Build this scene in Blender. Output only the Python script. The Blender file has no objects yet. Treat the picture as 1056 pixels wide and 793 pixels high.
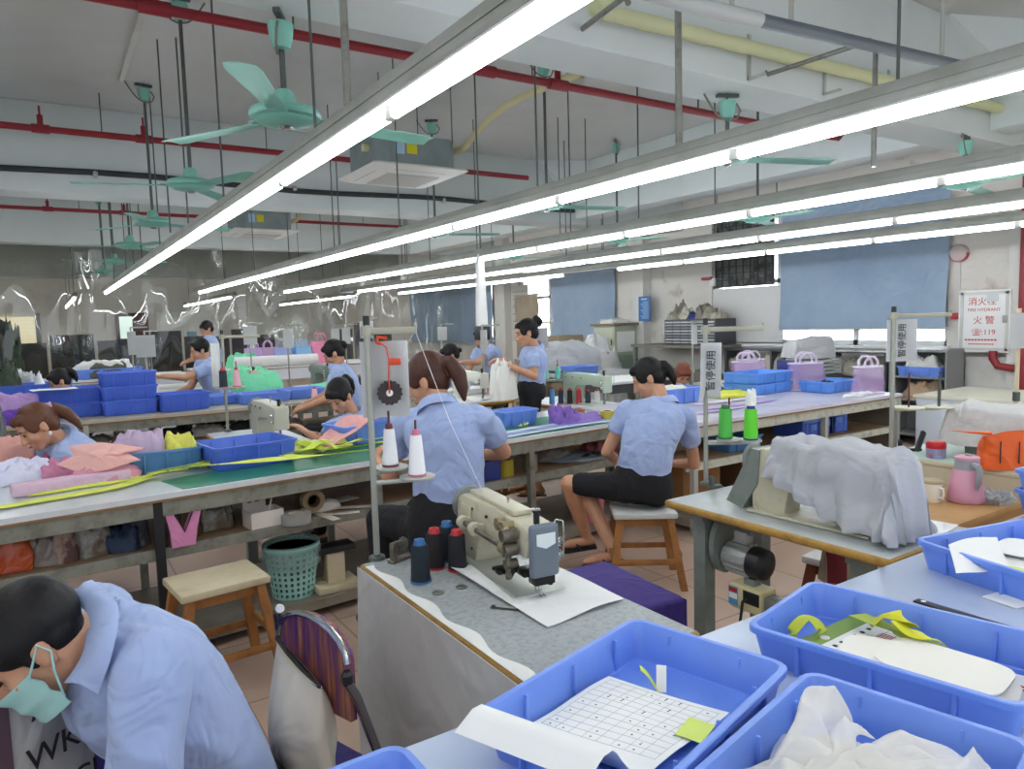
import bpy, bmesh, math, random
from mathutils import Vector, Matrix, noise
V = Vector; PI = math.pi; R = math.radians
S = bpy.context.scene; COL = S.collection
random.seed(7)

# ------------------------------------------------------------------ camera
H = 1.55; FPX = 740.8; W0, H0 = 1056, 793
yaw, pitch, roll = R(32.985), R(5.148), R(-1.623)
cf = V((math.sin(yaw)*math.cos(pitch), math.cos(yaw)*math.cos(pitch), -math.sin(pitch)))
r0 = V((math.cos(yaw), -math.sin(yaw), 0)); u0 = r0.cross(cf)
cr = r0*math.cos(roll) + u0*math.sin(roll); cu = u0*math.cos(roll) - r0*math.sin(roll)
EYE = V((0, 0, H))
cam = bpy.data.cameras.new('camera'); cam.sensor_width = 36; cam.lens = FPX/W0*36
cam.clip_end = 200; cam.clip_start = 0.03
co = bpy.data.objects.new('camera', cam); COL.objects.link(co); S.camera = co
m = Matrix((cr, cu, -cf)).transposed().to_4x4(); m.translation = EYE; co.matrix_world = m

# ------------------------------------------------------------------ light and exposure
S.view_settings.view_transform = 'Standard'; S.view_settings.look = 'None'
S.view_settings.gamma = 1; S.view_settings.use_curve_mapping = False
S.view_settings.exposure = 1.1
TUBE = 9.0
wd = bpy.data.worlds.new('daylight'); S.world = wd; wd.use_nodes = True
bg = wd.node_tree.nodes['Background']; bg.inputs[0].default_value = (0.86, 0.93, 1.0, 1); bg.inputs[1].default_value = 0.55
S.cycles.use_denoising = True; S.cycles.max_bounces = 6; S.cycles.diffuse_bounces = 4
S.cycles.transparent_max_bounces = 12; S.cycles.sample_clamp_indirect = 6
S.cycles.caustics_reflective = False; S.cycles.caustics_refractive = False

def ray(px, py): return cr*((px-W0/2)/FPX) - cu*((py-H0/2)/FPX) + cf
def at(px, py, z):                       # the place on a level surface z
    d = ray(px, py); return EYE + d*((z-H)/d.z)
def aty(px, py, y): d = ray(px, py); return EYE + d*(y/d.y)
def atx(px, py, x): d = ray(px, py); return EYE + d*(x/d.x)

# ------------------------------------------------------------------ materials
def lin(h):
    o = []
    for i in (0, 2, 4):
        c = int(h[i:i+2], 16)/255; o.append(c/12.92 if c < .04045 else ((c+.055)/1.055)**2.4)
    return (o[0], o[1], o[2], 1)
MATS = {}
def M(name, h='cccccc', rough=.5, metal=0, bump=None, var=None, alpha=1, trans=0, coat=0, sheen=0, fold=None, emit=0, two=None, spec=.5):
    """bump=(scale,strength); var=(scale,hex2,lo,hi) noise patches of a second colour; fold=(scale,strength) long creases"""
    if name in MATS: return MATS[name]
    mt = bpy.data.materials.new(name); mt.use_nodes = True; nt = mt.node_tree; b = nt.nodes['Principled BSDF']
    b.inputs['Base Color'].default_value = lin(h); b.inputs['Roughness'].default_value = rough
    b.inputs['Metallic'].default_value = metal; b.inputs['Alpha'].default_value = alpha
    b.inputs['Transmission Weight'].default_value = trans; b.inputs['Coat Weight'].default_value = coat
    b.inputs['Specular IOR Level'].default_value = spec
    b.inputs['Sheen Weight'].default_value = sheen
    L = nt.links.new
    tc = nt.nodes.new('ShaderNodeTexCoord') if (bump or var or fold) else None
    if var:
        n = nt.nodes.new('ShaderNodeTexNoise'); n.inputs['Scale'].default_value = var[0]; n.inputs['Detail'].default_value = 5; n.inputs['Roughness'].default_value = .65
        L(tc.outputs['Object'], n.inputs['Vector'])
        mr = nt.nodes.new('ShaderNodeMapRange'); mr.inputs[1].default_value = var[2]; mr.inputs[2].default_value = var[3]
        L(n.outputs['Fac'], mr.inputs[0])
        mx = nt.nodes.new('ShaderNodeMix'); mx.data_type = 'RGBA'; mx.inputs[6].default_value = lin(h); mx.inputs[7].default_value = lin(var[1])
        L(mr.outputs[0], mx.inputs[0]); L(mx.outputs[2], b.inputs['Base Color'])
    prev = None
    for spec_, det, st in ((fold, 2, None), (bump, 6, None)):
        if not spec_: continue
        n = nt.nodes.new('ShaderNodeTexNoise'); n.inputs['Scale'].default_value = spec_[0]; n.inputs['Detail'].default_value = det
        if spec_ is fold: n.inputs['Distortion'].default_value = 1.2
        L(tc.outputs['Object'], n.inputs['Vector'])
        bp = nt.nodes.new('ShaderNodeBump'); bp.inputs['Strength'].default_value = spec_[1]; bp.inputs['Distance'].default_value = .25/spec_[0]
        L(n.outputs['Fac'], bp.inputs['Height'])
        if prev: L(prev.outputs[0], bp.inputs['Normal'])
        L(bp.outputs[0], b.inputs['Normal']); prev = bp
    if emit:
        b.inputs['Emission Color'].default_value = lin(h); b.inputs['Emission Strength'].default_value = emit
    MATS[name] = mt; return mt
def tile_mat(name, h, h2, sx, sy, mortar, bumpy=.2, rough=.3, off=0.0, var=0.06):
    mt = bpy.data.materials.new(name); mt.use_nodes = True; nt = mt.node_tree; b = nt.nodes['Principled BSDF']; L = nt.links.new
    tc = nt.nodes.new('ShaderNodeTexCoord'); br = nt.nodes.new('ShaderNodeTexBrick'); L(tc.outputs['Object'], br.inputs['Vector'])
    c = lin(h); br.inputs['Color1'].default_value = c; br.inputs['Color2'].default_value = tuple(x*(1-var*2) for x in c[:3])+(1,)
    br.inputs['Mortar'].default_value = lin(h2); br.inputs['Scale'].default_value = 1
    br.inputs['Brick Width'].default_value = sx; br.inputs['Row Height'].default_value = sy; br.inputs['Mortar Size'].default_value = mortar
    br.offset = off; n = nt.nodes.new('ShaderNodeTexNoise'); n.inputs['Scale'].default_value = 3; n.inputs['Detail'].default_value = 6
    L(tc.outputs['Object'], n.inputs['Vector'])
    mr = nt.nodes.new('ShaderNodeMapRange'); mr.inputs[1].default_value = .3; mr.inputs[2].default_value = .75; mr.inputs[3].default_value = 0; mr.inputs[4].default_value = .35
    L(n.outputs['Fac'], mr.inputs[0]); mx = nt.nodes.new('ShaderNodeMix'); mx.data_type = 'RGBA'; mx.inputs[7].default_value = lin('9c8474')
    L(mr.outputs[0], mx.inputs[0]); L(br.outputs['Color'], mx.inputs[6]); L(mx.outputs[2], b.inputs['Base Color'])
    b.inputs['Roughness'].default_value = rough
    bp = nt.nodes.new('ShaderNodeBump'); bp.inputs['Strength'].default_value = bumpy; bp.inputs['Distance'].default_value = .004; bp.invert = True
    L(br.outputs['Fac'], bp.inputs['Height']); L(bp.outputs[0], b.inputs['Normal'])
    MATS[name] = mt; return mt

def strands(mt):
    nt = mt.node_tree; tc = [n for n in nt.nodes if n.type == 'TEX_COORD'][0]
    for n in nt.nodes:
        if n.type == 'TEX_NOISE':
            mp = nt.nodes.new('ShaderNodeMapping'); mp.inputs['Scale'].default_value = (1.6, 1.6, .12); nt.links.new(tc.outputs['Object'], mp.inputs[0]); nt.links.new(mp.outputs[0], n.inputs['Vector'])
    return mt
# ------------------------------------------------------------------ mesh builder
def basis(d, up=None):
    d = V(d).normalized(); up = V(up) if up else (V((0, 0, 1)) if abs(d.z) < .95 else V((0, 1, 0)))
    x = up.cross(d)
    if x.length < 1e-6: x = V((1, 0, 0)).cross(d)
    x.normalize(); return x, d.cross(x), d
class MB:
    def __init__(s): s.v = []; s.f = []; s.mi = []; s.m = 0; s.sm = []; s.smooth = True; s.T = None
    def add(s, vs, fs):
        o = len(s.v)
        for p in vs: s.v.append(tuple(s.T @ V(p)) if s.T else tuple(p))
        for f in fs: s.f.append([i+o for i in f]); s.mi.append(s.m); s.sm.append(s.smooth)
        return s
    def box(s, c, d, bev=0, rz=0, rot=None, seg=2):
        bm = bmesh.new(); bmesh.ops.create_cube(bm, size=1); bmesh.ops.scale(bm, vec=d, verts=bm.verts)
        if bev: bmesh.ops.bevel(bm, geom=bm.edges[:], offset=bev, segments=seg, profile=.5, affect='EDGES')
        mm = rot.to_4x4() if rot is not None else Matrix.Rotation(rz, 4, 'Z')
        vs = [mm @ v.co + V(c) for v in bm.verts]; bm.verts.index_update(); fs = [[v.index for v in f.verts] for f in bm.faces]; bm.free()
        return s.add(vs, fs)
    def b2(s, lo, hi, bev=0): return s.box([(a+b)/2 for a, b in zip(lo, hi)], [abs(b-a) for a, b in zip(lo, hi)], bev)
    def rings(s, rs, cap=True, closed=False):
        n = len(rs[0]); vs = [p for r in rs for p in r]; fs = []
        k = len(rs)
        for i in range(k if closed else k-1):
            for j in range(n):
                a = i*n+j; b_ = i*n+(j+1) % n; c = ((i+1) % k)*n+(j+1) % n; d = ((i+1) % k)*n+j
                fs.append([a, b_, c, d])
        if cap and not closed: fs.append(list(range(n))[::-1]); fs.append([(k-1)*n+j for j in range(n)])
        return s.add(vs, fs)
    def cyl(s, p0, p1, ra, rb=None, n=12, cap=True):
        p0 = V(p0); p1 = V(p1); rb = ra if rb is None else rb; x, y, _ = basis(p1-p0)
        c = [(math.cos(2*PI*i/n), math.sin(2*PI*i/n)) for i in range(n)]
        return s.rings([[p0+x*a*ra+y*b*ra for a, b in c], [p1+x*a*rb+y*b*rb for a, b in c]], cap)
    def tube(s, pts, r, n=8, cap=True, closed=False, flat=1.0, up=None):
        pts = [V(p) for p in pts]; rs = []; k = len(pts); px = None
        for i, p in enumerate(pts):
            a = pts[i-1] if (i > 0 or closed) else p; b = pts[(i+1) % k] if (i < k-1 or closed) else p
            d = (b-a).normalized() if (b-a).length > 1e-9 else V((0, 0, 1))
            if px is None: x, y, _ = basis(d, up)
            else:
                x = px - d*px.dot(d)
                x = x.normalized() if x.length > 1e-6 else basis(d)[0]; y = d.cross(x)
            px = x; q = r[i] if isinstance(r, (list, tuple)) else r
            rs.append([p + x*math.cos(2*PI*j/n)*q + y*math.sin(2*PI*j/n)*q*flat for j in range(n)])
        return s.rings(rs, cap, closed)
    def lathe(s, prof, o=(0, 0, 0), n=20, ax=(0, 0, 1), sx=1, sy=1):
        x, y, z = basis(ax); o = V(o)
        if abs(V(ax).normalized().z) > .99: x, y, z = V((1, 0, 0)), V((0, 1, 0)), V((0, 0, 1))*(1 if ax[2] > 0 else -1)
        return s.rings([[o + x*math.cos(2*PI*j/n)*max(r, 1e-4)*sx + y*math.sin(2*PI*j/n)*max(r, 1e-4)*sy + z*h for j in range(n)] for r, h in prof])
    def ell(s, c, rad, rot=None, n=16, k=10):
        c = V(c); rs = []
        for i in range(k+1):
            t = PI*i/k; q = max(math.sin(t), 1e-3)
            ring = [V((rad[0]*q*math.cos(2*PI*j/n), rad[1]*q*math.sin(2*PI*j/n), -rad[2]*math.cos(t))) for j in range(n)]
            rs.append([(rot @ p if rot is not None else p)+c for p in ring])
        return s.rings(rs)
    def prism(s, poly, a, b, fr=None):
        """poly: 2-D outline (x,y) pushed from height a to b; fr: matrix of its plane"""
        fr = fr or Matrix(); n = len(poly)
        vs = [fr @ V((x, y, a)) for x, y in poly]+[fr @ V((x, y, b)) for x, y in poly]
        return s.add(vs, [list(range(n))[::-1], list(range(n, 2*n))]+[[i, (i+1) % n, n+(i+1) % n, n+i] for i in range(n)])
    def sheet(s, fn, nu, nv, t=0.0):
        """fn(u,v)->point, u,v in 0..1; with a thickness t below its normal"""
        P = [[V(fn(i/nu, j/nv)) for j in range(nv+1)] for i in range(nu+1)]; w = nv+1
        vs = [p for r in P for p in r]; fs = [[i*w+j, (i+1)*w+j, (i+1)*w+j+1, i*w+j+1] for i in range(nu) for j in range(nv)]
        if t:
            N = []
            for i in range(nu+1):
                for j in range(nv+1):
                    a = P[min(i+1, nu)][j]-P[max(i-1, 0)][j]; b = P[i][min(j+1, nv)]-P[i][max(j-1, 0)]
                    q = a.cross(b); N.append(q.normalized() if q.length > 1e-9 else V((0, 0, 1)))
            o = len(vs); vs = vs+[p-n_*t for p, n_ in zip(vs, N)]; fs = fs+[[x+o for x in f[::-1]] for f in fs]
            e = [i*w for i in range(nu+1)]+[nu*w+j for j in range(1, w)]+[i*w+nv for i in range(nu-1, -1, -1)]+[j for j in range(nv-1, 0, -1)]
            fs = fs+[[e[i], e[(i+1) % len(e)], e[(i+1) % len(e)]+o, e[i]+o][::-1] for i in range(len(e))]
        return s.add(vs, fs)
    def build(s, name, mat, parent=None, loc=(0, 0, 0), rz=0, angle=40, label=None):
        me = bpy.data.meshes.new(name); me.from_pydata(s.v, [], s.f)
        for q in (mat if isinstance(mat, (list, tuple)) else [mat]): me.materials.append(q)
        for p, i, g in zip(me.polygons, s.mi, s.sm): p.material_index = i; p.use_smooth = g
        bm = bmesh.new(); bm.from_mesh(me); bmesh.ops.recalc_face_normals(bm, faces=bm.faces); bm.to_mesh(me); bm.free()
        me.set_sharp_from_angle(angle=R(angle)); me.update()
        o = bpy.data.objects.new(name, me); COL.objects.link(o); o.parent = parent; o.location = loc; o.rotation_euler = (0, 0, rz)
        if label: o['label'] = label
        return o
def tag(o, label, cat, group=None, kind=None):
    o['label'] = label; o['category'] = cat
    if group: o['group'] = group
    if kind: o['kind'] = kind
    return o
def thing(name, label, cat, loc=(0, 0, 0), rz=0, group=None):
    o = bpy.data.objects.new(name, None); COL.objects.link(o); o.empty_display_size = .1
    o.location = loc; o.rotation_euler = (0, 0, rz); return tag(o, label, cat, group)
def struct(o, label=None):
    o['kind'] = 'structure'
    if label: o['label'] = label
    return o
KIDS = {}
def kids(o): return [c for c in COL.objects if c.parent is o]
def dup(src, loc, rz, label, tree=None):
    c = src.copy(); COL.objects.link(c); c.location = loc; c.rotation_euler = (0, 0, rz); c['label'] = label
    for ch in (tree if tree is not None else kids(src)):
        d = ch.copy(); COL.objects.link(d); d.parent = c
        for g in kids(ch): e = g.copy(); COL.objects.link(e); e.parent = d
    return c
def text(body, size, mat, parent, loc, rot, ext=.0006, name='lettering', align='CENTER', sx=1):
    cu_ = bpy.data.curves.new(name, 'FONT'); cu_.body = body; cu_.size = size; cu_.extrude = ext; cu_.align_x = align; cu_.align_y = 'CENTER'
    t = bpy.data.objects.new(name, cu_); COL.objects.link(t)
    me = bpy.data.meshes.new_from_object(t.evaluated_get(bpy.context.evaluated_depsgraph_get())); bpy.data.objects.remove(t)
    me.materials.clear(); me.materials.append(mat)
    o = bpy.data.objects.new(name, me); COL.objects.link(o); o.parent = parent; o.location = loc; o.rotation_euler = rot; o.scale = (sx, 1, 1)
    return o

# ------------------------------------------------------------------ shared materials
WALL = M('white_plaster', 'd9d8d2', .85, bump=(25, .15), var=(.9, 'bdb8ae', .55, .8))
CEIL = M('ceiling_paint', 'd3d5d3', .9, var=(.6, 'c3c5c2', .4, .8))
BEAMM = M('beam_paint', 'dbe2e1', .9, var=(.7, 'cdd5d3', .4, .8), bump=(30, .05))
STAIN = M('stained_plaster', 'dcd8d0', .9, bump=(12, .3), var=(2.2, '94826e', .60, .82))
STEEL = M('painted_steel', 'b9bbb3', .45, .3, bump=(80, .03))
DARKST = M('dark_rod', '5d6460', .45, .6)
GREYMETAL = M('grey_metal', '9a9a92', .4, .7, var=(9, '6f6b60', .5, .75))
REDP = M('red_pipe', '94262f', .4, var=(8, '7d1f28', .5, .8))
CRATE = M('blue_plastic', '6a8fe6', .32, var=(5, '7397ea', .4, .7), bump=(150, .02))
CRATE2 = M('deep_blue_plastic', '4a6cd6', .35, var=(5, '5274dc', .4, .7))
TEAL = M('teal_enamel', '80bfae', .4)
IVORY = M('ivory_enamel', 'c6c0a8', .35, bump=(60, .03), var=(18, 'a79f86', .52, .75))
GREYEN = M('grey_enamel', '7e857f', .4, var=(14, '6a7069', .5, .8))
BLACKP = M('black_plastic', '1b1c1f', .4)
CHROME = M('polished_steel', 'c9cbca', .18, 1)
WOOD = M('stool_wood', 'a9723c', .5, var=(7, '7f4f26', .45, .7), bump=(30, .1))
PALEWOOD = M('pale_board', 'd2c4a4', .5, var=(6, 'bfae8b', .45, .75))
PLYEDGE = M('ply_edge', 'b98f45', .5, var=(20, '9c7433', .45, .7))
LAM = M('white_laminate', 'd6d9dc', .28, var=(3, 'c2c7cc', .45, .75))
WHITECL = M('white_cloth', 'ececea', .85, fold=(6, .5), bump=(200, .05))
GREYCL = M('pale_grey_cloth', 'c9c9c9', .85, fold=(5, .5), bump=(200, .05))
PAPER = M('white_paper', 'f0f0ee', .7)
SHIRT = M('blue_shirt', 'a2b3db', .85, fold=(8, .75), bump=(300, .06), sheen=.1)
BLACKCL = M('black_cloth', '15151a', .85, fold=(10, .35))
SKIN = M('skin', 'cc9878', .5, bump=(120, .03), var=(8, 'bf8567', .45, .75))
HAIRB = M('black_hair', '120f10', .5, bump=(90, .6), spec=.3)
HAIRR = M('brown_hair', '4a2a20', .45, bump=(90, .6), spec=.35)
strands(HAIRB); strands(HAIRR)
LETTER = M('black_ink', '2b2b2e', .6)
REDINK = M('red_ink', 'bf2a30', .6)
CARTON = M('brown_cardboard', 'a88660', .8, var=(6, '97764f', .45, .7))
# ================================================================== the room
ZS = 3.75; ZB = 2.90; XW = 8.8; YF = 24.0
TILE = tile_mat('floor_tile', 'cdb09c', '97806f', .6, .6, .006)
struct(MB().b2((-7, -5, -.1), (XW+.3, YF, 0)).build('floor', TILE), 'pinkish beige square floor tiles')
struct(MB().b2((-7, -5, ZS), (XW+.3, YF+.2, ZS+.15)).build('ceiling', CEIL), 'grey white flat ceiling slab')
# the wall on the right with its window holes: (y0, y1, sill, head)
WINS = [(4.25, 7.75, 1.10, 2.98), (10.05, 13.2, 1.10, 2.80), (14.3, 18.5, 1.1, 2.6)]
w = MB(); y = -5
for (a, b, s_, h_) in WINS:
    w.b2((XW, y, 0), (XW+.25, a, ZS)); w.b2((XW, a, 0), (XW+.25, b, s_)); w.b2((XW, a, h_), (XW+.25, b, ZS)); y = b
w.b2((XW, y, 0), (XW+.25, YF, ZS)); struct(w.build('wall_right', STAIN), 'stained peeling white plaster wall')
struct(MB().b2((-7, YF, 0), (XW+.25, YF+.2, ZS)).build('wall_far', WALL), 'plain white far wall')
struct(MB().b2((-7.2, 6, 0), (-7, YF, ZS)).build('wall_left', WALL))
def hbeam(n, lo, hi, m=BEAMM, lab=None): return struct(MB().b2(lo, hi, .01).build('trim_%d' % n, m), lab)
hbeam(1, (-7, 2.9, ZB), (XW, 3.26, ZS), lab='white ceiling beam carrying the pale yellow pipe')
hbeam(2, (-7, 8.35, ZB), (XW, 8.75, ZS), lab='white ceiling beam with the black pipe on its face')
hbeam(3, (-7, 14.0, ZB+.1), (XW, 14.35, ZS))
hbeam(4, (-7, 19.4, ZB-.1), (XW, 19.8, ZS), M('grey_beam', 'b4b8b2', .8))
for i, (a, b) in enumerate(((-5, 2.9), (3.26, 8.35), (8.75, 14.0))):
    hbeam(5+i, (6.6, a, 2.98), (6.95, b, ZS)); hbeam(8+i, (-.75, a, 3.3), (-.42, b, ZS))
# sloped haunch where the cross beams meet
for i, (y0, d) in enumerate(((2.9, -1), (8.35, -1))):
    hn = MB(); hn.add([(5.9, y0, ZS), (6.6, y0, ZS), (6.6, y0, 3.2), (5.9, y0+d*.02, ZS), (6.6, y0+d*.3, ZS), (6.6, y0+d*.3, 3.2)], [(0, 1, 2), (3, 5, 4), (0, 2, 5, 3), (0, 3, 4, 1), (1, 4, 5, 2)])
    struct(hn.build('trim_%d' % (11+i), BEAMM))
# wall pilasters
for i, (a, b) in enumerate(((9.1, 9.45), (13.5, 13.9), (3.1, 3.55))):
    struct(MB().b2((XW-.18, a, 0), (XW, b, ZS)).build('trim_%d' % (13+i), WALL), 'white plaster pier on the window wall')
# lower projecting wall under the red box and the low wall ledge
struct(MB().b2((XW-.12, 2.2, 0), (XW, 4.3, 1.0), .01).build('trim_17', WALL), 'white boxed-in ledge along the foot of the wall')
WF = M('window_frame', 'e6e8e8', .4); GLASSD = M('window_day', 'dfeaf2', .1, emit=1.3)
GL = M('window_glass', 'ffffff', .05, trans=1)
SKYM = M('bright_outdoors', 'eef4fa', .9, emit=2.4)
for i, (a, b, s_, h_) in enumerate(WINS):
    o = bpy.data.objects.new('window_%d' % (i+1), None); COL.objects.link(o); struct(o)
    f = MB()
    for yy in (a+.03, (2*a+b)/3, (a+2*b)/3, b-.03): f.b2((XW+.08, yy-.03, s_), (XW+.13, yy+.03, h_))
    for zz in (s_+.03, s_+.9, h_-.03): f.b2((XW+.08, a, zz-.03), (XW+.13, b, zz+.03))
    wf_ = f.build('window_frame', WF, o)
    MB().b2((XW+.1, a, s_), (XW+.106, b, h_)).build('pane', GL, wf_)
    MB().b2((XW-.05, a-.05, s_-.04), (XW+.25, b+.05, s_), .005).build('window_sill', WF, o)
struct(MB().b2((XW+.9, 2, .0), (XW+.92, 20, 4)).build('sky_outside', SKYM), 'bright daylight outside the windows')
# dark exposed opening with old grating beside the blue blind
g = thing('window_grating', 'rusty dark grating in the open window bay beside the large blue blind', 'grating', (XW+.02, 7.2, 1.95))
gm = MB()
for k in range(9): gm.b2((0, -.55+k*.13, 0), (.012, -.538+k*.13, 1.0))
for k in range(11): gm.b2((.0, -.55, k*.1), (.012, .55, k*.1+.012))
gm.build('bars', M('rusty_dark_iron', '4a4845', .7, .3), g)
MB().b2((.03, -.55, 0), (.045, .55, 1.0)).build('back_plate', M('dark_louvre', '6a6d6b', .7, var=(6, '3b3c3b', .45, .6)), g)
tag(MB().b2((XW-.02, 6.45, 1.12), (XW+.0, 7.72, 1.93), .004).build('hardboard_panel', M('cream_board', 'd5d4d2', .6)), 'pale cream board fixed under the dark window grating', 'board')

# window blinds: long cloth sheets hung before the windows
def blind(y0, y1, z0, z1, lab, mat, x=XW-.07, cat='blind', name='window_blind', tilt=.0):
    def fn(u, v): return (x - .012*math.sin(v*9+u*2) - .008*math.sin(u*23), y0+(y1-y0)*u + tilt*(1-v), z0+(z1-z0)*v + .01*math.sin(u*5))
    b_ = thing(name, lab, cat, (0, 0, 0), group=None)
    MB().sheet(fn, 40, 24, .004).build('blind_cloth', mat, b_)
    MB().cyl((x, y0, z0), (x, y1, z0), .012, n=8).build('bottom_bar', STEEL, b_); MB().cyl((x, y0, z1+.015), (x, y1, z1+.015), .022, n=8).build('roller', STEEL, b_)
    return b_
BLIND = M('blue_blind', '9db0c4', .85, var=(1.1, '8a9fb7', .4, .75), fold=(2.5, .35))
blind(4.20, 6.44, 1.31, 3.0, 'large dull blue roller blind pulled down over the window left of the hydrant box', BLIND, tilt=.03)
blind(9.95, 11.9, 1.18, 2.80, 'blue blind over the window left of the tall blue wall poster', BLIND)
blind(14.2, 18.6, 1.0, 2.6, 'far blue blinds behind the clear plastic curtain', BLIND)
blind(12.35, 13.25, 1.5, 2.05, 'beige sheet taped across the narrow window behind the standing woman', M('beige_sheet', 'a79a84', .8, fold=(4, .4)), name='window_cover', cat='sheet')
# far wall: door, shutters, white board
d = bpy.data.objects.new('door_1', None); COL.objects.link(d); struct(d, 'brown framed doorway in the far wall')
P0 = aty(120, 323, YF); P1 = aty(150, 323, YF)
f = MB(); zt = P0.z
for xx in (P0.x, (P0.x*.42+P1.x*.58), P1.x): f.b2((xx-.05, YF-.08, 0), (xx+.05, YF, zt))
f.b2((P0.x, YF-.08, zt-.1), (P1.x, YF, zt)); f.build('door_frame', M('brown_paint', '5d3a2e', .5), d)
MB().b2((P0.x*.42+P1.x*.58, YF-.05, 0), (P1.x, YF-.02, zt-.1)).build('door_leaf', M('brown_paint', '5d3a2e', .5), d)
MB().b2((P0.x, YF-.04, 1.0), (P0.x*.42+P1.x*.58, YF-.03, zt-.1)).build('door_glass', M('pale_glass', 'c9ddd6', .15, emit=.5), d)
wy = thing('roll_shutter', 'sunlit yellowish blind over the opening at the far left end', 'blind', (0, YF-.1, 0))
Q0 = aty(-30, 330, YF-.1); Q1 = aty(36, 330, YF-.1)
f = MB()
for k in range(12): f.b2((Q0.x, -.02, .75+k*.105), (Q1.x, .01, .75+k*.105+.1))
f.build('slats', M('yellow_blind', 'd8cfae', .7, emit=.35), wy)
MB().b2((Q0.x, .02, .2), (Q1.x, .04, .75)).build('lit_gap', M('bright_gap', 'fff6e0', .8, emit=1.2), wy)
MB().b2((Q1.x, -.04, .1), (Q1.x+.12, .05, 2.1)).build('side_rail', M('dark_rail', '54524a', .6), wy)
wb = thing('notice_board', 'pale board on the far wall with a blue notice', 'board', (0, YF-.06, 0))
a = aty(160, 322, YF); b = aty(228, 380, YF)
MB().b2((a.x, 0, b.z), (b.x, .05, a.z), .01).build('board', M('board_white', 'dfe0da', .4), wb)
a = aty(192, 342, YF); b = aty(203, 353, YF); MB().b2((a.x, -.01, b.z), (b.x, 0, a.z)).build('blue_notice', M('pale_blue_print', '8fb4c4', .5), wb)

# ------------------------------------------------------------------ lights: long rows on rods
TUBEM = M('lit_tube', 'f4faff', .3, emit=TUBE)
ALU = M('grey_channel', 'a9aaa3', .45, .25, var=(4, '98998f', .4, .7)); REFL = M('white_reflector', 'eeeeea', .4)
ZT = 2.235
def light_row(x, y0, y1, lab, first, rods, dark=()):
    t = thing('fluorescent_light_row', lab, 'light', (x, 0, ZT), group='rows of tube lights over the work floor')
    c = MB(); L = y1-y0
    c.b2((-.033, y0, .03), (.033, y1, .10), .006); c.b2((-.042, y0, .022), (.042, y1, .032)); c.b2((-.038, y0, .06), (.038, y1, .066)); c.build('channel', ALU, t)
    MB().b2((-.036, y0+.01, .014), (.036, y1-.01, .022)).build('reflector', REFL, t)
    y = first
    while y > y0+1.26: y -= 1.26
    k = 0
    while y+1.2 <= y1+.05:
        if k not in dark:
            tb_ = MB().cyl((0, y+.03, -.012), (0, y+1.23, -.012), .019, n=10).build('tube', TUBEM, t)
        MB().box((0, y+1.26, -.004), (.03, .055, .05), .006).build('lamp_holder', M('holder_plastic', 'd9d9d2', .4), t if k in dark else tb_); y += 1.26; k += 1
    for (ry, big) in rods:
        MB().cyl((0.01, ry, .1), (0.01, ry, ZS-ZT), .016 if big else .006, n=8).build('hanger_rod', GREYMETAL if big else DARKST, t)
JY = .685
light_row(-.62, -3.4, 15.5, 'partly seen tube light row at the far left edge, ending at the curtain', 5, [(6, 0), (12, 0)])
light_row(1.0, -3.4, 15.4, 'tube light row from the top middle down to the far left, over the masked man', 3.23*JY, [(-1, 0), (2.62, 1), (3.0, 0), (4.8, 0), (6.1, 0), (7.7, 0), (9.2, 0), (11, 0), (13, 0)])
light_row(2.55, -3.4, 15.4, 'second tube light row, above the cassette air conditioner', 3.09*JY, [(-1, 0), (2.45, 1), (1.42, 0), (3.6, 0), (4.3, 0), (5.6, 0), (7.2, 0), (8.8, 0), (10.5, 0), (12.5, 0)])
light_row(4.12, -3.4, 15.4, 'third tube light row, passing in front of the large blue blind', 2.97*JY, [(-1, 0), (1.6, 0), (4.4, 0), (5.3, 0), (7.0, 0), (9, 0), (11.4, 0), (13.6, 0)])
light_row(5.6, -2, 15.4, 'fourth tube light row, second from the window wall', 4.53*JY, [(2.2, 0), (4.9, 0), (7.3, 0), (9.4, 0), (12, 0)])
light_row(6.95, -2, 15.4, 'last tube light row, closest to the window wall', 4.1*JY, [(2.6, 0), (5.2, 0), (8.2, 0), (11.2, 0)], dark=(7,))

for i, (x, nm) in enumerate(((-2.4, 'leftmost'), (.6, 'second from the left'), (3.6, 'third from the left'), (6.4, 'rightmost'))):
    light_row(x, 16.6, 23.2, nm+' of the short tube light rows beyond the plastic curtain', 17, [(17.5, 0), (20, 0), (22.5, 0)])

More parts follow.
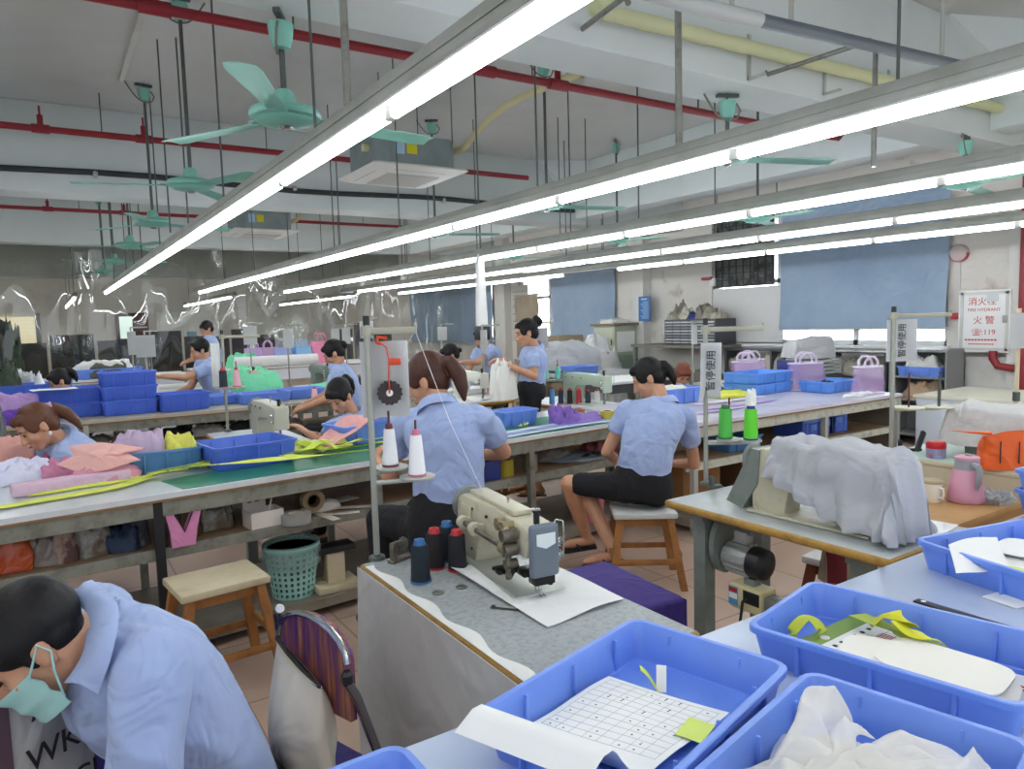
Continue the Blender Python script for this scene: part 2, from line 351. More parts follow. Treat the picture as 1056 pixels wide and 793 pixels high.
# ------------------------------------------------------------------ ceiling fans
def fan(x, y, ztop, ang, lab, zf=2.50, cable=1):
    t = thing('ceiling_fan', lab, 'fan', (x, y, zf), ang, 'teal ceiling fans')
    zt = ztop-zf; m_ = MB()
    m_.lathe([(.03, .0), (.10, .004), (.148, .014), (.155, .03), (.145, .048), (.10, .062), (.05, .07), (.042, .12), (.03, .135), (.02, .137)], n=28)
    m_.lathe([(.0, -.022), (.05, -.018), (.115, -.006), (.13, .008), (.10, .01)], n=28); m_.build('motor', TEAL, t)
    MB().lathe([(0, -.03), (.022, -.03), (.03, -.018), (.02, -.015)], n=14).build('badge', CHROME, t)
    MB().cyl((0, 0, .13), (0, 0, zt-.06), .0125, n=10).build('down_rod', DARKST, t)
    MB().lathe([(.016, zt-.155), (.035, zt-.15), (.048, zt-.11), (.055, zt-.05), (.05, zt-.045), (.0, zt-.045)], n=18).build('canopy', TEAL, t)
    h = MB(); h.box((0, 0, zt-.015), (.14, .03, .02)); h.cyl((0, 0, zt-.06), (0, 0, zt), .01, n=6); h.build('ceiling_hook', DARKST, t)
    for k in range(3):
        a = k*2*PI/3; b_ = MB()
        def fn(u, v, a=a):
            rr = .15+.56*u; wd_ = (.042+.026*u) * (1 if u < .96 else 1-.2*((u-.96)/.04)**2); q = (v-.5)*2*wd_
            zz = .012 - q*.15*(1-.4*u) + .006*math.sin(v*PI) - .01*u
            return (rr*math.cos(a)-q*math.sin(a), rr*math.sin(a)+q*math.cos(a), zz)
        b_.sheet(fn, 10, 4, .003); b_.box((.13*math.cos(a), .13*math.sin(a), .02), (.12, .05, .006), rz=a)
        b_.build('blade', TEAL, t, angle=60)
    if cable:
        pts = [(.0+.10*math.sin(s*PI)*1.0+.0, -.05*s, zt-.05-.13*math.sin(s*PI*.9)) for s in [i/10 for i in range(11)]]
        pts = [(-.16+.016*i, -.02, zt-.01-.15*math.sin(i/10*PI*.55)) for i in range(10)]+[(.0, -.02, zt-.17), (.06, -.01, zt-.15), (.085, 0, zt-.10), (.06, 0, zt-.06), (.02, 0, zt-.05)]
        MB().tube(pts, .006, 6).build('cable', M('grey_cable', '77756c', .6), t)
cY = 1
fan(.96, 3.24, ZB, R(-118), 'teal ceiling fan nearest the camera, hanging at the upper left', zf=2.44)
fan(.92, 5.35, ZS, R(172), 'teal ceiling fan second in the left file, with a long rod', zf=2.50)
fan(.92, 7.35, ZS, R(10), 'teal ceiling fan third in the left file, seen just left of the light row', zf=2.50)
fan(.92, 9.4, ZS, R(50), 'teal ceiling fan fourth in the left file, before the curtain', zf=2.50)
fan(.92, 11.6, ZS, R(90), 'small teal ceiling fan fifth in the left file', zf=2.50, cable=0)
fan(.92, 13.6, ZS, R(20), 'tiny teal ceiling fan last in the left file before the plastic curtain', zf=2.50, cable=0)
fan(3.64, 3.08, ZB, R(-25), 'teal ceiling fan hung from the near beam behind the second light row', zf=2.49)
fan(3.72, 5.1, ZS, R(-20), 'teal ceiling fan behind the second light row, right of the cassette unit', zf=2.50)
fan(3.72, 7.2, ZS, R(-30), 'teal ceiling fan deeper in the middle file, near the black pipe', zf=2.50)
fan(6.22, 2.90, ZB, R(10), 'teal ceiling fan in front of the pier right of the blue blind', zf=2.50)
fan(6.25, 4.9, ZS, R(20), 'teal ceiling fan in front of the rusty window grating', zf=2.49)
fan(6.2, 7.0, ZS, R(40), 'teal ceiling fan near the tall blue poster, between light rows', zf=2.49)
fan(6.2, 9.4, ZS, R(-30), 'far teal ceiling fan over the standing woman', zf=2.49, cable=0)

# ------------------------------------------------------------------ pipes
def red_pipe(y, z, x0, x1, r, lab, taps, ends=None):
    t = thing('sprinkler_pipe', lab, 'pipe', (0, y, z), group='red sprinkler pipes')
    p = MB(); p.cyl((x0, 0, 0), (x1, 0, 0), r, n=12)
    if ends: p.tube([(x1, 0, 0), (x1+.06, 0, 0), (x1+.1, 0, .03), (x1+.1, 0, ends)], r*.9, 10)
    p.build('pipe', REDP, t)
    for x in taps:
        c = MB(); c.cyl((x-.07, 0, 0), (x+.07, 0, 0), r*1.35, n=12); c.cyl((x, 0, 0), (x, 0, .12), r*.8, n=10); c.cyl((x, 0, .12), (x, 0, .2), .009, n=6)
        c.build('tee_fitting', REDP, t)
    for x in [x0+.6+1.5*i for i in range(int((x1-x0)/1.5))]:
        MB().cyl((x, 0, r), (x, 0, ZS-z), .005, n=6).build('pipe_hanger', DARKST, t)
z1 = 3.05; z2 = 3.15
red_pipe(2.55*(z1-H)+.0, z1, -.9, 5.9, .026, 'red pipe crossing the top of the room in front of the near beam', [.55, 2.35, 2.9], .28)
red_pipe(4.29*1.82, 3.37, -6, 5.4, .03, 'red pipe running behind the cassette air conditioner', [.12, .95])
red_pipe(7.0*1.82, 3.37, -6, 6.2, .028, 'red pipe beyond the second beam', [.2, 1.2])
red_pipe(15.66, 3.235, -6, 6.5, .03, 'far red rail pipe from which the clear plastic curtain hangs', [])
t = thing('black_pipe', 'black pipe strapped along the face of the second beam', 'pipe', (0, 8.28, 3.06))
MB().tube([(-7+i*.5, -.02, .02*math.sin(i*.9)+.03) for i in range(28)], .03, 10).build('pipe', M('black_pvc', '2e3535', .45), t)
for x in (.55, 2.5, 4.4, 6.2): MB().lathe([(.036, -.02), (.04, 0), (.036, .02)], (x, -.02, .03), 12, (1, 0, 0)).build('pipe_clip', STEEL, t)
t = thing('insulated_pipe', 'pale yellow wrapped pipe along the side of the near beam', 'pipe', (0, 2.83, 0))
YEL = M('yellow_wrap', 'd9dcae', .75, bump=(40, .25))
a = aty(622, 12, 2.83); b = aty(1056, 118, 2.83)
pts = [a.lerp(b, i/40) for i in range(46)]; pts = [V((p.x, 0, p.z)) for p in pts]
pts = [V((pts[0].x, .02, pts[0].z+.02))] + pts
MB().tube(pts, [.04+.003*math.sin(i*2.1) for i in range(len(pts))], 12).build('wrapped_pipe', YEL, t)
MB().cyl((pts[0].x, .07, pts[0].z+.02), (pts[0].x, -.03, pts[0].z+.02), .042, n=12).build('pipe_elbow', YEL, t)
for k, px in enumerate((782, 860, 926, 1040)):
    q = aty(px, 50+(px-782)*.24, 2.83); br = MB(); br.b2((q.x-.012, .06, q.z-.16), (q.x+.012, .07, q.z+.1)); br.b2((q.x-.012, -.05, q.z-.16), (q.x+.012, .07, q.z-.148)); br.build('bracket', STEEL, t)
t = thing('grey_drain_pipe', 'dark grey pipe above the yellow wrapped pipe', 'pipe', (0, 2.2, 0))
a = aty(705, 3, 2.2); b = aty(1000, 70, 2.2); k0 = a.lerp(b, .2)
MB().tube([(a.x-.8, 0, a.z-.0), (a.x, 0, a.z), (k0.x, 0, k0.z)], .034, 12).build('corrugated_sleeve', M('silver_wrap', 'c3c7c4', .5, bump=(60, .5)), t)
MB().tube([(k0.x, 0, k0.z), (b.x, 0, b.z), (b.x+2.2, 0, b.z)], .03, 12).build('pipe', M('slate_pipe', '5f6a72', .4), t)
for px in (755, 816, 971):
    q = aty(px, 12+(px-752)*.25, 2.2); MB().cyl((q.x, 0, q.z), (q.x, 0, ZS), .012, n=6).build('pipe_hanger', STEEL, t)
# bent steel hanger frames that carry the light rows
for (x, y, xa, ya, lab) in ((2.58, 2.15, 3.9, 2.5, 'bent steel tube frame sloping up between the second and third light rows'), (1.02, 2.2, 2.1, 2.6, 'bent steel tube frame beside the nearest light row')):
    p0 = at(788, 78, 2.98) if x > 2 else at(587, 40, 2.98); p1 = at(903, 40, 2.98) if x > 2 else at(648, -6, 2.98)
    t = thing('hanger_frame', lab, 'bracket')
    q = MB(); pts = [(p0.x, p0.y, ZS), (p0.x, p0.y, p0.z+.03), p0.lerp(p1, .04), p0.lerp(p1, .96), (p1.x, p1.y, p1.z-.04), (p1.x, p1.y, ZT+.08)]
    q.tube(pts if x > 2 else pts[:-1], .014, 8); q.build('frame_tube', GREYMETAL, t)
# loose threaded rods hanging from the ceiling without a load
for (px, p_y, y_) in ((162, 42, 6.2), (342, 75, 7.5), (436, 70, 8), (575, 115, 6.5), (603, 115, 6.4), (490, 100, 9), (102, 200, 10), (112, 203, 10.5), (133, 200, 10.2), (330, 225, 11), (415, 190, 9.5), (505, 180, 10.5), (620, 125, 7.8)):
    q = aty(px, p_y, y_)
    t = tag(MB().cyl((0, 0, 0), (0, 0, ZS-2.3), .006, n=6).build('threaded_rod', DARKST, None, (q.x, q.y, 2.3)), 'thin dark threaded rod hanging free from the ceiling', 'rod', 'loose ceiling rods')
# surface conduits on ceiling and wall
t = tag(MB().b2((.72, 3.4, ZS-.025), (.76, 7.3, ZS), .003).build('cable_trunking', WALL), 'white cable trunking across the ceiling to the third fan of the left file', 'trunking')
t = thing('conduit_run', 'thin conduit along the window wall dropping to a red-topped switch', 'conduit', (XW-.012, 0, 0))
a = atx(740, 190, XW); b = atx(978, 142, XW); c = atx(737, 287, XW)
MB().tube([(0, 2.9, b.z), (0, a.y-.05, a.z), (0, a.y, a.z-.05), (0, c.y, c.z)], .012, 6).build('tube', M('conduit_grey', 'aaa9a2', .6), t)
sx = MB(); sx.box((-.03, c.y, c.z-.06), (.06, .09, .12), .008); sx.build('switch_box', M('socket_white', 'e9e9e4', .4), t)
MB().box((-.04, c.y+.1, c.z), (.07, .2, .05), .01).build('red_switch', REDP, t)

# ------------------------------------------------------------------ cassette air conditioners
def cassette(x, y, z, s, lab, hose, rz=0):
    t = thing('cassette_air_conditioner', lab, 'air conditioner', (x, y, z), rz, 'grey cassette units hung from the ceiling')
    body = MB(); w_ = .40*s
    oct_ = [(-w_, -w_+.1), (-w_+.1, -w_), (w_-.1, -w_), (w_, -w_+.1), (w_, w_-.1), (w_-.1, w_), (-w_+.1, w_), (-w_, w_-.1)]
    body.prism(oct_, .045, .32); body.build('body', M('galvanised_grey', '8f9a9b', .45, .4, var=(5, '808b8c', .4, .7)), t)
    p = MB(); W_ = .475*s
    p.rings([[V((sx_*W_*q, sy_*W_*q, zz)) for sx_, sy_ in ((-1, -.93), (-.93, -1), (.93, -1), (1, -.93), (1, .93), (.93, 1), (-.93, 1), (-1, .93))] for q, zz in ((.97, .05), (1, .04), (1, .03), (.8, 0), (.62, -.008))])
    p.build('panel', M('ac_white', 'e4e5e0', .4), t)
    gr = MB(); gr.box((0, 0, -.012), (.52*s, .52*s, .012), .004); gr.build('intake_grille', M('ac_grey', 'b8b8b2', .6, bump=(120, .3)), t)
    for k in range(4):
        a = k*PI/2; sl = MB(); rr = .36*s
        sl.box((rr*math.cos(a), rr*math.sin(a), .006), (.05, .52*s, .012), rz=a, bev=.004); sl.build('air_slot', M('slot_dark', '2d2f2f', .6), t)
    lb = MB(); lb.box((-.08, -w_-.002, .2), (.10, .004, .1)); lb.build('warning_label', M('label_yellow', 'd9d022', .5), t, label='yellow warning label')
    lb = MB(); lb.box((-.2, -w_-.002, .2), (.09, .004, .12)); lb.build('energy_label', M('label_blue', 'a9c9e2', .5), t, label='pale blue energy label')
    MB().cyl((-w_-.05, -.15, .22), (-w_+.02, -.15, .22), .035, n=10).build('pipe_stub', YEL, t)
    for sx_ in (-1, 1):
        for sy_ in (-1, 1): MB().cyl((sx_*.36*s, sy_*.36*s, .3), (sx_*.36*s, sy_*.36*s, ZS-z), .006, n=6).build('hanger_rod', DARKST, t)
    if hose: MB().tube([V(q)-V((x, y, z)) for q in hose], .032, 10).build('drain_hose', M('cream_hose', 'cfc69c', .6, bump=(50, .3)), t)
ac = at(415, 185, 2.92)
hz = [aty(462, 158, ac.y-.05), aty(478, 153, ac.y-.3), aty(490, 138, ac.y-.6), aty(505, 122, ac.y-.9), aty(520, 110, ac.y-1.2), aty(545, 97, ac.y-1.6), aty(575, 84, ac.y-2.0), aty(600, 76, ac.y-2.25)]
cassette(ac.x, ac.y, 2.92, 1.0, 'large grey cassette air conditioner with yellow label behind the nearest light row', hz)
ac2 = at(268, 243, 2.92)
cassette(ac2.x, ac2.y, 2.92, .98, 'smaller looking cassette air conditioner farther back under the second beam', [(ac2.x+.38, ac2.y-.1, 3.1), (ac2.x+.5, ac2.y-.2, 3.15), (ac2.x+.6, ac2.y-.3, 3.3), (ac2.x+.62, ac2.y-.4, 3.6), (ac2.x+.62, ac2.y-.4, ZS)])

# ------------------------------------------------------------------ clear plastic curtain
def pvc():
    mt = bpy.data.materials.new('clear_plastic'); mt.use_nodes = True; nt = mt.node_tree; nt.nodes.clear(); L = nt.links.new
    out = nt.nodes.new('ShaderNodeOutputMaterial'); mix = nt.nodes.new('ShaderNodeMixShader'); tr = nt.nodes.new('ShaderNodeBsdfTransparent'); gl = nt.nodes.new('ShaderNodeBsdfGlossy')
    tr.inputs[0].default_value = (.90, .92, .89, 1); gl.inputs['Roughness'].default_value = .012; gl.inputs['Color'].default_value = (1, 1, 1, 1)
    fr = nt.nodes.new('ShaderNodeFresnel'); fr.inputs[0].default_value = 1.6
    tc = nt.nodes.new('ShaderNodeTexCoord'); mp = nt.nodes.new('ShaderNodeMapping'); mp.inputs['Scale'].default_value = (1, 1, .35)
    n = nt.nodes.new('ShaderNodeTexNoise'); n.inputs['Scale'].default_value = 1.5; n.inputs['Detail'].default_value = 1.0; n.inputs['Distortion'].default_value = .4
    bp = nt.nodes.new('ShaderNodeBump'); bp.inputs['Strength'].default_value = 1; bp.inputs['Distance'].default_value = .22
    L(tc.outputs['Object'], mp.inputs[0]); L(mp.outputs[0], n.inputs['Vector']); L(n.outputs['Fac'], bp.inputs['Height']); L(bp.outputs[0], gl.inputs['Normal'])
    ad = nt.nodes.new('ShaderNodeMath'); ad.operation = 'ADD'; ad.inputs[1].default_value = .03; L(fr.outputs[0], ad.inputs[0])
    L(ad.outputs[0], mix.inputs[0]); L(tr.outputs[0], mix.inputs[1]); L(gl.outputs[0], mix.inputs[2]); L(mix.outputs[0], out.inputs[0]); return mt
PVC = pvc()
for i, (xa, xb, lab) in enumerate(((-5.5, .55, 'clear plastic curtain sheet hanging at the far left end of the hall'), (.6, 3.6, 'clear plastic curtain sheet hanging behind the men at the back left'), (3.65, 6.6, 'clear plastic curtain sheet hanging behind the heaps of pastel bags'), (6.65, 8.7, 'clear plastic curtain sheet nearest the window wall'))):
    def fn(u, v, xa=xa, xb=xb): return (xa+(xb-xa)*u, 15.66+.05*math.sin(u*(xb-xa)*5.1+math.sin(v*3))*(1-.8*v)+.05*math.sin(u*(xb-xa)*2.3+1)*(1-.7*v), .35+2.86*v)
    tag(MB().sheet(fn, int((xb-xa)*14), 20).build('plastic_curtain', PVC), lab, 'curtain')
# ================================================================== builders for the furniture and tools
def fbm(p, o=3):
    s_ = 0; a = 1
    for _ in range(o): s_ += a*noise.noise(p); p = p*2.03; a *= .5
    return s_
CR = {}
def crate(x, y, z, rz, lab, L=.48, W=.355, Hh=.12, mat=None, group='blue plastic crates'):
    key = (L, W, Hh, (mat or CRATE).name)
    if key in CR: return dup(CR[key], (x, y, z), rz, lab)
    def rr(l, w_, r, z_, n=4):
        o = []
        for cx_, cy_, a0 in ((l/2-r, w_/2-r, 0), (-l/2+r, w_/2-r, 90), (-l/2+r, -w_/2+r, 180), (l/2-r, -w_/2+r, 270)):
            for k in range(n+1): a = R(a0+90*k/n); o.append(V((cx_+r*math.cos(a), cy_+r*math.sin(a), z_)))
        return o
    b = MB(); t = .022
    b.rings([rr(L-.05, W-.05, .02, 0), rr(L-.045, W-.045, .025, .004), rr(L-.02, W-.02, .028, Hh-.02), rr(L-.02, W-.02, .028, Hh-.016), rr(L, W, .034, Hh-.014), rr(L, W, .034, Hh-.002), rr(L-.004, W-.004, .034, Hh),
             rr(L-.026, W-.026, .026, Hh), rr(L-.03, W-.03, .025, Hh-.003), rr(L-.054, W-.054, .02, .008), rr(L-.06, W-.06, .018, .005)])
    for sx in (-1, 1):
        for k in (-.28, 0, .28):
            b.box((k*L, sx*(W/2-.010), Hh*.45), (.009, .012, Hh*.84), .002); b.box((k*L, sx*(W/2-.027), Hh*.5), (.006, .008, Hh*.8), .002)
        for k in (-.22, .22): b.box((sx*(L/2-.014), k*W, Hh*.45), (.012, .007, Hh*.82), .002)
    b.box((0, W/2-.0105, Hh*.62), (L*.4, .004, Hh*.18), .001)
    o = b.build('plastic_crate', mat or CRATE, None, (x, y, z), rz, angle=35); tag(o, lab, 'crate', group); CR[key] = o; return o
def paper(x, y, z, a, b, rz, lab, name='paper_sheet', mat=None, cat='paper', curl=.0, group=None, poly=None, tilt=0):
    t = .0012; mb = MB()
    if poly: mb.sheet(lambda u, v: ((poly[0][0]*(1-u)+poly[1][0]*u)*(1-v)+(poly[3][0]*(1-u)+poly[2][0]*u)*v, (poly[0][1]*(1-u)+poly[1][1]*u)*(1-v)+(poly[3][1]*(1-u)+poly[2][1]*u)*v, curl*((u-.5)**2+(v-.5)**2)+.002), 10, 10, t)
    else: mb.sheet(lambda u, v: ((u-.5)*a, (v-.5)*b, curl*(math.sin(u*5)*.3+(u-.5)**2*2+v*v*.4)+.002+tilt*u), 10, 8, t)
    return tag(mb.build(name, mat or PAPER, None, (x, y, z), rz), lab, cat, group)
def pile(name, x, y, z, a, b, h, mat, lab, cat='cloth', seed=1, rz=0, group=None, fold=1.0, n=40, sq=2.6, sharp=1.0, parent=None):
    """a heap of folded cloth with real creases"""
    mb = MB(); rs = []; K = 12; sv = V((seed*3.7, seed*1.3, seed*2.1))
    for i in range(K+1):
        q = i/K; ring = []
        rr = 1.0 if i == 0 else math.cos(q*PI/2)**(.55); zz = 0 if i == 0 else math.sin(q*PI/2)
        for j in range(n):
            t = 2*PI*j/n; c, s_ = math.cos(t), math.sin(t); e = 2/sq
            px_ = abs(c)**e*(1 if c > 0 else -1)*rr; py_ = abs(s_)**e*(1 if s_ > 0 else -1)*rr
            P = V((px_*1.5, py_*1.5, zz))+sv; w_ = fbm(P*1.3, 3); k_ = abs(noise.noise(P*2.4+V((5, 1, 2))))
            sc = 1+.16*w_*fold; dz = (.32*w_-.30*k_*sharp)*fold*min(1, q*2.2)
            ring.append(V((px_*a*sc, py_*b*sc, max(.0015*(i > 0), h*zz*(1+dz)))))
        rs.append(ring)
    mb.rings(rs)
    o = mb.build(name, mat, parent, (x, y, z), rz, angle=70)
    return o if parent else tag(o, lab, cat, group)
def ribbon(name, pts, w_, mat, lab, cat='cloth strip', n=40, twist=.0, group=None, t=.0015):
    """a strip of cloth lying along pts (flat band with waves)"""
    P = [V(p) for p in pts]
    def cr_(u):
        k = min(int(u*(len(P)-1)), len(P)-2); f = u*(len(P)-1)-k
        p0, p1, p2, p3 = P[max(k-1, 0)], P[k], P[k+1], P[min(k+2, len(P)-1)]
        return .5*((2*p1)+(p2-p0)*f+(2*p0-5*p1+4*p2-p3)*f*f+(3*p1-p0-3*p2+p3)*f**3)
    mb = MB()
    def fn(u, v):
        a = cr_(u); d = cr_(min(u+.01, 1))-cr_(max(u-.01, 0)); s_ = V((d.y, -d.x, 0)); s_ = s_.normalized() if s_.length > 1e-7 else V((1, 0, 0))
        an = twist*math.sin(u*9+v)
        return a+(s_*math.cos(an)+V((0, 0, 1))*math.sin(an))*(v-.5)*w_
    mb.sheet(fn, n, 4, t)
    return tag(mb.build(name, mat, None, angle=60), lab, cat, group)
def cone(x, y, z, hexc, lab, h=.15, r=.032, tip='c8323a', name='thread_cone', straight=False, group='cones of sewing thread'):
    t = thing(name, lab, 'thread', (x, y, z), group=group)
    m_ = M('thread_'+hexc, hexc, .75, bump=(260, .25)); r2 = r*.86 if straight else r*.66
    MB().lathe([(.004, .004), (r*.98, .004), (r, .012), (r*.97, h*.1), (r2, h*.92), (r2*.9, h*.95), (.004, h*.95)], n=24).build('thread_winding', m_, t)
    c = MB(); c.lathe([(.004, 0), (r*1.03, 0), (r*1.03, .006), (.004, .006)], n=20); c.build('cone_base', M('core_'+tip, tip, .4), t); c = MB(); c.lathe([(.012, h*.94), (r2*.72, h*.95), (r2*.6, h*1.08), (r2*.3, h*1.09), (.004, h*1.06)], n=16)
    c.build('cone_tip', M('core_'+tip, tip, .4), t); return t
def stool(x, y, z, rz, lab, S_=.34, Hh=.46, wood=WOOD, top=PALEWOOD, splay=.06):
    t = thing('wooden_stool', lab, 'stool', (x, y, 0), rz)
    s_ = MB(); s_.box((0, 0, Hh-.018), (S_, S_*.82, .034), .008); s_.build('seat', top, t)
    for sx in (-1, 1):
        for sy in (-1, 1):
            a = V((sx*(S_/2-.04), sy*(S_*.41-.035), Hh-.036)); b = V((sx*(S_/2-.01+splay*.6), sy*(S_*.41-.01+splay*.6), 0)); l = MB()
            d = .019; l.rings([[a+V((-d, -d, 0)), a+V((d, -d, 0)), a+V((d, d, 0)), a+V((-d, d, 0))], [b+V((-d, -d, 0)), b+V((d, -d, 0)), b+V((d, d, 0)), b+V((-d, d, 0))]]); l.build('leg', wood, t, angle=20)
    for k, (zz, o_) in enumerate(((.16, 0), (.16, 1), (.20, 2), (.20, 3))):
        e = S_/2-.01+splay*.35; f_ = S_*.41-.01+splay*.35; q = MB()
        if o_ < 2: q.box((0, (f_ if o_ else -f_), zz), (2*e, .018, .032), .003)
        else: q.box(((e if o_ == 3 else -e), 0, zz), (.018, 2*f_, .032), .003)
        q.build('stretcher', wood, t)
    q = MB()
    for sy in (-1, 1): q.box((0, sy*(S_*.41-.05), Hh-.06), (S_-.08, .016, .05))
    for sx in (-1, 1): q.box((sx*(S_/2-.05), 0, Hh-.06), (.016, S_*.82-.1, .05))
    q.build('apron', wood, t); return t
def machine(x, y, z, rz, lab, mat=IVORY, big=False, face=None, col2=GREYEN, simple=False, s=1.0):
    """industrial sewing machine: needle at local (0.24,0), pulley at -x, table level at z"""
    t = thing('sewing_machine', lab, 'sewing machine', (x, y, z), rz); t.scale = (s, s, s)
    a = 1.0
    b = MB(); b.b2((-.26, -.089, 0), (.27, .089, .012), .004); b.build('bed_plate', mat if not big else M('bed_metal', 'b7bab4', .35, .5), t)
    c = MB(); ht = .265 if not big else .225
    # upright column, arm and head in one cast body
    hw = .055 if not big else .06
    col = [(-.255, 0), (-.10, 0), (-.095, .05), (-.085, ht-.115), (-.06, ht-.09), (.13, ht-.085), (.175, ht-.09), (.185, ht-.10), (.27, ht-.10), (.285, ht-.06), (.28, ht-.012), (.255, ht), (.05, ht+.006), (-.20, ht+.008), (-.25, ht-.01), (-.268, ht-.05)]
    fr = Matrix(((1, 0, 0, 0), (0, 0, -1, 0), (0, 1, 0, 0), (0, 0, 0, 1)))
    bm = bmesh.new(); n = len(col); va = [bm.verts.new((p[0], -hw*(1 if p[0] < -.05 else .86), p[1])) for p in col]; vb = [bm.verts.new((p[0], hw*(1 if p[0] < -.05 else .86), p[1])) for p in col]
    bm.faces.new(va); bm.faces.new(vb[::-1])
    for i in range(n): bm.faces.new((va[i], vb[i], vb[(i+1) % n], va[(i+1) % n]))
    bmesh.ops.bevel(bm, geom=[e for e in bm.edges], offset=.009, segments=2, profile=.5, affect='EDGES')
    bm.verts.index_update(); c.add([v.co.copy() for v in bm.verts], [[v.index for v in f.verts] for f in bm.faces]); bm.free()
    if big:
        c.box((-.02, 0, ht+.012), (.36, .07, .018), .006)
    c.build('cast_body', mat, t)
    f = MB(); f.box((.293, 0, ht-.072 if big else ht-.075), (.026, .098, .165 if big else .15), .012, seg=3); f.build('face_plate', face or mat, t)
    w_ = MB(); w_.lathe([(.012, 0), (.058, .0), (.066, .006), (.066, .022), (.055, .028), (.02, .03), (.012, .03)], (-.275, 0, ht-.055), 24, (-1, 0, 0)); w_.build('handwheel', col2, t)
    g_ = MB(); g_.prism([(-.28, ht-.05), (-.33, ht-.05), (-.335, ht-.09), (-.27, -.02), (-.255, .02)] if not big else [(-.275, ht-.06), (-.315, ht-.10), (-.30, 0), (-.24, 0), (-.25, ht-.12)], -.05, -.02, fr)
    g_.build('belt_guard', col2, t)
    nb = MB(); nb.cyl((.262, 0, ht-.11), (.262, 0, .05), .0055, n=8); nb.cyl((.262, 0, .055), (.262, 0, .03), .008, n=8); nb.cyl((.262, 0, .03), (.262, 0, -.002), .0012, n=5); nb.build('needle_bar', CHROME, t)
    pf = MB(); pf.cyl((.245, 0, ht-.1), (.245, 0, .03), .005, n=8); pf.box((.25, 0, .022), (.014, .022, .028), .003); pf.box((.262, .006, .006), (.045, .006, .006), .002); pf.box((.262, -.006, .006), (.045, .006, .006), .002); pf.build('presser_foot', CHROME, t)
    if simple: return t
    kn = MB()
    kn.cyl((.25, 0, ht-.01), (.25, 0, ht+.035), .01, n=12); kn.cyl((.25, 0, ht+.035), (.25, 0, ht+.042), .013, n=12); kn.build('pressure_screw', BLACKP, t)
    kn = MB(); kn.cyl((.19, .03, ht), (.19, .03, ht+.03), .006, n=8); kn.lathe([(.004, .02), (.014, .022), (.014, .028), (.004, .03)], (.19, .03, ht), 12); kn.cyl((.05, 0, ht), (.05, 0, ht+.045), .004, n=6); kn.build('thread_post', CHROME, t)
    kn = MB()
    for zz in (ht-.06, ht-.1): kn.lathe([(.003, 0), (.014, .002), (.016, .007), (.006, .012), (.016, .016), (.010, .024), (.003, .026)], (.28, -.04 if not big else .05, zz), 14, (0, -1, 0) if not big else (0, 1, 0))
    kn.build('tension_dial', CHROME, t)
    tu = MB(); tu.tube([(.30, .03, ht-.0), (.302, .04, ht+.02), (.305, .062, ht+.012), (.306, .064, ht-.05), (.305, .06, ht-.1)], .0022, 6); tu.build('thread_guide', CHROME, t)
    sc = MB()
    for xx in (-.22, -.12, .0): sc.cyl((xx, -hw-.003, ht-.03), (xx, -hw+.004, ht-.03), .0055, n=8)
    for xx in (-.24, -.13): sc.cyl((xx, -hw-.003, .05), (xx, -hw+.004, .05), .0055, n=8)
    sc.build('screws', M('dark_screw', '3a3834', .4, .8), t)
    if big:
        IR = M('worn_iron', '7d766a', .38, .7, var=(30, '5b5347', .45, .7)); BR = M('brassy_iron', '9a8c6c', .4, .5)
        pl = MB(); pl.box((-.17, -hw-.004, ht-.075), (.10, .006, .10), .003); pl.build('side_cover', mat, t)
        rd = MB(); rd.cyl((-.14, -hw-.03, ht-.075), (.22, -hw-.03, ht-.075), .0095, n=12); rd.build('rocker_shaft', IR, t, label='long steel rocker shaft')
        for xx in (-.13, -.03, .21):
            cl = MB(); cl.lathe([(.011, -.016), (.022, -.014), (.024, 0), (.022, .014), (.011, .016)], (xx, -hw-.03, ht-.075), 16, (1, 0, 0)); cl.box((xx, -hw-.008, ht-.075), (.022, .03, .03), .005); cl.build('shaft_bearing', mat if xx < .1 else BR, t)
        lv = MB(); lv.box((.225, -hw-.028, ht-.075-.045), (.02, .02, .10), .008); lv.cyl((.225, -hw-.05, ht-.03), (.225, -hw+.0, ht-.03), .019, n=14); lv.cyl((.225, -hw-.045, ht-.075), (.225, -hw, ht-.075), .022, n=14); lv.cyl((.225, -hw-.04, ht-.12), (.225, -hw, ht-.12), .015, n=14); lv.build('rocker_lever', IR, t)
        l2 = MB(); l2.tube([(.13, -hw-.01, ht-.02), (.16, -hw-.02, ht-.012), (.2, -hw-.02, ht-.02), (.225, -hw-.03, ht-.03)], .012, 8); l2.cyl((.13, -hw-.022, ht-.02), (.13, -hw+.01, ht-.02), .02, n=14); l2.cyl((.185, -hw-.03, ht-.015), (.185, -hw+.01, ht-.015), .017, n=14); l2.build('lifting_link', BR, t)
        bw = MB(); bw.box((.21, -.075, .085), (.05, .03, .02), .005); bw.box((.19, -.095, .072), (.03, .035, .012), .003); bw.cyl((.16, -.11, .075), (.215, -.085, .095), .007, n=8); bw.box((.235, -.03, .075), (.06, .05, .02), .004); bw.cyl((.2, -.07, .05), (.235, -.06, .1), .005, n=6); bw.build('binder_arm', M('black_steel', '33322f', .3, .8), t)
        nc = MB(); nc.box((.275, 0, ht-.165), (.05, .07, .03), .005); nc.cyl((.275, .03, ht-.19), (.275, .03, ht-.14), .008, n=8); nc.build('needle_clamp', M('black_steel', '33322f'), t)
        bd = MB(); bd.prism([(-.032, -.018), (.032, -.018), (.032, .016), (0, .028), (-.032, .016)], 0, .003, Matrix(((0, 0, 1, .307), (1, 0, 0, 0), (0, -1, 0, ht-.035), (0, 0, 0, 1)))); bd.build('maker_badge', M('badge_white', 'e4ebe8', .3), t, label='white shield shaped badge with small teal letters')
    return t
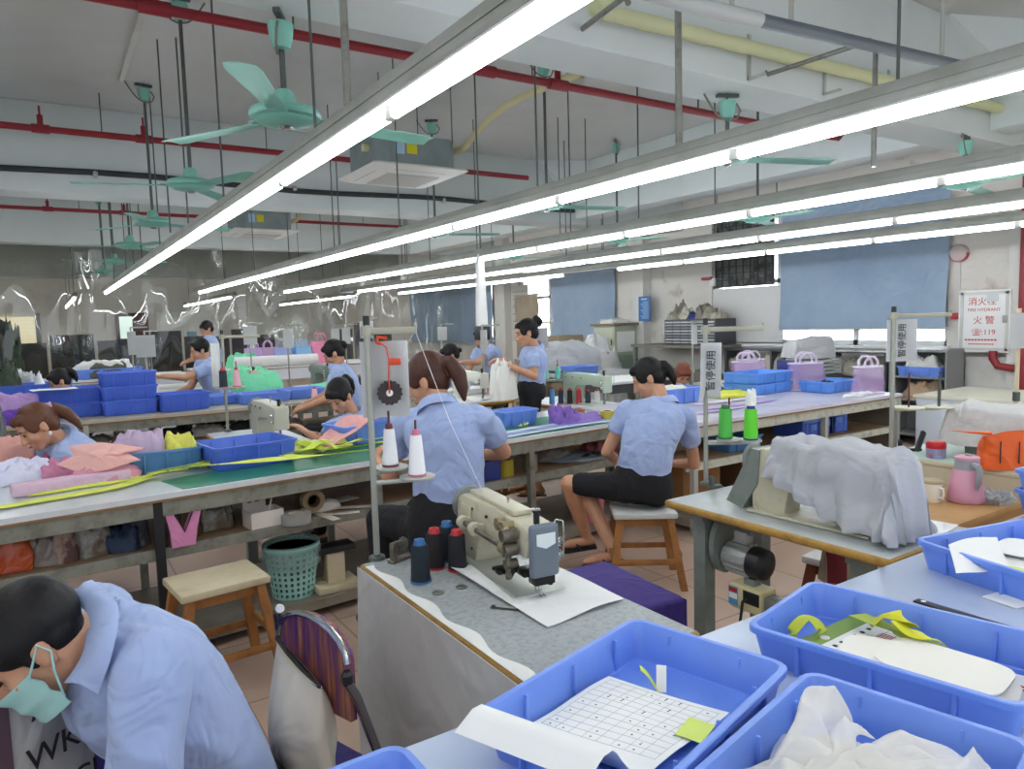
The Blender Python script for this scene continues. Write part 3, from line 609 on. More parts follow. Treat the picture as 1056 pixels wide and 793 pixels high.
def thread_stand(x, y, z, lab, h=.75, arm=.25, arm_a=0, disc_z=.3, discs=((.0, .0),), r=.011, disc_r=.07, plate=STEEL):
    t = thing('thread_stand', lab, 'thread stand', (x, y, z))
    MB().cyl((0, 0, 0), (0, 0, h), r, n=10).build('pole', M('stand_grey', 'a5a79c', .4, .3), t)
    b = MB(); b.lathe([(.02, 0), (.028, .002), (.026, .012), (.014, .018)], n=14); b.build('base_clamp', DARKST, t)
    if arm:
        d = V((math.cos(arm_a), math.sin(arm_a), 0)); q = MB(); q.box(d*arm/2+V((0, 0, h-.02)), (arm, .022, .022), .004, rz=arm_a); q.cyl(d*arm+V((0, 0, h-.03)), d*arm+V((0, 0, h+.005)), .005, n=8); q.cyl((0, 0, h-.035), (0, 0, h-.005), r*1.9, n=12); q.build('guide_arm', M('arm_grey', 'a8a594', .4, .2), t)
        MB().cyl((0, 0, h), (0, 0, h+.03), r*1.05, n=10).build('end_cap', BLACKP, t)
    for (dx, dy, dz) in discs:
        q = MB(); q.lathe([(.008, -.004), (disc_r, -.002), (disc_r*1.02, .004), (disc_r*.96, .006), (.008, .004)], (dx, dy, disc_z+dz), 24); q.box((dx/2, dy/2, disc_z+dz-.008), (max(abs(dx), .03), .018, .01), rz=0) if not dy else q.tube([(0, 0, disc_z+dz-.008), (dx, dy, disc_z+dz-.008)], .008, 6)
        q.build('spool_plate', plate, t)
        MB().cyl((dx, dy, disc_z+dz), (dx, dy, disc_z+dz+.19), .004, n=6).build('spool_pin', M('dark_red_pin', '5a2a2c', .4), t)
    return t
def hang_card(x, y, z, w_, h_, az, lab, txt=None, sleeve=True, mat=None, tilt=0, fs=None):
    """a card in a clear sleeve; az = direction its face looks to"""
    t = thing('sign_card' if txt else 'pattern_card', lab, 'card', (x, y, z)); t.rotation_euler = (0, tilt, az)
    c = MB(); c.sheet(lambda u, v: (.004*math.sin(u*3+v*2), (u-.5)*w_, (v-.5)*h_), 6, 6, .0012); c.build('card', mat or PAPER, t)
    if sleeve:
        c = MB(); c.sheet(lambda u, v: (.007+.005*math.sin(u*5+v*3), (u-.5)*(w_+.012), (v-.5)*(h_+.016)), 6, 8, 0); c.build('clear_sleeve', SLEEVE, t)
    if txt: text(txt, fs or w_*.62, LETTER, t, (.0068, 0, 0), (PI/2, -PI/2, PI/2), .0003, sx=1)
    return t
def sleeve_mat():
    mt = bpy.data.materials.new('clear_sleeve'); mt.use_nodes = True; nt = mt.node_tree; nt.nodes.clear(); L = nt.links.new
    out = nt.nodes.new('ShaderNodeOutputMaterial'); mix = nt.nodes.new('ShaderNodeMixShader'); tr = nt.nodes.new('ShaderNodeBsdfTransparent'); gl = nt.nodes.new('ShaderNodeBsdfGlossy')
    gl.inputs['Roughness'].default_value = .12; fr = nt.nodes.new('ShaderNodeFresnel'); fr.inputs[0].default_value = 1.4
    L(fr.outputs[0], mix.inputs[0]); L(tr.outputs[0], mix.inputs[1]); L(gl.outputs[0], mix.inputs[2]); L(mix.outputs[0], out.inputs[0]); return mt
SLEEVE = sleeve_mat()
def draped(name, secs, mat, lab, cat='cover', seed=3, amp=.02, n=44, closed_end=True):
    """cloth over a machine: secs = [(centre, half_width, top_height, bottom_height)] along its axis"""
    mb = MB(); rs = []; k = len(secs); ax = (V(secs[-1][0])-V(secs[0][0])).normalized(); sd = V((-ax.y, ax.x, 0)); F = 3; full = []
    for i in range(k-1):
        for f in range(F):
            t = f/F; a, b = secs[i], secs[i+1]; full.append((V(a[0]).lerp(V(b[0]), t),)+tuple(a[q]*(1-t)+b[q]*t for q in (1, 2, 3)))
    full.append((V(secs[-1][0]),)+tuple(secs[-1][1:]))
    for i, (c, w_, top, bot) in enumerate(full):
        ring = []
        for j in range(n):
            u = j/(n-1)*2-1; s_ = math.copysign(min(1, abs(u)*2.1)**.8, u)*w_ if abs(u) < .5 else math.copysign(w_*(1+.18*(abs(u)-.5)*2), u)
            zz = top-(abs(u)*2)**3*.035 if abs(u) < .5 else top-.035-(top-.035-bot)*((abs(u)-.5)*2)
            P = V((c.x+sd.x*s_, c.y+sd.y*s_, zz)); q = P*7+V((seed, 0, seed)); w1 = fbm(q, 3); w2 = -abs(noise.noise(V((i*.33, u*3.1, seed)))) + .2
            nrm = (sd*(1 if u > 0 else -1)*(.2+.8*min(1, abs(u)*1.4))+V((0, 0, 1-abs(u)*.8)))
            hang = max(0, (abs(u)-.5)*2)
            P = P+nrm*(amp*w1+amp*1.6*w2)+ax*amp*.8*noise.noise(q*.7)*(1)+sd*math.copysign(1, u)*hang*amp*.8*math.sin(i*1.9+seed)
            if P.z < bot: P.z = bot
            ring.append(P)
        rs.append(ring)
    # the cloth hangs over both ends as well
    def endcap(r, c, d):
        out = []
        for q in (.45, 1.0):
            nr = []
            for j, p in enumerate(r):
                zc = c[3]; top = p.z; z_ = top+(zc-top)*q; nr.append(V((p.x, p.y, z_))+d*(.012+.02*q+.012*math.sin(j*.9+seed)*q))
            out.append(nr)
        return out
    e1 = endcap(rs[0], full[0], -ax); e2 = endcap(rs[-1], full[-1], ax)
    mb.sheet(lambda u, v: (e1[::-1]+rs+e2)[round(u*(len(rs)+3))][round(v*(n-1))], len(rs)+3, n-1, .0)
    o = mb.build(name, mat, None, angle=75); return tag(o, lab, cat)
def work_table(name, lab, corners_y, x0, x1, z=.80, th=.05, top=LAM, rail=STEEL, legs=(), shelf_z=.53, low_z=.1, skew=0, cat='work table', low=True, apron=.07):
    """long bench along x between y0 and y1, sheared by skew in y per metre"""
    y0, y1 = corners_y; t = thing(name, lab, cat, (x0, y0, 0)); L = x1-x0; D = y1-y0
    sh = lambda x, y: y+skew*x
    def slab(mb, xa, xb, ya, yb, za, zb):
        vs = [(xx, sh(xx, yy), zz) for zz in (za, zb) for xx, yy in ((xa, ya), (xb, ya), (xb, yb), (xa, yb))]
        mb.add(vs, [(3, 2, 1, 0), (4, 5, 6, 7), (0, 1, 5, 4), (1, 2, 6, 5), (2, 3, 7, 6), (3, 0, 4, 7)]); return mb
    sm = MB(); sm.smooth = False; slab(sm, 0, L, 0, D, z-th*.5, z); sm.build('tabletop', top, t)
    sm = MB(); sm.smooth = False; slab(sm, 0, L, .0, D, z-th*.5-.012, z-th*.5); sm.build('board_edge', M('brown_edge', '8a6a45', .6), t)
    sm = MB(); sm.smooth = False; slab(sm, .0, L, .012, .05, z-th*.5-.012-apron, z-th*.5-.012); slab(sm, 0, L, D-.05, D-.01, z-th*.5-.012-apron, z-th*.5-.012); sm.build('apron', rail, t)
    if shelf_z:
        sm = MB(); sm.smooth = False; slab(sm, .02, L-.02, .08, D-.05, shelf_z-.012, shelf_z); sm.build('shelf', M('shelf_board', '9b7b5a', .6, var=(5, '86684a', .45, .7)), t)
        sm = MB(); sm.smooth = False; slab(sm, .0, L, .05, .08, shelf_z-.05, shelf_z+.004); slab(sm, 0, L, D-.05, D-.03, shelf_z-.05, shelf_z+.004); sm.build('shelf_rail', rail, t)
    if low:
        sm = MB(); sm.smooth = False; slab(sm, .02, L-.02, .02, D-.05, low_z-.05, low_z); sm.build('foot_board', M('foot_board', '8f8779', .7, var=(4, '776e60', .45, .7)), t)
    for (lx, m_) in legs:
        for ly in (.03, D-.03):
            MB().b2((lx-.02, sh(lx, ly)-.02, 0), (lx+.02, sh(lx, ly)+.02, z-th*.5-.012)).build('leg', m_ if ly < .1 else rail, t)
    return t
def sew_table(x0, y0, x1, y1, z, lab, edge=PLYEDGE, top=LAM, motor=True, th=.032):
    t = thing('sewing_table', lab, 'sewing table', ((x0+x1)/2, (y0+y1)/2, 0)); w_ = x1-x0; d = y1-y0
    MB().box((0, 0, z-th/2), (w_, d, th), .012, seg=3).build('table_edge', edge, t); MB().box((0, 0, z-.001), (w_-.02, d-.02, .004), .001).build('tabletop', top, t)
    for sy in (-1, 1):
        q = MB(); q.b2((-w_/2+.06, sy*(d/2-.14)-.03, .03), (-w_/2+.12, sy*(d/2-.14)+.03, z-th-.03)); q.b2((w_/2-.12, sy*(d/2-.14)-.03, .03), (w_/2-.06, sy*(d/2-.14)+.03, z-th-.03))
        q.b2((-w_/2+.02, sy*(d/2-.14)-.03, 0), (w_/2-.02, sy*(d/2-.14)+.03, .04), .006); q.b2((-w_/2+.04, sy*(d/2-.14)-.035, z-th-.03), (w_/2-.04, sy*(d/2-.14)+.035, z-th)); q.build('leg_frame', GREYEN, t)
    q = MB(); q.b2((-w_/2+.08, -d/2+.14, .14), (-w_/2+.12, d/2-.14, .18)); q.build('cross_bar', GREYEN, t)
    return t
# ================================================================== foreground
def CL(h, rough=.85): return M('cloth_'+h, h, rough, fold=(7, .5), bump=(220, .06))
ZF = .78
t = thing('cutting_bench', 'pale blue white laminate bench along the bottom edge carrying the nearest blue crates', 'work table', (1.5, .4, 0))
MB().b2((-2.1, -.85, ZF-.04), (2.0, .76, ZF-.004), .004).build('board', M('bench_edge', 'b9bdc4', .4), t); MB().b2((-2.1, -.85, ZF-.004), (2.0, .76, ZF), .001).build('tabletop', M('blue_white_laminate', 'c3cfe6', .22, var=(2.5, 'b3c0dc', .45, .75)), t)
for lx in (-2.0, 0, 1.9):
    for ly in (-.75, .68): MB().b2((lx-.025, ly-.025, 0), (lx+.025, ly+.025, ZF-.04)).build('leg', STEEL, t)
FC = dict(L=.52, W=.365, Hh=.085)
crate(.883, .951, ZF, R(14.5), 'blue plastic crate holding a printed cutting sheet and a yellow-green note', mat=CRATE, **FC)
crate(.972, .580, ZF, R(12), 'blue plastic crate in front full of sheer white netting', mat=CRATE, **FC)
crate(1.483, .798, ZF, R(-78), 'blue plastic crate holding an order card, yellow webbing and white cut panels', mat=CRATE, **FC)
crate(2.35, .882, ZF, R(-12), 'blue plastic crate at right with white papers, in front of the pink kettle', mat=CRATE, **FC)
crate(.19, .868, ZF, R(1), 'blue plastic crate cut off by the bottom edge beside the folding chair', mat=CRATE, **FC)
crate(3.24, .99, ZF, R(-10), 'lower blue crate of the pair cut off by the right edge', mat=CRATE, **FC)
crate(3.24, .995, ZF+.075, R(-8), 'upper blue crate of the pair cut off by the right edge', mat=CRATE, **FC)
# contents of crate A: printed sheet
INK = M('grey_print', 'a4a4aa', .7)
t = thing('printed_sheet', 'white printed cutting chart hanging over the crate edge', 'paper', (0, 0, 0))
SA, SB_, SC = at(468, 742, .885), at(628, 698, .803), at(752, 737, .797); SB_ = V(SB_); SC = V(SC); SA = V(SA)
SD = SA+(SC-SB_)
def on(u, v, up=.0):
    a = SA.lerp(SB_, u); b_ = SD.lerp(SC, u); q = a.lerp(b_, v)
    z_ = .886 if u < .16 else (.886-.0836*math.sin(min(1, (u-.16)/.22)*PI/2) if u < .38 else .8024)
    return V((q.x, q.y, z_-.03*max(0, .1-u)*8+.0035*math.sin(u*9+v*3)*(1 if u > .4 else 0)+up))
MB().sheet(lambda u, v: on(u, v), 40, 10, .001).build('sheet', PAPER, t)
g = MB()
for i in range(9): g.tube([on(.47+.05*k, .05+.112*i, .0008) for k in range(11)], .0006, 4)
for i in range(12): g.tube([on(.47+.0455*i, .05+.09*k, .0008) for k in range(11)], .0006, 4)
g.build('chart_lines', INK, t)
tx = MB(); random.seed(3)
for i in range(8):
    for j in range(11):
        if random.random() < .42:
            p = on(.49+.0455*j, .10+.112*i, .001); tx.box(p, (.0035, .0035, .0005), rz=.25)
            if random.random() < .4: tx.box(p+V((.006, .001, 0)), (.0035, .0035, .0005), rz=.25)
tx.build('chart_figures', M('pale_ink', '6a6a70', .7), t)
p = at(717, 754, .808); tag(MB().sheet(lambda u, v: ((u-.5)*.06, (v-.5)*.05, .002+.004*u), 3, 3, .0006).build('sticky_note', M('note_green', 'dcec78', .7), None, (p.x, p.y, .807), R(18)), 'yellow-green sticky note on the printed chart', 'note')
def tab(name, a, b_, w_, mat, lab):
    a = V(a); b_ = V(b_); d = (b_-a).normalized(); s_ = V((d.y, -d.x, 0)).normalized()
    return tag(MB().sheet(lambda u, v: a.lerp(b_, u)+s_*(v-.5)*w_+V((0, 0, .004*math.sin(u*5))), 8, 2, .001).build(name, mat), lab, 'cloth scrap')
tab('fabric_tab', at(660, 689, .842), at(679, 710, .800), .022, CL('c9d85a'), 'yellow-green zipper tape scrap in the printed chart crate')
tab('fabric_tab', at(682, 686, .842), at(682, 712, .800), .020, WHITECL, 'white tape scrap beside the yellow-green scrap')
# contents of B: sheer netting
NET = M('sheer_net', 'f1eee8', .6, alpha=.72, fold=(6, .5), bump=(300, .08))
def net(cx, cy, rz, a, b, h, seed, lab, lift=.0):
    def fn(u, v):
        P = V((u*2.4+seed, v*2.4, seed*.7)); r1 = .5+noise.noise(P*.8)*1.1; r2 = 1-(abs(noise.noise(P*1.3+V((4, 2, 1))))**2+.02)**.5*1.8
        ed = min(1, min(u, 1-u, v, 1-v)*5)
        x_ = (u-.5)*a+.04*noise.noise(P*.9+V((9, 0, 0))); y_ = (v-.5)*b+.04*noise.noise(P*.9+V((0, 9, 0)))
        return (x_*math.cos(rz)-y_*math.sin(rz)+cx, x_*math.sin(rz)+y_*math.cos(rz)+cy, ZF+.012+lift+h*(.25+.55*max(0, r1)+.3*max(0, r2))*(.35+.65*ed))
    return tag(MB().sheet(fn, 46, 36, 0).build('netting_piece', NET, None, angle=80), lab, 'netting', 'sheer netting pieces')
for i, q in enumerate(((.93, .62, .3, .30, .20, .07, 2), (1.04, .58, -.4, .24, .22, .08, 5.3), (.90, .55, 1.1, .22, .20, .09, 8.1), (1.02, .52, .1, .28, .18, .10, 11.7), (.97, .64, .25, .26, .10, .11, 14.2))): net(*q, 'crumpled piece of sheer white netting in the front crate', lift=.008*i)
# contents of C
HA, HB = V(at(822, 662, .806)), V(at(878, 636, .806)); hd = (HB-HA); hl = hd.length; hx = hd.normalized(); hy = V((hx.y, -hx.x, 0))
t = thing('order_card', 'order card with green header and a hand written form in the crate', 'card', (HA+HB)/2, math.atan2(hy.y, hy.x)); w2 = hl/2
MB().b2((0, -w2, 0), (.25, w2, .003)).build('card', PAPER, t); MB().b2((0, -w2, .003), (.045, w2, .0036)).build('green_header', M('olive_print', '7f9c3c', .5), t)
g = MB(); random.seed(5)
for i in range(6): g.box((.10+.024*i, 0, .0034), (.0010, hl*.9, .0006))
for i in range(4): g.box((.16, -w2*.9+w2*.6*i, .0034), (.12, .0010, .0006))
g.build('form_lines', INK, t); g = MB()
for i in range(6): g.box((.066, -w2*.62+w2*.25*i, .0034), (.010, .009, .0006)); g.box((.066, -w2*.62+w2*.25*i, .0036), (.003, .011, .0006))
g.build('form_title', LETTER, t); g = MB()
for i in range(4): g.box((.12, w2*.45+.007*i, .0034), (.05, .0025, .0006))
g.build('red_stamp', REDINK, t)
MB().lathe([(.003, 0), (.011, 0), (.011, .001), (.003, .001)], (.03, -w2*.45, .0036), 16).build('header_dot', PAPER, t)
YW = CL('d3d11c', .6)
A_ = lambda px, py, z: V(at(px, py, z))
ribbon('webbing_strap', [A_(816, 662, .80), A_(818, 650, .83), A_(832, 637, .845), A_(846, 648, .83), A_(840, 660, .80)], .028, M('olive_web', 'b3bd2c', .6), 'olive yellow webbing loop at the left end of the order card crate')
ribbon('webbing_strap', [A_(884, 634, .835), A_(905, 642, .845), A_(925, 650, .835), A_(950, 662, .83), A_(968, 664, .815)], .045, M('olive_flat', '9db02c', .6), 'flat olive webbing under the bright yellow strap')
ribbon('webbing_strap', [A_(898, 646, .835), A_(912, 634, .865), A_(930, 636, .87), A_(938, 648, .84), A_(928, 656, .825)], .040, YW, 'bright yellow webbing loop standing at the back of the crate', n=50, twist=.3)
ribbon('webbing_strap', [A_(922, 640, .865), A_(938, 652, .85), A_(955, 657, .842), A_(970, 662, .83)], .034, YW, 'bright yellow webbing tail lying to the right of the loop', twist=.2)
def blob(n, rx, ry, e=4.2): return [(math.copysign(abs(math.cos(2*PI*i/n))**(2/e), math.cos(2*PI*i/n))*rx, math.copysign(abs(math.sin(2*PI*i/n))**(2/e), math.sin(2*PI*i/n))*ry) for i in range(n)]
CREAM = M('cream_board_piece', 'f0ece2', .75)
for i, (px, py, z, rx, ry, rz, lab) in enumerate(((955, 695, .822, .155, .085, -75, 'lower cream cut panel in the order card crate'), (915, 678, .828, .09, .085, -68, 'cream panel with a straight edge leaning over the order card'), (972, 686, .834, .115, .082, -82, 'top cream cut panel with rounded end'))):
    q = at(px, py, z); tag(MB().prism(blob(40, rx, ry), 0, .003).build('cut_panel', CREAM, None, (q.x, q.y, z), R(rz)), lab, 'cut panel')
q = at(1042, 712, ZF+.012); paper(q.x, q.y, ZF+.012, .15, .16, R(-75), 'white form with red print under the cream panels')
q = at(1040, 708, .80); rr_ = MB()
for k in range(4): rr_.box((q.x-.01+.012*k, q.y-.004*k, .7975), (.006, .04, .0006), rz=-.2)
tag(rr_.build('red_print', REDINK), 'red stamped lines on the white form at the right end of the order card crate', 'print')
# crate D papers
for i, (px, py, z, rx, ry, rz) in enumerate(((1032, 583, .812, .11, .075, -16), (1046, 574, .825, .12, .08, -8), (1056, 566, .838, .09, .07, 5))):
    q = at(px, py, z); tag(MB().prism(blob(36, rx, ry), 0, .003).build('cut_panel', PAPER, None, (q.x, q.y, z), R(rz)), ('lowest white panel at the left in the crate before the kettle', 'middle white panel in the crate before the kettle', 'top white panel in the crate before the kettle')[i], 'cut panel')
a_, b_, c2_ = V(at(978, 562, .866)), V(at(1028, 552, .866)), V(at(1040, 582, .842))
tag(MB().sheet(lambda u, v: a_.lerp(b_, u)+(c2_-b_)*v+V((0, 0, .008*math.sin(u*4+v*2))), 10, 6, .001).build('paper_sheet', PAPER), 'white sheet leaning on the rim of the crate before the kettle', 'paper')
q = at(1046, 588, .84); tag(MB().box((0, 0, 0), (.05, .04, .004)).build('sticky_note', M('note_green', 'dcec78', .7), None, (q.x, q.y, .84), R(5)), 'yellow-green note in the crate before the kettle', 'note')
t = thing('steel_ruler', 'long black ruler lying on the pale bench between two crates', 'ruler', (0, 0, ZF))
a = at(944, 620, ZF); b = at(1056, 654, ZF); d = (b-a).normalized(); e = a+d*.62; an = math.atan2(d.y, d.x)
MB().box(((a+e)/2-V((0, 0, ZF))+V((0, 0, .003))), (.62, .028, .005), .002, rz=an).build('blade', BLACKP, t); MB().cyl(a+d*.02+V((0, 0, .004-ZF)), a+d*.02+V((0, 0, .0065-ZF)), .006, n=12).build('hanging_hole_ring', CHROME, t)
p = at(1045, 618, ZF); paper(p.x, p.y, ZF+.001, .12, .09, R(-10), 'small white slip on the bench above the black ruler')
p = at(700, 650, ZF)
# ------------------------------------------------- nearest sewing table, with the hung cloth and the heavy machine
FELT = M('grey_felt_top', 'a9aeaf', .6, bump=(160, .15), var=(60, '8f9595', .45, .7))
t1 = sew_table(.80, 1.175, 1.295, 2.17, ZF, 'nearest sewing table with a grey foam top and a white sheet hung along its side', top=FELT)
def dr(u, v): # cloth hung along the left side
    y = 1.16+1.0*u; z_ = ZF-.004-(ZF-.05)*v; w_ = .012*math.sin(u*13+v*2)*v+.02*math.sin(u*5+1)*v
    return (.795-.02*v-w_*1.0-(.004), y+.02*v*math.sin(v*4), z_)
tag(MB().sheet(dr, 44, 20, .003).build('hung_sheet', M('worn_white_sheet', 'c6c6c3', .8, var=(3, 'b2b2ae', .45, .75), fold=(3, .35), bump=(120, .06))), 'worn white sheet hung down the side of the nearest sewing table', 'sheet')
def dr2(u, v): return (.80+.5*u, 2.178+.006*math.sin(u*9)*v, ZF-.004-.35*v)
ld = MB(); ld.sheet(lambda u, v: (.803+.03*v+.012*math.sin(u*25)*v, 1.2+.92*u, ZF+.0035), 40, 3, .001)
tag(ld.build('tape_strip', M('torn_white_tape', 'e9e9e4', .4)), 'torn strip of white tape along the edge of the grey foam top', 'tape')
n_ = at(557, 612, ZF+.01); MR = R(-97)
machine(n_.x-.262*.9*math.cos(MR), n_.y-.262*.9*math.sin(MR), ZF+.004, MR, 'big cream walking-foot sewing machine with a grey face plate on the nearest table', big=True, face=M('slate_face', '6f7883', .4), s=.9)
t = tag(MB().sheet(lambda u, v: (1.0+.27*u+.0*v*(1-u), 1.93-.52*v+.10*u*(v-.3)-.05*u, ZF+.008+.02*max(0, .12-u)*8*max(0, (.5-v))*1.0+.004*math.sin(u*6+v*4)), 24, 24, .002).build('white_fabric', WHITECL), 'white fabric panel under the needle of the big machine', 'cloth')
for i, (px, py) in enumerate(((464, 557), (497, 570))):
    p = at(px-60*(i == 9), py, ZF)
for (px, py, lab) in ((452, 612, 'front'), (476, 606, 'rear')):
    p = at(px, py, ZF); tag(MB().lathe([(.003, 0), (.016, 0), (.018, .002), (.015, .0035), (.003, .002)], (p.x, p.y, ZF+.001), 18).build('table_plug', GREYMETAL), lab+' round metal plug set in the grey foam top', 'plug')
p = at(522, 628, ZF); t = thing('slide_plate', 'small dark slotted plate in the grey foam top left of the white panel', 'plate', (p.x, p.y, ZF), R(-50)); MB().box((0, 0, .003), (.085, .022, .004), .002).build('plate', M('dark_plate', '4b4b48', .4, .6), t); MB().box((0, 0, .0055), (.06, .009, .002)).build('slot', STEEL, t)
# thread cones on it
for (px, py, hx, tip, lab, st) in ((434, 600, '16242e', '3a6ea8', 'dark navy thread cone with a blue tip standing nearest the table edge', 1), (449, 586, '1b1416', 'c62f38', 'black thread cone with a red tip behind the navy cone', 1), (472, 588, '18181e', 'c62f38', 'black thread cone with a red tip beside the machine column', 1), (462, 578, '14202c', '3a6ea8', 'dark thread cone with a blue tip between the red-tipped cones', 1)):
    p = at(px, py, ZF); cone(p.x, p.y, ZF+.002, hx, lab, h=.118, r=.030, tip=tip, straight=True)
p = at(413, 578, ZF); t = thing('bobbin_winder', 'small dark iron bobbin winder at the corner of the nearest sewing table', 'winder', (p.x, p.y, ZF), R(20))
q = MB(); q.box((0, 0, .006), (.09, .03, .012), .003); q.box((-.03, 0, .035), (.016, .022, .06), .003); q.box((-.005, 0, .06), (.06, .016, .014), .003); q.build('bracket', M('worn_iron', '7d766a'), t); MB().lathe([(.004, 0), (.022, .002), (.022, .01), (.004, .012)], (.02, 0, .05), 18, (0, 1, 0)).build('wheel', DARKST, t)
# thread stand with cones and hanging scissors etc.
sp = at(389, 577, ZF)
zz = aty(391, 335, sp.y).z
ts = thread_stand(sp.x, sp.y, ZF, 'tall grey thread stand on the nearest sewing table with two white cones', h=zz-ZF, arm=.155, arm_a=R(-35), disc_z=.28, discs=((.07, .02, .013), (.135, -.045, -.017)), r=.0105, disc_r=.058)
cone(sp.x+.07, sp.y+.02, ZF+.30, 'e9e9ec', 'white thread cone on the far spool plate of the tall stand', h=.13, r=.027, tip='7a3a3a')
cone(sp.x+.135, sp.y-.045, ZF+.27, 'eeeef1', 'white thread cone with a pink top on the near spool plate', h=.14, r=.029, tip='d77a96')
q0 = V((sp.x, sp.y, ZF+.58))
cq = aty(397, 391, sp.y+.03); cd = hang_card(cq.x, cq.y, cq.z, .155, .25, R(-115), 'blank white card clipped to the pole of the nearest thread stand')
t = thing('toothed_wheel', 'dark toothed wheel on an orange strap hung from the thread stand', 'wheel', tuple(aty(402, 405, sp.y-.03)), R(-118))
FRX = Matrix(((0, 0, 1, 0), (1, 0, 0, 0), (0, 1, 0, 0), (0, 0, 0, 1)))
w_ = MB(); pr = []
for i in range(60): a = 2*PI*i/60; rr = .041 if (i//2) % 2 else .0375; pr.append((rr*math.cos(a), rr*math.sin(a)))
w_.prism(pr, -.004, .004, FRX); w_.build('disc', M('brown_black_disc', '34292a', .5), t); MB().lathe([(.002, .004), (.011, .0045), (.011, .0075), (.002, .008)], (0, 0, 0), 18, (1, 0, 0)).build('white_hub', PAPER, t)
MB().tube([(.008, 0, .0), (.008, .0, .05), (.004, .002, .10), (.006, -.004, .145), (.012, -.02, .16)], .007, 8, flat=.4).build('orange_strap', M('orange_rubber', 'd9481f', .5), t)
MB().tube([(.01, -.02, .158), (.012, -.034, .165), (.01, -.03, .18), (.005, 0, .175)], .006, 8).build('strap_knot', M('orange_rubber', 'd9481f', .5), t)
MB().box((.008, .02, .10), (.012, .04, .022), .004).build('strap_tab', M('orange_rubber', 'd9481f', .5), t)
THR = M('thread_white', 'f2f2f2', .6)
tip_ = V((sp.x+.155*math.cos(R(-35)), sp.y+.155*math.sin(R(-35)), zz-.02))
tag(MB().tube([tip_, tip_.lerp(V((sp.x+.045, sp.y+.04, ZF+.49)), .5)+V((0, 0, .02)), V((sp.x+.045, sp.y+.04, ZF+.48))], .0009, 5).build('thread', THR), 'white thread running from the stand arm down to the far cone', 'thread')
hm = V((n_.x-.02, n_.y+.25, ZF+.24)); tag(MB().tube([tip_, tip_.lerp(hm, .5)-V((0, 0, .03)), hm], .0009, 5).build('thread', THR), 'white thread running from the stand arm to the big machine', 'thread')
# purple covered bench seat
t = thing('purple_bench', 'low bench wrapped in purple cloth beside the nearest sewing table', 'bench', (1.83, 2.20, 0), R(-4))
MB().box((0, 0, .43), (.44, .52, .05), .02, seg=3).build('seat', CL('4a3a86'), t)
q = MB(); q.sheet(lambda u, v: (.222+.006*math.sin(u*11)*v, -.26+.52*u, .44-.17*v), 16, 5, .003); q.sheet(lambda u, v: (-.22+.44*u, -.262-.006*math.sin(u*9)*v, .44-.17*v), 10, 5, .003); q.build('cloth_skirt', CL('3b2c78'), t)
for sx in (-1, 1):
    for sy in (-1, 1): MB().b2((sx*.18-.02, sy*.21-.02, 0), (sx*.18+.02, sy*.21+.02, .41)).build('leg', WOOD, t)
# folding chair with the beige bag
t = thing('folding_chair', 'folding chair with a chrome frame and a streaky purple backrest', 'chair', (.49, 1.70, .0), R(-72)); t.scale = (1, 1, 1.03)
FR = M('chair_chrome', '8f9096', .25, .9)
MB().tube([(-.155, .22, 0), (-.155, .10, .42), (-.15, .02, .70), (-.13, .0, .80), (-.1, -.01, .82)], .0115, 10).build('back_post', FR, t)
MB().tube([(.155, .22, 0), (.155, .10, .42), (.15, .02, .66), (.145, .0, .70)], .0115, 10).build('back_post', FR, t)
MB().tube([(-.15, -.26, 0), (-.15, .06, .44)], .0115, 10).build('front_leg', FR, t); MB().tube([(.15, -.26, 0), (.15, .06, .44)], .0115, 10).build('front_leg', FR, t)
q = MB(); q.box((0, -.06, .43), (.33, .34, .035), .015, seg=3); q.build('seat', CL('39306e'), t)
STREAK = bpy.data.materials.new('streaky_purple'); STREAK.use_nodes = True; nt = STREAK.node_tree; bs = nt.nodes['Principled BSDF']; bs.inputs['Roughness'].default_value = .25
tc = nt.nodes.new('ShaderNodeTexCoord'); mp = nt.nodes.new('ShaderNodeMapping'); mp.inputs['Scale'].default_value = (60, 60, 5); nz = nt.nodes.new('ShaderNodeTexNoise'); nz.inputs['Scale'].default_value = 1; nz.inputs['Detail'].default_value = 3
rp = nt.nodes.new('ShaderNodeValToRGB'); rp.color_ramp.elements[0].position = .3; rp.color_ramp.elements[0].color = lin('4a3070'); rp.color_ramp.elements[1].position = .65; rp.color_ramp.elements[1].color = lin('a2664a'); e_ = rp.color_ramp.elements.new(.47); e_.color = lin('7a4a5e'); e_ = rp.color_ramp.elements.new(.8); e_.color = lin('c9a08a')
for a_, b_ in ((tc.outputs['Object'], mp.inputs[0]), (mp.outputs[0], nz.inputs['Vector']), (nz.outputs['Fac'], rp.inputs[0]), (rp.outputs[0], bs.inputs['Base Color'])): nt.links.new(a_, b_)
br = [(-.14, .60), (-.14, .74)]+[(-.14+.14*(1-math.cos(k*PI/10)), .74+.08*math.sin(k*PI/10)) for k in range(1, 10)]+[(.14, .74), (.14, .60)]
q = MB(); q.prism(br, -.012, .006, Matrix(((1, 0, 0, 0), (0, .0, -1, .015), (0, 1, 0, 0), (0, 0, 0, 1)))); q.build('backrest', STREAK, t)
q = MB(); q.tube([(x_, .006, z_) for x_, z_ in br[1:-1]], .008, 8); q.build('backrest_rim', CHROME, t)
MB().lathe([(.004, 0), (.014, .0), (.015, .02), (.008, .028)], (.145, 0, .70), 12).build('post_cap', BLACKP, t)
t = thing('tote_bag', 'beige satin bag with a black zip hung over the folding chair', 'bag', (.478, 1.69, .02), R(-72))
BEI = M('beige_satin', 'd2c9b9', .45, fold=(6, .7), sheen=.3)
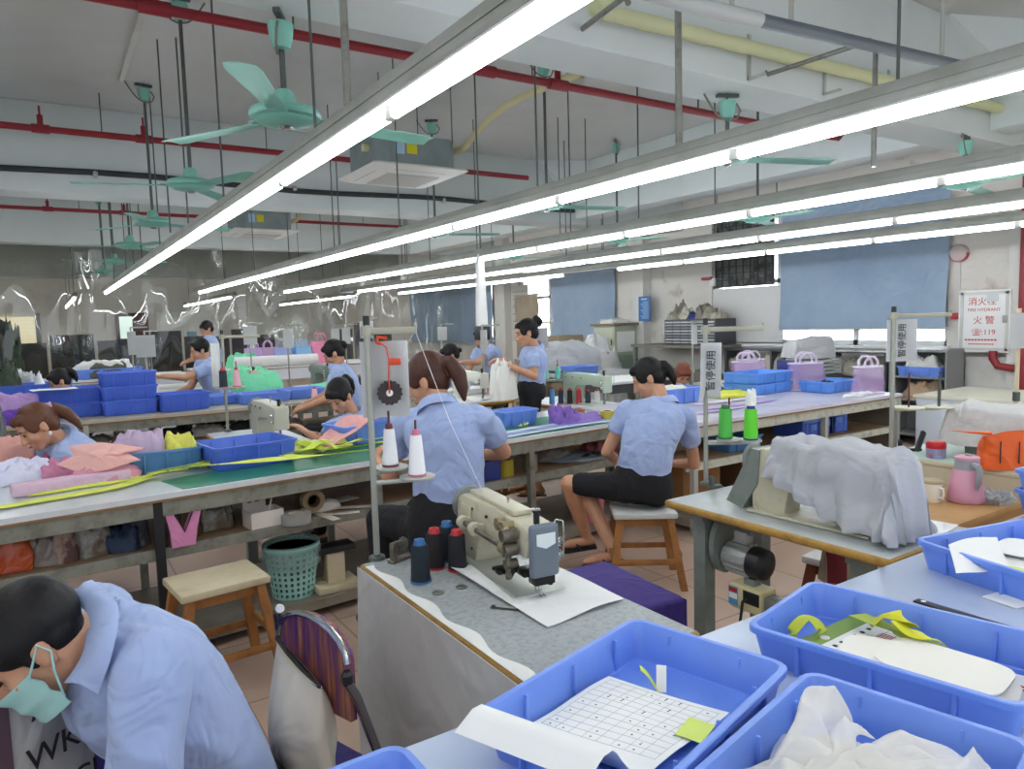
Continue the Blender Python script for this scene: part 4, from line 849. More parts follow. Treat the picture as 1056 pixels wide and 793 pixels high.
def bagf(u, v):
    a = 2*PI*u; w_ = .10*(1-.25*(v-.5)); d_ = .006+.06*math.sin(min(1, v*1.02)*PI)**.7
    zt_ = .76-.075*((math.cos(a)+1)/2)
    z_ = .40+(zt_-.40)*v; f_ = 1+.10*math.sin(a*5+v*5)*(1-v)
    return (w_*math.cos(a)*f_, -.02+d_*math.sin(a)*f_, z_)
MB().sheet(bagf, 48, 16, 0).build('bag_body', BEI, t)
q = MB(); q.tube([(.0875*math.cos(PI-PI*k/14)*.97, -.02-.010*math.sin(PI*k/14), .765-.075*((math.cos(PI-PI*k/14)+1)/2)) for k in range(15)], .006, 6); q.build('zip', BLACKP, t); q = MB(); q.tube([(.0875*math.cos(PI-PI*k/14)*1.0, -.02-.017*math.sin(PI*k/14), .765-.075*((math.cos(PI-PI*k/14)+1)/2)) for k in range(15)], .002, 6); q.build('zip_teeth', M('zip_gold', 'd8cfa6', .3, .6), t)
# stool behind the man
stool(.56, 3.28, 0, R(6), 'wooden stool with a pale board seat between the masked man and the bench shelves', S_=.37, Hh=.47)
# ------------------------------------------------- the covered machine table on the right
sew_table(2.13, 1.175, 2.665, 2.14, ZF, 'sewing table with a tan edge under the cloth-covered machine', top=M('grey_laminate', 'bdc2c0', .3, var=(4, 'a9aeac', .45, .75)))
mloc = at(830, 535, ZF)
machine(2.33, 1.57, ZF+.004, R(-88), 'grey-beige sewing machine mostly hidden under a pale grey cloth', big=False, simple=True, s=.92)
gm_ = [o for o in COL.objects if o.name.startswith('sewing_machine')][-1]
q = MB(); q.prism([(-.215, .26), (-.255, .265), (-.385, .02), (-.30, .0), (-.225, .12)], -.075, .06, Matrix(((1, 0, 0, 0), (0, 0, -1, 0), (0, 1, 0, 0), (0, 0, 0, 1)))); q.build('belt_guard', GREYEN, gm_)
draped('dust_cover', [((2.335, 1.70, 0), .085, 1.07, .93), ((2.335, 1.64, 0), .088, 1.10, .90), ((2.335, 1.55, 0), .088, 1.075, .865), ((2.335, 1.47, 0), .09, 1.105, .835), ((2.34, 1.38, 0), .10, 1.09, .81), ((2.345, 1.27, 0), .10, 1.07, .80), ((2.345, 1.24, 0), .10, 1.05, .80)], CL('b9babf'), 'pale grey cloth thrown over the sewing machine right of centre', amp=.032, seed=4)
q = at(930, 545, ZF); paper(2.53, 1.36, ZF+.003, .22, .30, R(8), 'white paper lying on the table beside the covered machine')
q = at(720, 502, ZF)
p = at(737, 503, ZF); t = thing('bobbin_winder', 'small dark bobbin winder by the pole of the covered machine table', 'winder', (p.x, p.y, ZF)); q = MB(); q.box((0, 0, .006), (.07, .03, .012), .003); q.box((-.02, 0, .03), (.014, .02, .05), .003); q.build('bracket', DARKST, t); MB().lathe([(.003, 0), (.014, .002), (.014, .01), (.003, .012)], (.01, 0, .03), 14, (0, 1, 0)).build('wheel', DARKST, t)
p = at(780, 520, ZF); tag(MB().lathe([(.003, 0), (.011, 0), (.011, .03), (.007, .045), (.003, .047)], (p.x, p.y, ZF+.001), 14).build('white_peg', PAPER), 'short white plastic peg before the covered machine', 'peg')
# motor and control box under the table
mo = at(762, 572, .55)
t = thing('sewing_motor', 'ribbed grey motor with a black end under the covered machine table', 'motor', (2.28, 1.83, .575), R(-90))
q = MB(); q.lathe([(.01, -.10), (.05, -.095), (.06, -.08), (.06, .03), (.058, .035), (.01, .035)], (0, 0, 0), 26, (1, 0, 0))
for k in range(16):
    a = 2*PI*k/16; q.box((-.025, .062*math.cos(a), .062*math.sin(a)), (.10, .004, .012), rot=Matrix.Rotation(a-PI/2, 3, 'X'))
q.build('motor_body', M('motor_grey', 'b3b5b2', .4, .4), t); q = MB(); q.lathe([(.01, .03), (.062, .03), (.064, .045), (.060, .085), (.03, .10), (.01, .10)], (0, 0, 0), 26, (1, 0, 0)); q.build('end_bell', BLACKP, t)
MB().box((-.02, 0, .09), (.06, .05, .05), .006).build('mount', M('motor_grey', '9b9d9a'), t); q = MB(); q.box((-.0, .0, .14), (.05, .03, .075), .004); q.build('hanger', GREYEN, t)
q = MB(); q.prism([(.085*math.cos(a)*1.0, .12*math.sin(a)+.02) for a in [2*PI*k/28 for k in range(28)]], -.125, -.10, Matrix(((0, 0, 1, 0), (1, 0, 0, 0), (0, 1, 0, .02), (0, 0, 0, 1)))); q.build('belt_cover', GREYEN, t)
t = thing('control_box', 'cream motor control box with a small colour label, hung below the motor', 'control box', (2.27, 1.80, .435), R(-90))
MB().box((0, 0, 0), (.16, .09, .10), .01, seg=3).build('case', M('cream_case', 'd9cf9f', .4), t); MB().box((.115, 0, -.01), (.08, .07, .08), .01).build('gear_end', M('grey_cast', '8e9189', .4, .4), t); MB().box((.03, -.046, .012), (.075, .004, .05), .001).build('dark_panel', BLACKP, t)
MB().box((-.055, -.046, .0), (.045, .003, .075)).build('label', M('label_blue_red', '5fa0cf', .4), t, label='blue, white and red label'); MB().box((-.055, -.0478, .024), (.04, .001, .018)).build('label_red_band', REDINK, t); MB().box((-.055, -.0478, .0), (.04, .001, .022)).build('label_white_band', PAPER, t)
q = MB(); q.box((.17, 0, -.01), (.03, .03, .02), .004); q.tube([(.18, 0, -.01), (.2, -.01, -.02), (.21, -.02, -.08), (.21, -.02, -.12)], .005, 6); q.build('plug_and_lead', BLACKP, t)
q = MB(); q.box((0, 0, .062), (.05, .04, .03)); q.build('hanger', GREYEN, t)
q = MB(); q.tube([(.01, -.05, .01), (.01, -.07, .0), (0, -.075, -.1), (.01, -.06, -.25), (.0, -.04, -.43)], .006, 6); q.build('cable', BLACKP, t)
# pole with sign and green cones
sp2 = at(728, 500, ZF); zt2 = aty(733, 335, sp2.y).z
thread_stand(sp2.x, sp2.y, ZF, 'thread stand on the covered machine table with green cones and a vertical sign', h=zt2-ZF, arm=.25, arm_a=R(-38), disc_z=.205, discs=((.085, -.06, .0), (.16, -.11, -.008)), r=.0105, disc_r=.055)
cone(sp2.x+.072, sp2.y-.05, ZF+.213, '4fb34a', 'deep green thread cone on the left of the spool plate', h=.14, r=.032, tip='2f6a3a', straight=True)
cone(sp2.x+.165, sp2.y-.115, ZF+.205, '62d033', 'bright lime green thread cone on the right of the spool plate', h=.145, r=.032, tip='2a3f8a', straight=True)
tw = pile('thread_tuft', sp2.x+.165, sp2.y-.115, ZF+.358, .022, .022, .075, WHITECL, 'tuft of loose white thread on top of the lime green cone', 'thread', seed=4, n=20)
c = aty(733, 382, sp2.y-.02); hang_card(c.x, c.y, c.z, .095, .245, R(-122), 'vertical sign card 暂停使用 on the pole above the deep green cone', '暂停使用', fs=.046, tilt=.06)
# ------------------------------------------------- next table to the right, desk with kettle
sew_table(3.72, 1.175, 4.30, 2.12, ZF, 'pale green topped sewing table at the right edge with the draped machine', edge=M('pale_edge', 'c9bfa4', .5), top=M('mint_laminate', 'b7cfc2', .3))
q = MB(); q.b2((3.725, 1.19, .45), (3.735, 2.1, ZF-.03)); tag(q.build('side_board', M('pale_ply', 'cdc2a6', .6)), 'pale board closing the side of the mint topped table', 'board')
draped('dust_cover', [((4.02, 1.90, 0), .08, 1.03, .84), ((4.02, 1.82, 0), .09, 1.065, .84), ((4.02, 1.6, 0), .10, 1.055, .84), ((4.02, 1.38, 0), .10, 1.05, .84), ((4.02, 1.25, 0), .10, 1.03, .84)], CL('cfcdcb'), 'light grey cloth draped over the machine behind the orange bag', amp=.015, seed=9)
machine(4.02, 1.60, ZF+.004, R(-90), 'dark based sewing machine under the light grey cloth behind the orange bag', mat=GREYEN, simple=True, s=.85)
t = thing('shopping_bag', 'bright orange plastic bag with dark stripes on the mint topped table', 'bag', (3.81, 1.53, ZF+.002), R(-45)); t.scale = (1.3, 1.1, 1.15)
OR = M('orange_plastic', 'e8631f', .4, fold=(8, .6)); 
def obag(u, v):
    a = 2*PI*u; e = .55; c_, s_ = math.cos(a), math.sin(a); x_ = math.copysign(abs(c_)**e, c_)*.11; y_ = math.copysign(abs(s_)**e, s_)*.06
    k_ = 1+.06*math.sin(a*4+v*6)*v; return (x_*k_*(1-.05*v), y_*k_*(1-.25*v), .15*v+(.035*math.cos(a*1+.5))*max(0, v-.6)*2)
MB().sheet(obag, 48, 12, 0).build('bag_body', OR, t)
MB().tube([(.10, 0, .13), (.13, .0, .20), (.16, .0, .27), (.175, 0, .33)], [.012, .016, .012, .006], 8, flat=.35).build('handle', OR, t); MB().tube([(-.09, -.03, .15), (-.14, -.05, .155), (-.22, -.07, .165)], [.02, .014, .004], 8, flat=.4).build('handle', OR, t)
for x_ in (-.06, .0, .06): MB().box((x_, -.0605, .075), (.004, .002, .09)).build('dark_stripe', BLACKP, t)
p = at(965, 472, ZF); t = thing('food_jar', 'round jar with a red lid and blue flowered side on the mint topped table', 'jar', (p.x, p.y, ZF+.001))
MB().lathe([(.004, 0), (.042, 0), (.046, .006), (.046, .05), (.004, .05)], n=24).build('jar_body', M('flowered_blue', '8fa0c8', .3, var=(60, 'c96d7a', .48, .6)), t); MB().lathe([(.004, .048), (.045, .048), (.047, .052), (.047, .075), (.04, .085), (.004, .088)], n=24).build('lid', M('red_lid', 'c8202a', .3), t)
p = at(938, 465, ZF); t = thing('bobbin_winder', 'dark bobbin winder on the mint topped table left of the jar', 'winder', (p.x, p.y, ZF)); q = MB(); q.box((0, 0, .008), (.12, .03, .012), .003, rz=-.6); q.box((-.04, .03, .03), (.014, .02, .06), .003); q.box((.05, -.03, .05), (.03, .02, .12), .004, rot=Matrix.Rotation(.6, 3, 'Y')); q.build('bracket', BLACKP, t)
sp3 = at(919, 468, ZF); zt3 = aty(922, 322, sp3.y).z
thread_stand(sp3.x, sp3.y, ZF, 'thread stand behind the jar with a sign card and long side arm', h=zt3-ZF, arm=.30, arm_a=R(-33), disc_z=.245, discs=((.07, -.05, .0), (.2, -.14, .0)), r=.012, disc_r=.075, plate=M('pale_plate', 'cfcdb4', .4))
c = aty(930, 351, sp3.y-.02); hang_card(c.x, c.y, c.z, .16, .22, R(-125), 'sign card 暂停使用 in a clear sleeve left of the hydrant box', '暂停使用', fs=.045)
MB_ = tag(MB().b2((-.006, -.006, 0), (.006, .006, .16)).build('wood_pin', DARKST, None, (sp3.x+.2, sp3.y-.14, ZF+.252)), 'bare spool pin standing on the plate of the stand behind the jar', 'pin')
ZD = .68
t = thing('tan_desk', 'low tan wooden desk with a mug and a pink kettle on it', 'desk', (3.28, 1.62, 0), 0)
MB().b2((-.34, -.22, ZD-.03), (.36, .30, ZD), .004).build('desktop', M('tan_board', 'c89b62', .45, var=(4, 'b98a52', .45, .7)), t); q = MB(); q.b2((-.34, -.22, ZD-.10), (.36, -.2, ZD-.03)); q.b2((-.34, -.22, ZD-.10), (-.32, .3, ZD-.03)); q.build('apron', M('tan_edge', 'b3854c', .5), t)
for sx in (-.31, .33):
    for sy in (-.19, .27): MB().b2((sx-.025, sy-.025, 0), (sx+.025, sy+.025, ZD-.03)).build('leg', M('tan_edge', 'b3854c'), t)
p = at(996, 517, ZD); t = thing('vacuum_kettle', 'pink vacuum kettle with a grey handle and spout ring', 'kettle', (p.x, p.y, ZD+.001), R(-125))
MB().lathe([(.004, 0), (.072, 0), (.078, .008), (.077, .03), (.066, .10), (.055, .14), (.052, .15), (.004, .15)], n=32).build('body', M('pink_enamel', 'd99db4', .28), t)
MB().lathe([(.004, .148), (.053, .148), (.05, .16), (.048, .195), (.004, .195)], n=32).build('collar', M('kettle_grey', '9a9da3', .35), t); MB().lathe([(.004, .193), (.05, .193), (.05, .203), (.03, .21), (.004, .21)], n=28).build('lid', M('pink_enamel', 'd99db4'), t); MB().box((.01, 0, .212), (.03, .022, .008), .003).build('lid_button', M('kettle_grey', '9a9da3'), t)
MB().tube([(.045, 0, .175), (.085, 0, .172), (.092, 0, .15), (.086, 0, .10), (.078, 0, .07)], [.011, .013, .014, .013, .006], 10).build('handle', M('kettle_grey', '9a9da3'), t)
q = MB(); q.tube([(.0, .068, .10), (.004, .073, .06), (-.012, .074, .04)], .004, 6); q.tube([(-.01, .07, .08), (.012, .07, .07)], .004, 6); q.build('dark_print', M('plum_print', '6b2b3f', .4), t)
p = at(961, 517, ZD); t = thing('mug', 'white mug with a beige lid standing left of the pink kettle', 'mug', (p.x, p.y, ZD+.001), R(-110))
MB().lathe([(.004, 0), (.038, 0), (.041, .004), (.041, .085), (.04, .088), (.036, .088), (.036, .01), (.004, .008)], n=28).build('cup', M('mug_white', 'eceadf', .25), t); MB().lathe([(.004, .10), (.038, .10), (.043, .095), (.043, .084), (.0395, .084)], n=28).build('lid', M('mug_beige', 'b9aa84', .35), t); MB().tube([(.038, 0, .07), (.062, 0, .068), (.066, 0, .045), (.06, 0, .026), (.038, 0, .024)], .0055, 8).build('handle', M('mug_white', 'eceadf'), t)
p = at(945, 508, ZD); t = thing('metal_caddy', 'small wire gadget with yellow loops behind the mug', 'gadget', (p.x+.03, p.y+.04, ZD+.001)); q = MB(); q.lathe([(.004, 0), (.022, 0), (.02, .01), (.012, .02), (.014, .07), (.018, .075), (.01, .09), (.004, .12)], n=14); q.build('post', CHROME, t); q = MB()
for k in range(3): q.tube([(-.03+.02*math.cos(a)+.0, .0+.01*k, .03+.03*k*.6+.02*math.sin(a)) for a in [2*PI*i/12 for i in range(12)]], .0025, 6, closed=True)
q.build('yellow_loop', M('yellow_wire', 'd7cf7a', .4), t)
p = at(1030, 522, ZD); pile('plastic_wrap', p.x+.06, p.y+.03, ZD+.001, .08, .05, .06, M('grey_film', 'a9a9ab', .35, fold=(14, .8)), 'crumpled grey plastic wrap right of the pink kettle', 'wrap', seed=6, fold=2)
# stool with the striped bag under the covered table
stool(2.98, 1.82, 0, R(8), 'wooden stool with a white topped seat under the covered machine table', S_=.36, Hh=.46, top=M('white_seat', 'cfd0ce', .35), wood=M('red_wood', '7d3f28', .5))
t = thing('striped_bag', 'red and cream striped cloth bag hanging at the stool under the covered machine table', 'bag', tuple(at(865, 590, .46)), R(-120))
STRIPE = bpy.data.materials.new('red_cream_stripe'); STRIPE.use_nodes = True; nt = STRIPE.node_tree; bs = nt.nodes['Principled BSDF']; bs.inputs['Roughness'].default_value = .8
tc = nt.nodes.new('ShaderNodeTexCoord'); sxn = nt.nodes.new('ShaderNodeSeparateXYZ'); mm_ = nt.nodes.new('ShaderNodeMath'); mm_.operation = 'MULTIPLY'; mm_.inputs[1].default_value = 55; ms = nt.nodes.new('ShaderNodeMath'); ms.operation = 'SINE'; rp = nt.nodes.new('ShaderNodeValToRGB'); rp.color_ramp.interpolation = 'CONSTANT'
rp.color_ramp.elements[0].color = lin('7d2a35'); rp.color_ramp.elements[1].color = lin('a99a86'); rp.color_ramp.elements[1].position = .5
for a_, b_ in ((tc.outputs['Object'], sxn.inputs[0]), (sxn.outputs['Y'], mm_.inputs[0]), (mm_.outputs[0], ms.inputs[0]), (ms.outputs[0], rp.inputs[0]), (rp.outputs[0], bs.inputs['Base Color'])): nt.links.new(a_, b_)
pile('bag_body', 0, 0, -.03, .05, .08, .19, STRIPE, None, parent=t, seed=2, fold=.5); q = MB(); q.tube([(0, -.04, .14), (0, -.02, .22), (0, .02, .22), (0, .04, .14)], .007, 6); q.build('handle', STRIPE, t)

# things on and under the masked man's place at the lower left
t = thing('cloth_covered_box', 'box covered with dark purple cloth under the masked man', 'box', (.04, 2.06, 0), R(-8)); MB().box((0, 0, .36), (.46, .30, .68), .02, seg=3).build('cloth_cover', CL('3d2c7a'), t)
t = thing('printed_tote', 'white cloth bag with dark hand-drawn letters before the masked man', 'bag', (-.10, 1.70, .52), R(38))
MB().sheet(lambda u, v: (-.17+.34*u, .02*math.sin(u*6+v*3), .36*v), 14, 8, .012).build('bag_body', M('printed_white', 'dcd9d4', .8, fold=(6, .5)), t); MB().b2((-.06, -.026, 0), (-.03, -.018, .36)).build('brown_band', M('plum_band', '6e5560', .7), t)
for k, tx_ in enumerate(('AKE', 'WKT', 'LUCI')): text(tx_, .07, LETTER, t, (.07, -.034, .28-.10*k), (PI/2, 0, 0), .001)
t = thing('bench_board', 'low work board carrying the white lettered bag', 'table', (-.5, 1.75, 0)); MB().b2((-.5, -.35, .47), (.36, .14, .51), .004).build('tabletop', LAM, t)
for sx in (-.45, .32):
    for sy in (-.31, .10): MB().b2((sx-.02, sy-.02, 0), (sx+.02, sy+.02, .47)).build('leg', STEEL, t)
# ================================================================== people
def capsule(mb, p0, p1, r0_, r1_, n=12, flat=1.0, up=None):
    p0 = V(p0); p1 = V(p1); d = p1-p0; L = d.length; d = d/L if L > 1e-6 else V((0, 0, 1)); x, y, _ = basis(d, up); rs = []
    for k in range(5):
        a = -PI/2+PI/2*k/4.0; rs.append((p0+d*r0_*math.sin(a), max(r0_*math.cos(a), .0004)))
    for k in range(1, 5):
        a = PI/2*k/4.0; rs.append((p1+d*r1_*math.sin(a), max(r1_*math.cos(a), .0004))) if k else None
    rs.insert(5, (p1, r1_))
    mb.rings([[c+x*math.cos(2*PI*j/n)*r+y*math.sin(2*PI*j/n)*r*flat for j in range(n)] for c, r in rs]); return mb
def fuse(mb, name, mat, parent, vox, smooth=4, folds=None, angle=60, label=None):
    o = mb.build(name+'_raw', mat)
    m_ = o.modifiers.new('r', 'REMESH'); m_.mode = 'VOXEL'; m_.voxel_size = vox; m_.use_smooth_shade = True
    s_ = o.modifiers.new('s', 'SMOOTH'); s_.factor = .5; s_.iterations = smooth
    me = bpy.data.meshes.new_from_object(o.evaluated_get(bpy.context.evaluated_depsgraph_get())); bpy.data.objects.remove(o)
    if folds:
        amp, sc, st = folds
        me.update(); nn = [v.normal.copy() for v in me.vertices]
        for v, q in zip(me.vertices, nn):
            p = v.co*sc; p = V((p.x+st[0], p.y*1.0+st[1], p.z*.6+st[2])); w_ = fbm(p, 2)*.6+(.35-abs(noise.noise(p*1.7+V((3, 1, 7))))*1.3)
            v.co += q*amp*w_
    me.materials.clear(); me.materials.append(mat)
    for p in me.polygons: p.use_smooth = True
    r_ = bpy.data.objects.new(name, me); COL.objects.link(r_); r_.parent = parent
    if label: r_['label'] = label
    return r_
def hand(mb, w_, d, nrm, side=1, curl=.5, s=1.0):
    """w_: wrist, d: direction of the palm, nrm: way the back of the hand looks; side=+1 thumb on the d x nrm side"""
    w_ = V(w_); d = V(d).normalized(); nrm = V(nrm); nrm = (nrm-d*nrm.dot(d)).normalized(); x = d.cross(nrm)*side
    capsule(mb, w_, w_+d*.025*s, .024*s, .026*s, flat=.72, up=nrm)
    for k in (-1, -.33, .33, 1): capsule(mb, w_+d*.02*s+x*k*.016*s, w_+d*.082*s+x*k*.027*s, .015*s, .0125*s)
    for k, L in zip((1, .36, -.3, -.95), (.072, .080, .074, .058)):
        p = w_+d*.082*s+x*k*.028*s; a = 0; dd = d
        for i, f in enumerate((.45, .32, .23)):
            a += curl*(.55 if i == 0 else .75); dd = (d*math.cos(a)-nrm*math.sin(a)+x*k*.06).normalized(); q = p+dd*L*s*f
            capsule(mb, p, q, (.0092-.0008*i)*s, (.0086-.0009*i)*s, n=8); p = q
    p = w_+d*.025*s+x*.022*s; dd = (d*.62+x*.68-nrm*.22).normalized(); q = p+dd*.042*s; capsule(mb, p, q, .0135*s, .0105*s, n=8)
    dd = (d*.85+x*.25-nrm*.35*(.4+curl)).normalized(); capsule(mb, q, q+dd*.032*s, .0103*s, .0085*s, n=8)
def frame(Fd, Ud):
    y = V(Fd).normalized(); z = V(Ud); z = (z-y*z.dot(y)).normalized(); x = y.cross(z); return Matrix((x, y, z)).transposed()
def head_parts(mb, hair, C_, Fm, sex, style, s=1.0, tail=None):
    T = lambda x, y, z: C_+Fm @ V((x, y, z))*s
    E_ = lambda m_, x, y, z, a, b, c: m_.ell(T(x, y, z), (a*s, b*s, c*s), Fm, 18, 12)
    E_(mb, 0, -.012, .028, .074, .093, .083); E_(mb, 0, .022, -.02, .061, .068, .083); E_(mb, 0, .035, -.062, .043, .048, .045); E_(mb, 0, .058, -.094, .025, .024, .018)
    for sx in (-1, 1):
        E_(mb, sx*.036, .055, -.03, .026, .026, .028); E_(mb, sx*.073, -.008, -.018, .009, .019, .030); E_(mb, sx*.077, -.016, -.010, .006, .012, .022); E_(mb, sx*.03, .071, .024, .026, .016, .012)
    capsule(mb, T(0, .083, .012), T(0, .105, -.032), .0075*s, .0125*s, n=10); E_(mb, .010, .096, -.035, .008, .009, .007); E_(mb, -.010, .096, -.035, .008, .009, .007)
    E_(mb, 0, .086, -.062, .020, .010, .0065); E_(mb, 0, .084, -.073, .017, .010, .007)
    # hair
    E_(hair, 0, -.024, .040, .083, .094, .086); E_(hair, 0, -.045 if sex == 'f' else -.036, -.01 if sex == 'f' else .0, .072, .062 if sex == 'f' else .056, .075 if sex == 'f' else .062)
    for sx in (-1, 1):
        E_(hair, sx*.060, .0, .035, .024, .062, .045)
        if sex == 'f': E_(hair, sx*.066, .028, .022, .014, .035, .045)
        else: E_(hair, sx*.068, .012, .0, .010, .014, .03)
    if style in ('bangs', 'tail_bangs'):
        for k in (-2, -1, 0, 1, 2): E_(hair, k*.021, .063-.005*abs(k), .058-.006*abs(k), .020, .026, .034)
    elif sex == 'm':
        for k in (-2, -1, 0, 1, 2): E_(hair, k*.022, .042-.006*abs(k), .090-.008*abs(k), .026, .036, .026)
    else:
        for k in (-1, 1): E_(hair, k*.034, .045, .075, .035, .036, .03)
    if tail:
        pts = [T(*p) for p in tail[0]]; k = len(pts)
        for i in range(k-1): capsule(hair, pts[i], pts[i+1], tail[1][i]*s, tail[1][i+1]*s, n=12)
def person(lab, root, J, sex='f', hair=HAIRB, style='tail', tail=None, vox=.007, shirt=SHIRT, bottom='skirt', bottom_mat=BLACKCL, hs=1.0, shade=0, eyes=True, sleeve=.55, hand_l=None, hand_r=None, legs=True, mask=False, w=1.0, name='person', shoe='flip', hand_vox=None, crown=None, collar=True):
    """J: world joints: pelvis, neck, head, fd (face direction), up, sl/sr shoulders, el/er elbows, wl/wr wrists, and when legs: kl/kr, al/ar, toe"""
    rt = V((root[0], root[1], root[2] if len(root) > 2 else 0)); t = thing(name, lab, 'person', rt)
    K = {k: (V(v)-rt if k not in ('fd', 'up', 'toe') else V(v)) for k, v in J.items() if k != 'hem'}
    pel, nk, hd = K['pelvis'], K['neck'], K['head']; lat = (K['sr']-K['sl']); lat.normalize()
    sp_ = nk-pel; mid = K.get('mid', pel+sp_*.5); Fm = frame(K['fd'], K['up'])
    fwd = V((0, 0, 1)).cross(lat).normalized()     # chest direction
    # ---- the body, one surface
    b = MB(); hr = MB(); head_parts(b, hr, hd, Fm, sex, style, hs, tail)
    capsule(b, nk+V((0, 0, -.02)), hd+Fm @ V((0, -.02, -.05))*hs, .055*w, .052*w)
    def torso(mb, grow, rows):
        rs = []
        for f, hw, hd_ in rows:
            c = (pel.lerp(mid, f*2) if f < .5 else mid.lerp(nk, f*2-1)); tan = (mid-pel if f < .5 else nk-mid).normalized() if f not in (.5,) else sp_.normalized()
            la = (lat-tan*lat.dot(tan)).normalized(); fo = tan.cross(la)
            rs.append([c+la*math.copysign(abs(math.cos(a))**.8, math.cos(a))*(hw*w+grow)+fo*math.sin(a)*(hd_*w+grow) for a in [2*PI*j/28 for j in range(28)]])
        mb.rings(rs)
    torso(b, -.012, [(-.05, .14, .10), (.1, .155, .11), (.4, .13, .095), (.7, .15, .105), (.88, .15, .09), (.97, .09, .06)])
    for S_, E_, W_ in (('sl', 'el', 'wl'), ('sr', 'er', 'wr')):
        capsule(b, K[S_], K[E_], .044*w, .037*w); capsule(b, K[E_], K[W_], .038*w, .025*w)
    for sd, W_, E_, hh in ((1, 'wl', 'el', hand_l), (-1, 'wr', 'er', hand_r)):
        d = (hh[0] if hh and hh[0] else (K[W_]-K[E_])); hand(b, K[W_], d, hh[1] if hh else (0, 0, 1), sd if not hh or len(hh) < 4 else hh[3], hh[2] if hh else .5)
    if legs:
        for sd, k_, a_ in ((-1, 'kl', 'al'), (1, 'kr', 'ar')):
            hip = pel+lat*.085*sd+V((0, 0, -.02)); capsule(b, hip, K[k_], .082*w, .053*w); capsule(b, K[k_], K[k_].lerp(K[a_], .35), .052*w, .053*w); capsule(b, K[k_].lerp(K[a_], .3), K[a_], .054*w, .034*w)
            tv = V(K['toe']).normalized(); hl = K[a_]-tv*.03+V((0, 0, -.045)); capsule(b, K[a_], hl, .034, .03); capsule(b, hl, hl+tv*.12, .029, .032); capsule(b, hl+tv*.11, hl+tv*.19+V((0, 0, -.008)), .034, .02, flat=.8)
    bd_ = fuse(b, 'body', SKIN, t, vox, 3)
    hmat = hair
    fuse(hr, 'hair', hmat, t, max(vox, .005), 2)
    # ---- clothes
    s_ = MB(); F_ = J.get('hem', -.06)
    torso(s_, .010, [(F_, .155, .118), (.02, .16, .12), (.2, .148, .112), (.4, .142, .105), (.6, .152, .112), (.78, .162, .112), (.9, .145, .09), (.985, .085, .07), (1.03, .07, .065)])
    for S_, E_ in (('sl', 'el'), ('sr', 'er')):
        capsule(s_, nk.lerp(K[S_], .3)-V((0, 0, .02)), K[S_]-V((0, 0, .005)), .058*w, .062*w)
        e = K[S_].lerp(K[E_], sleeve); d = (K[E_]-K[S_]).normalized(); x, y, _ = basis(d)
        s_.rings([[c+x*math.cos(a)*r+y*math.sin(a)*r for a in [2*PI*j/20 for j in range(20)]] for c, r in ((K[S_]-d*.03, .04*w), (K[S_], .063*w), (K[S_].lerp(e, .5), .062*w), (e, .060*w))])
        if sleeve > .9:
            e2 = K[E_].lerp(K['wl' if S_ == 'sl' else 'wr'], sleeve-1); capsule(s_, K[E_], e2, .057*w, .048*w)
    st = (rt.x*3.1, rt.y*2.3, hs)
    st_ = fuse(s_, 'shirt', shirt, t, max(vox, .007), 3, folds=(.015 if vox < .0055 else .012, 6.0, st))
    if collar:
        c = MB(); nd = (hd+Fm @ V((0, -.02, -.05))*hs-nk).normalized(); la = (lat-nd*lat.dot(nd)).normalized(); fo = nd.cross(la)
        def cf_(u, v):
            a = PI/2+.35+(2*PI-.7)*u; k_ = float(collar); r = (.062+.028*k_*v)*w+.008*math.sin(PI*v); hh = (.034-.052*v if v > .35 else .004+.045*v)*k_*1.25
            return nk+nd*(.0+hh)+la*math.cos(a)*r+fo*math.sin(a)*r*1.0
        c.sheet(cf_, 30, 6, .004); c.build('collar', shirt, st_, angle=80)
    if legs:
        g = MB()
        if bottom in ('skirt', 'shorts', 'trousers'):
            torso(g, .006, [(-.12, .165, .125), (.0, .182, .135), (.12, .168, .125), (.22, .148, .112), (.27, .14, .105)])
            ln = {'skirt': .80, 'shorts': .45, 'trousers': 1.0}[bottom]
            for sd, k_, a_ in ((-1, 'kl', 'al'), (1, 'kr', 'ar')):
                hip = pel+lat*.085*sd+V((0, 0, -.02)); capsule(g, hip, hip.lerp(K[k_], ln), .098*w, (.070 if ln < 1 else .066)*w)
                if bottom == 'trousers': capsule(g, K[k_], K[a_]+V((0, 0, .02)), .064*w, .05*w)
            if bottom == 'skirt': capsule(g, pel, ((K['kl']+K['kr'])/2).lerp(pel, .32), .095*w, .07*w)
        fuse(g, bottom, bottom_mat, t, max(vox, .008), 3, folds=(.005, 6.0, st))
        tv = V(K['toe']).normalized()
        for sd, a_ in ((-1, 'al'), (1, 'ar')):
            hl = K[a_]-tv*.055+V((0, 0, -.078)); sx = V((-tv.y, tv.x, 0)); q = MB()
            if shoe == 'flip':
                q.prism([(-.01, -.03), (.06, -.034), (.16, -.044), (.22, -.036), (.25, 0), (.22, .036), (.16, .044), (.06, .034), (-.01, .03)], -.016, 0, Matrix(((tv.x, sx.x, 0, hl.x), (tv.y, sx.y, 0, hl.y), (tv.z, 0, 1, hl.z), (0, 0, 0, 1)))); q.tube([hl+tv*.09+sx*.042, hl+tv*.13+sx*.02+V((0, 0, .045)), hl+tv*.2+V((0, 0, .03)), hl+tv*.13-sx*.02+V((0, 0, .045)), hl+tv*.09-sx*.042], .006, 6); q.build('sandal', BLACKP, t)
            else:
                capsule(q, hl+tv*.02+V((0, 0, .02)), hl+tv*.2+V((0, 0, .012)), .042, .04, flat=.9); q.build('shoe', BLACKP, t)
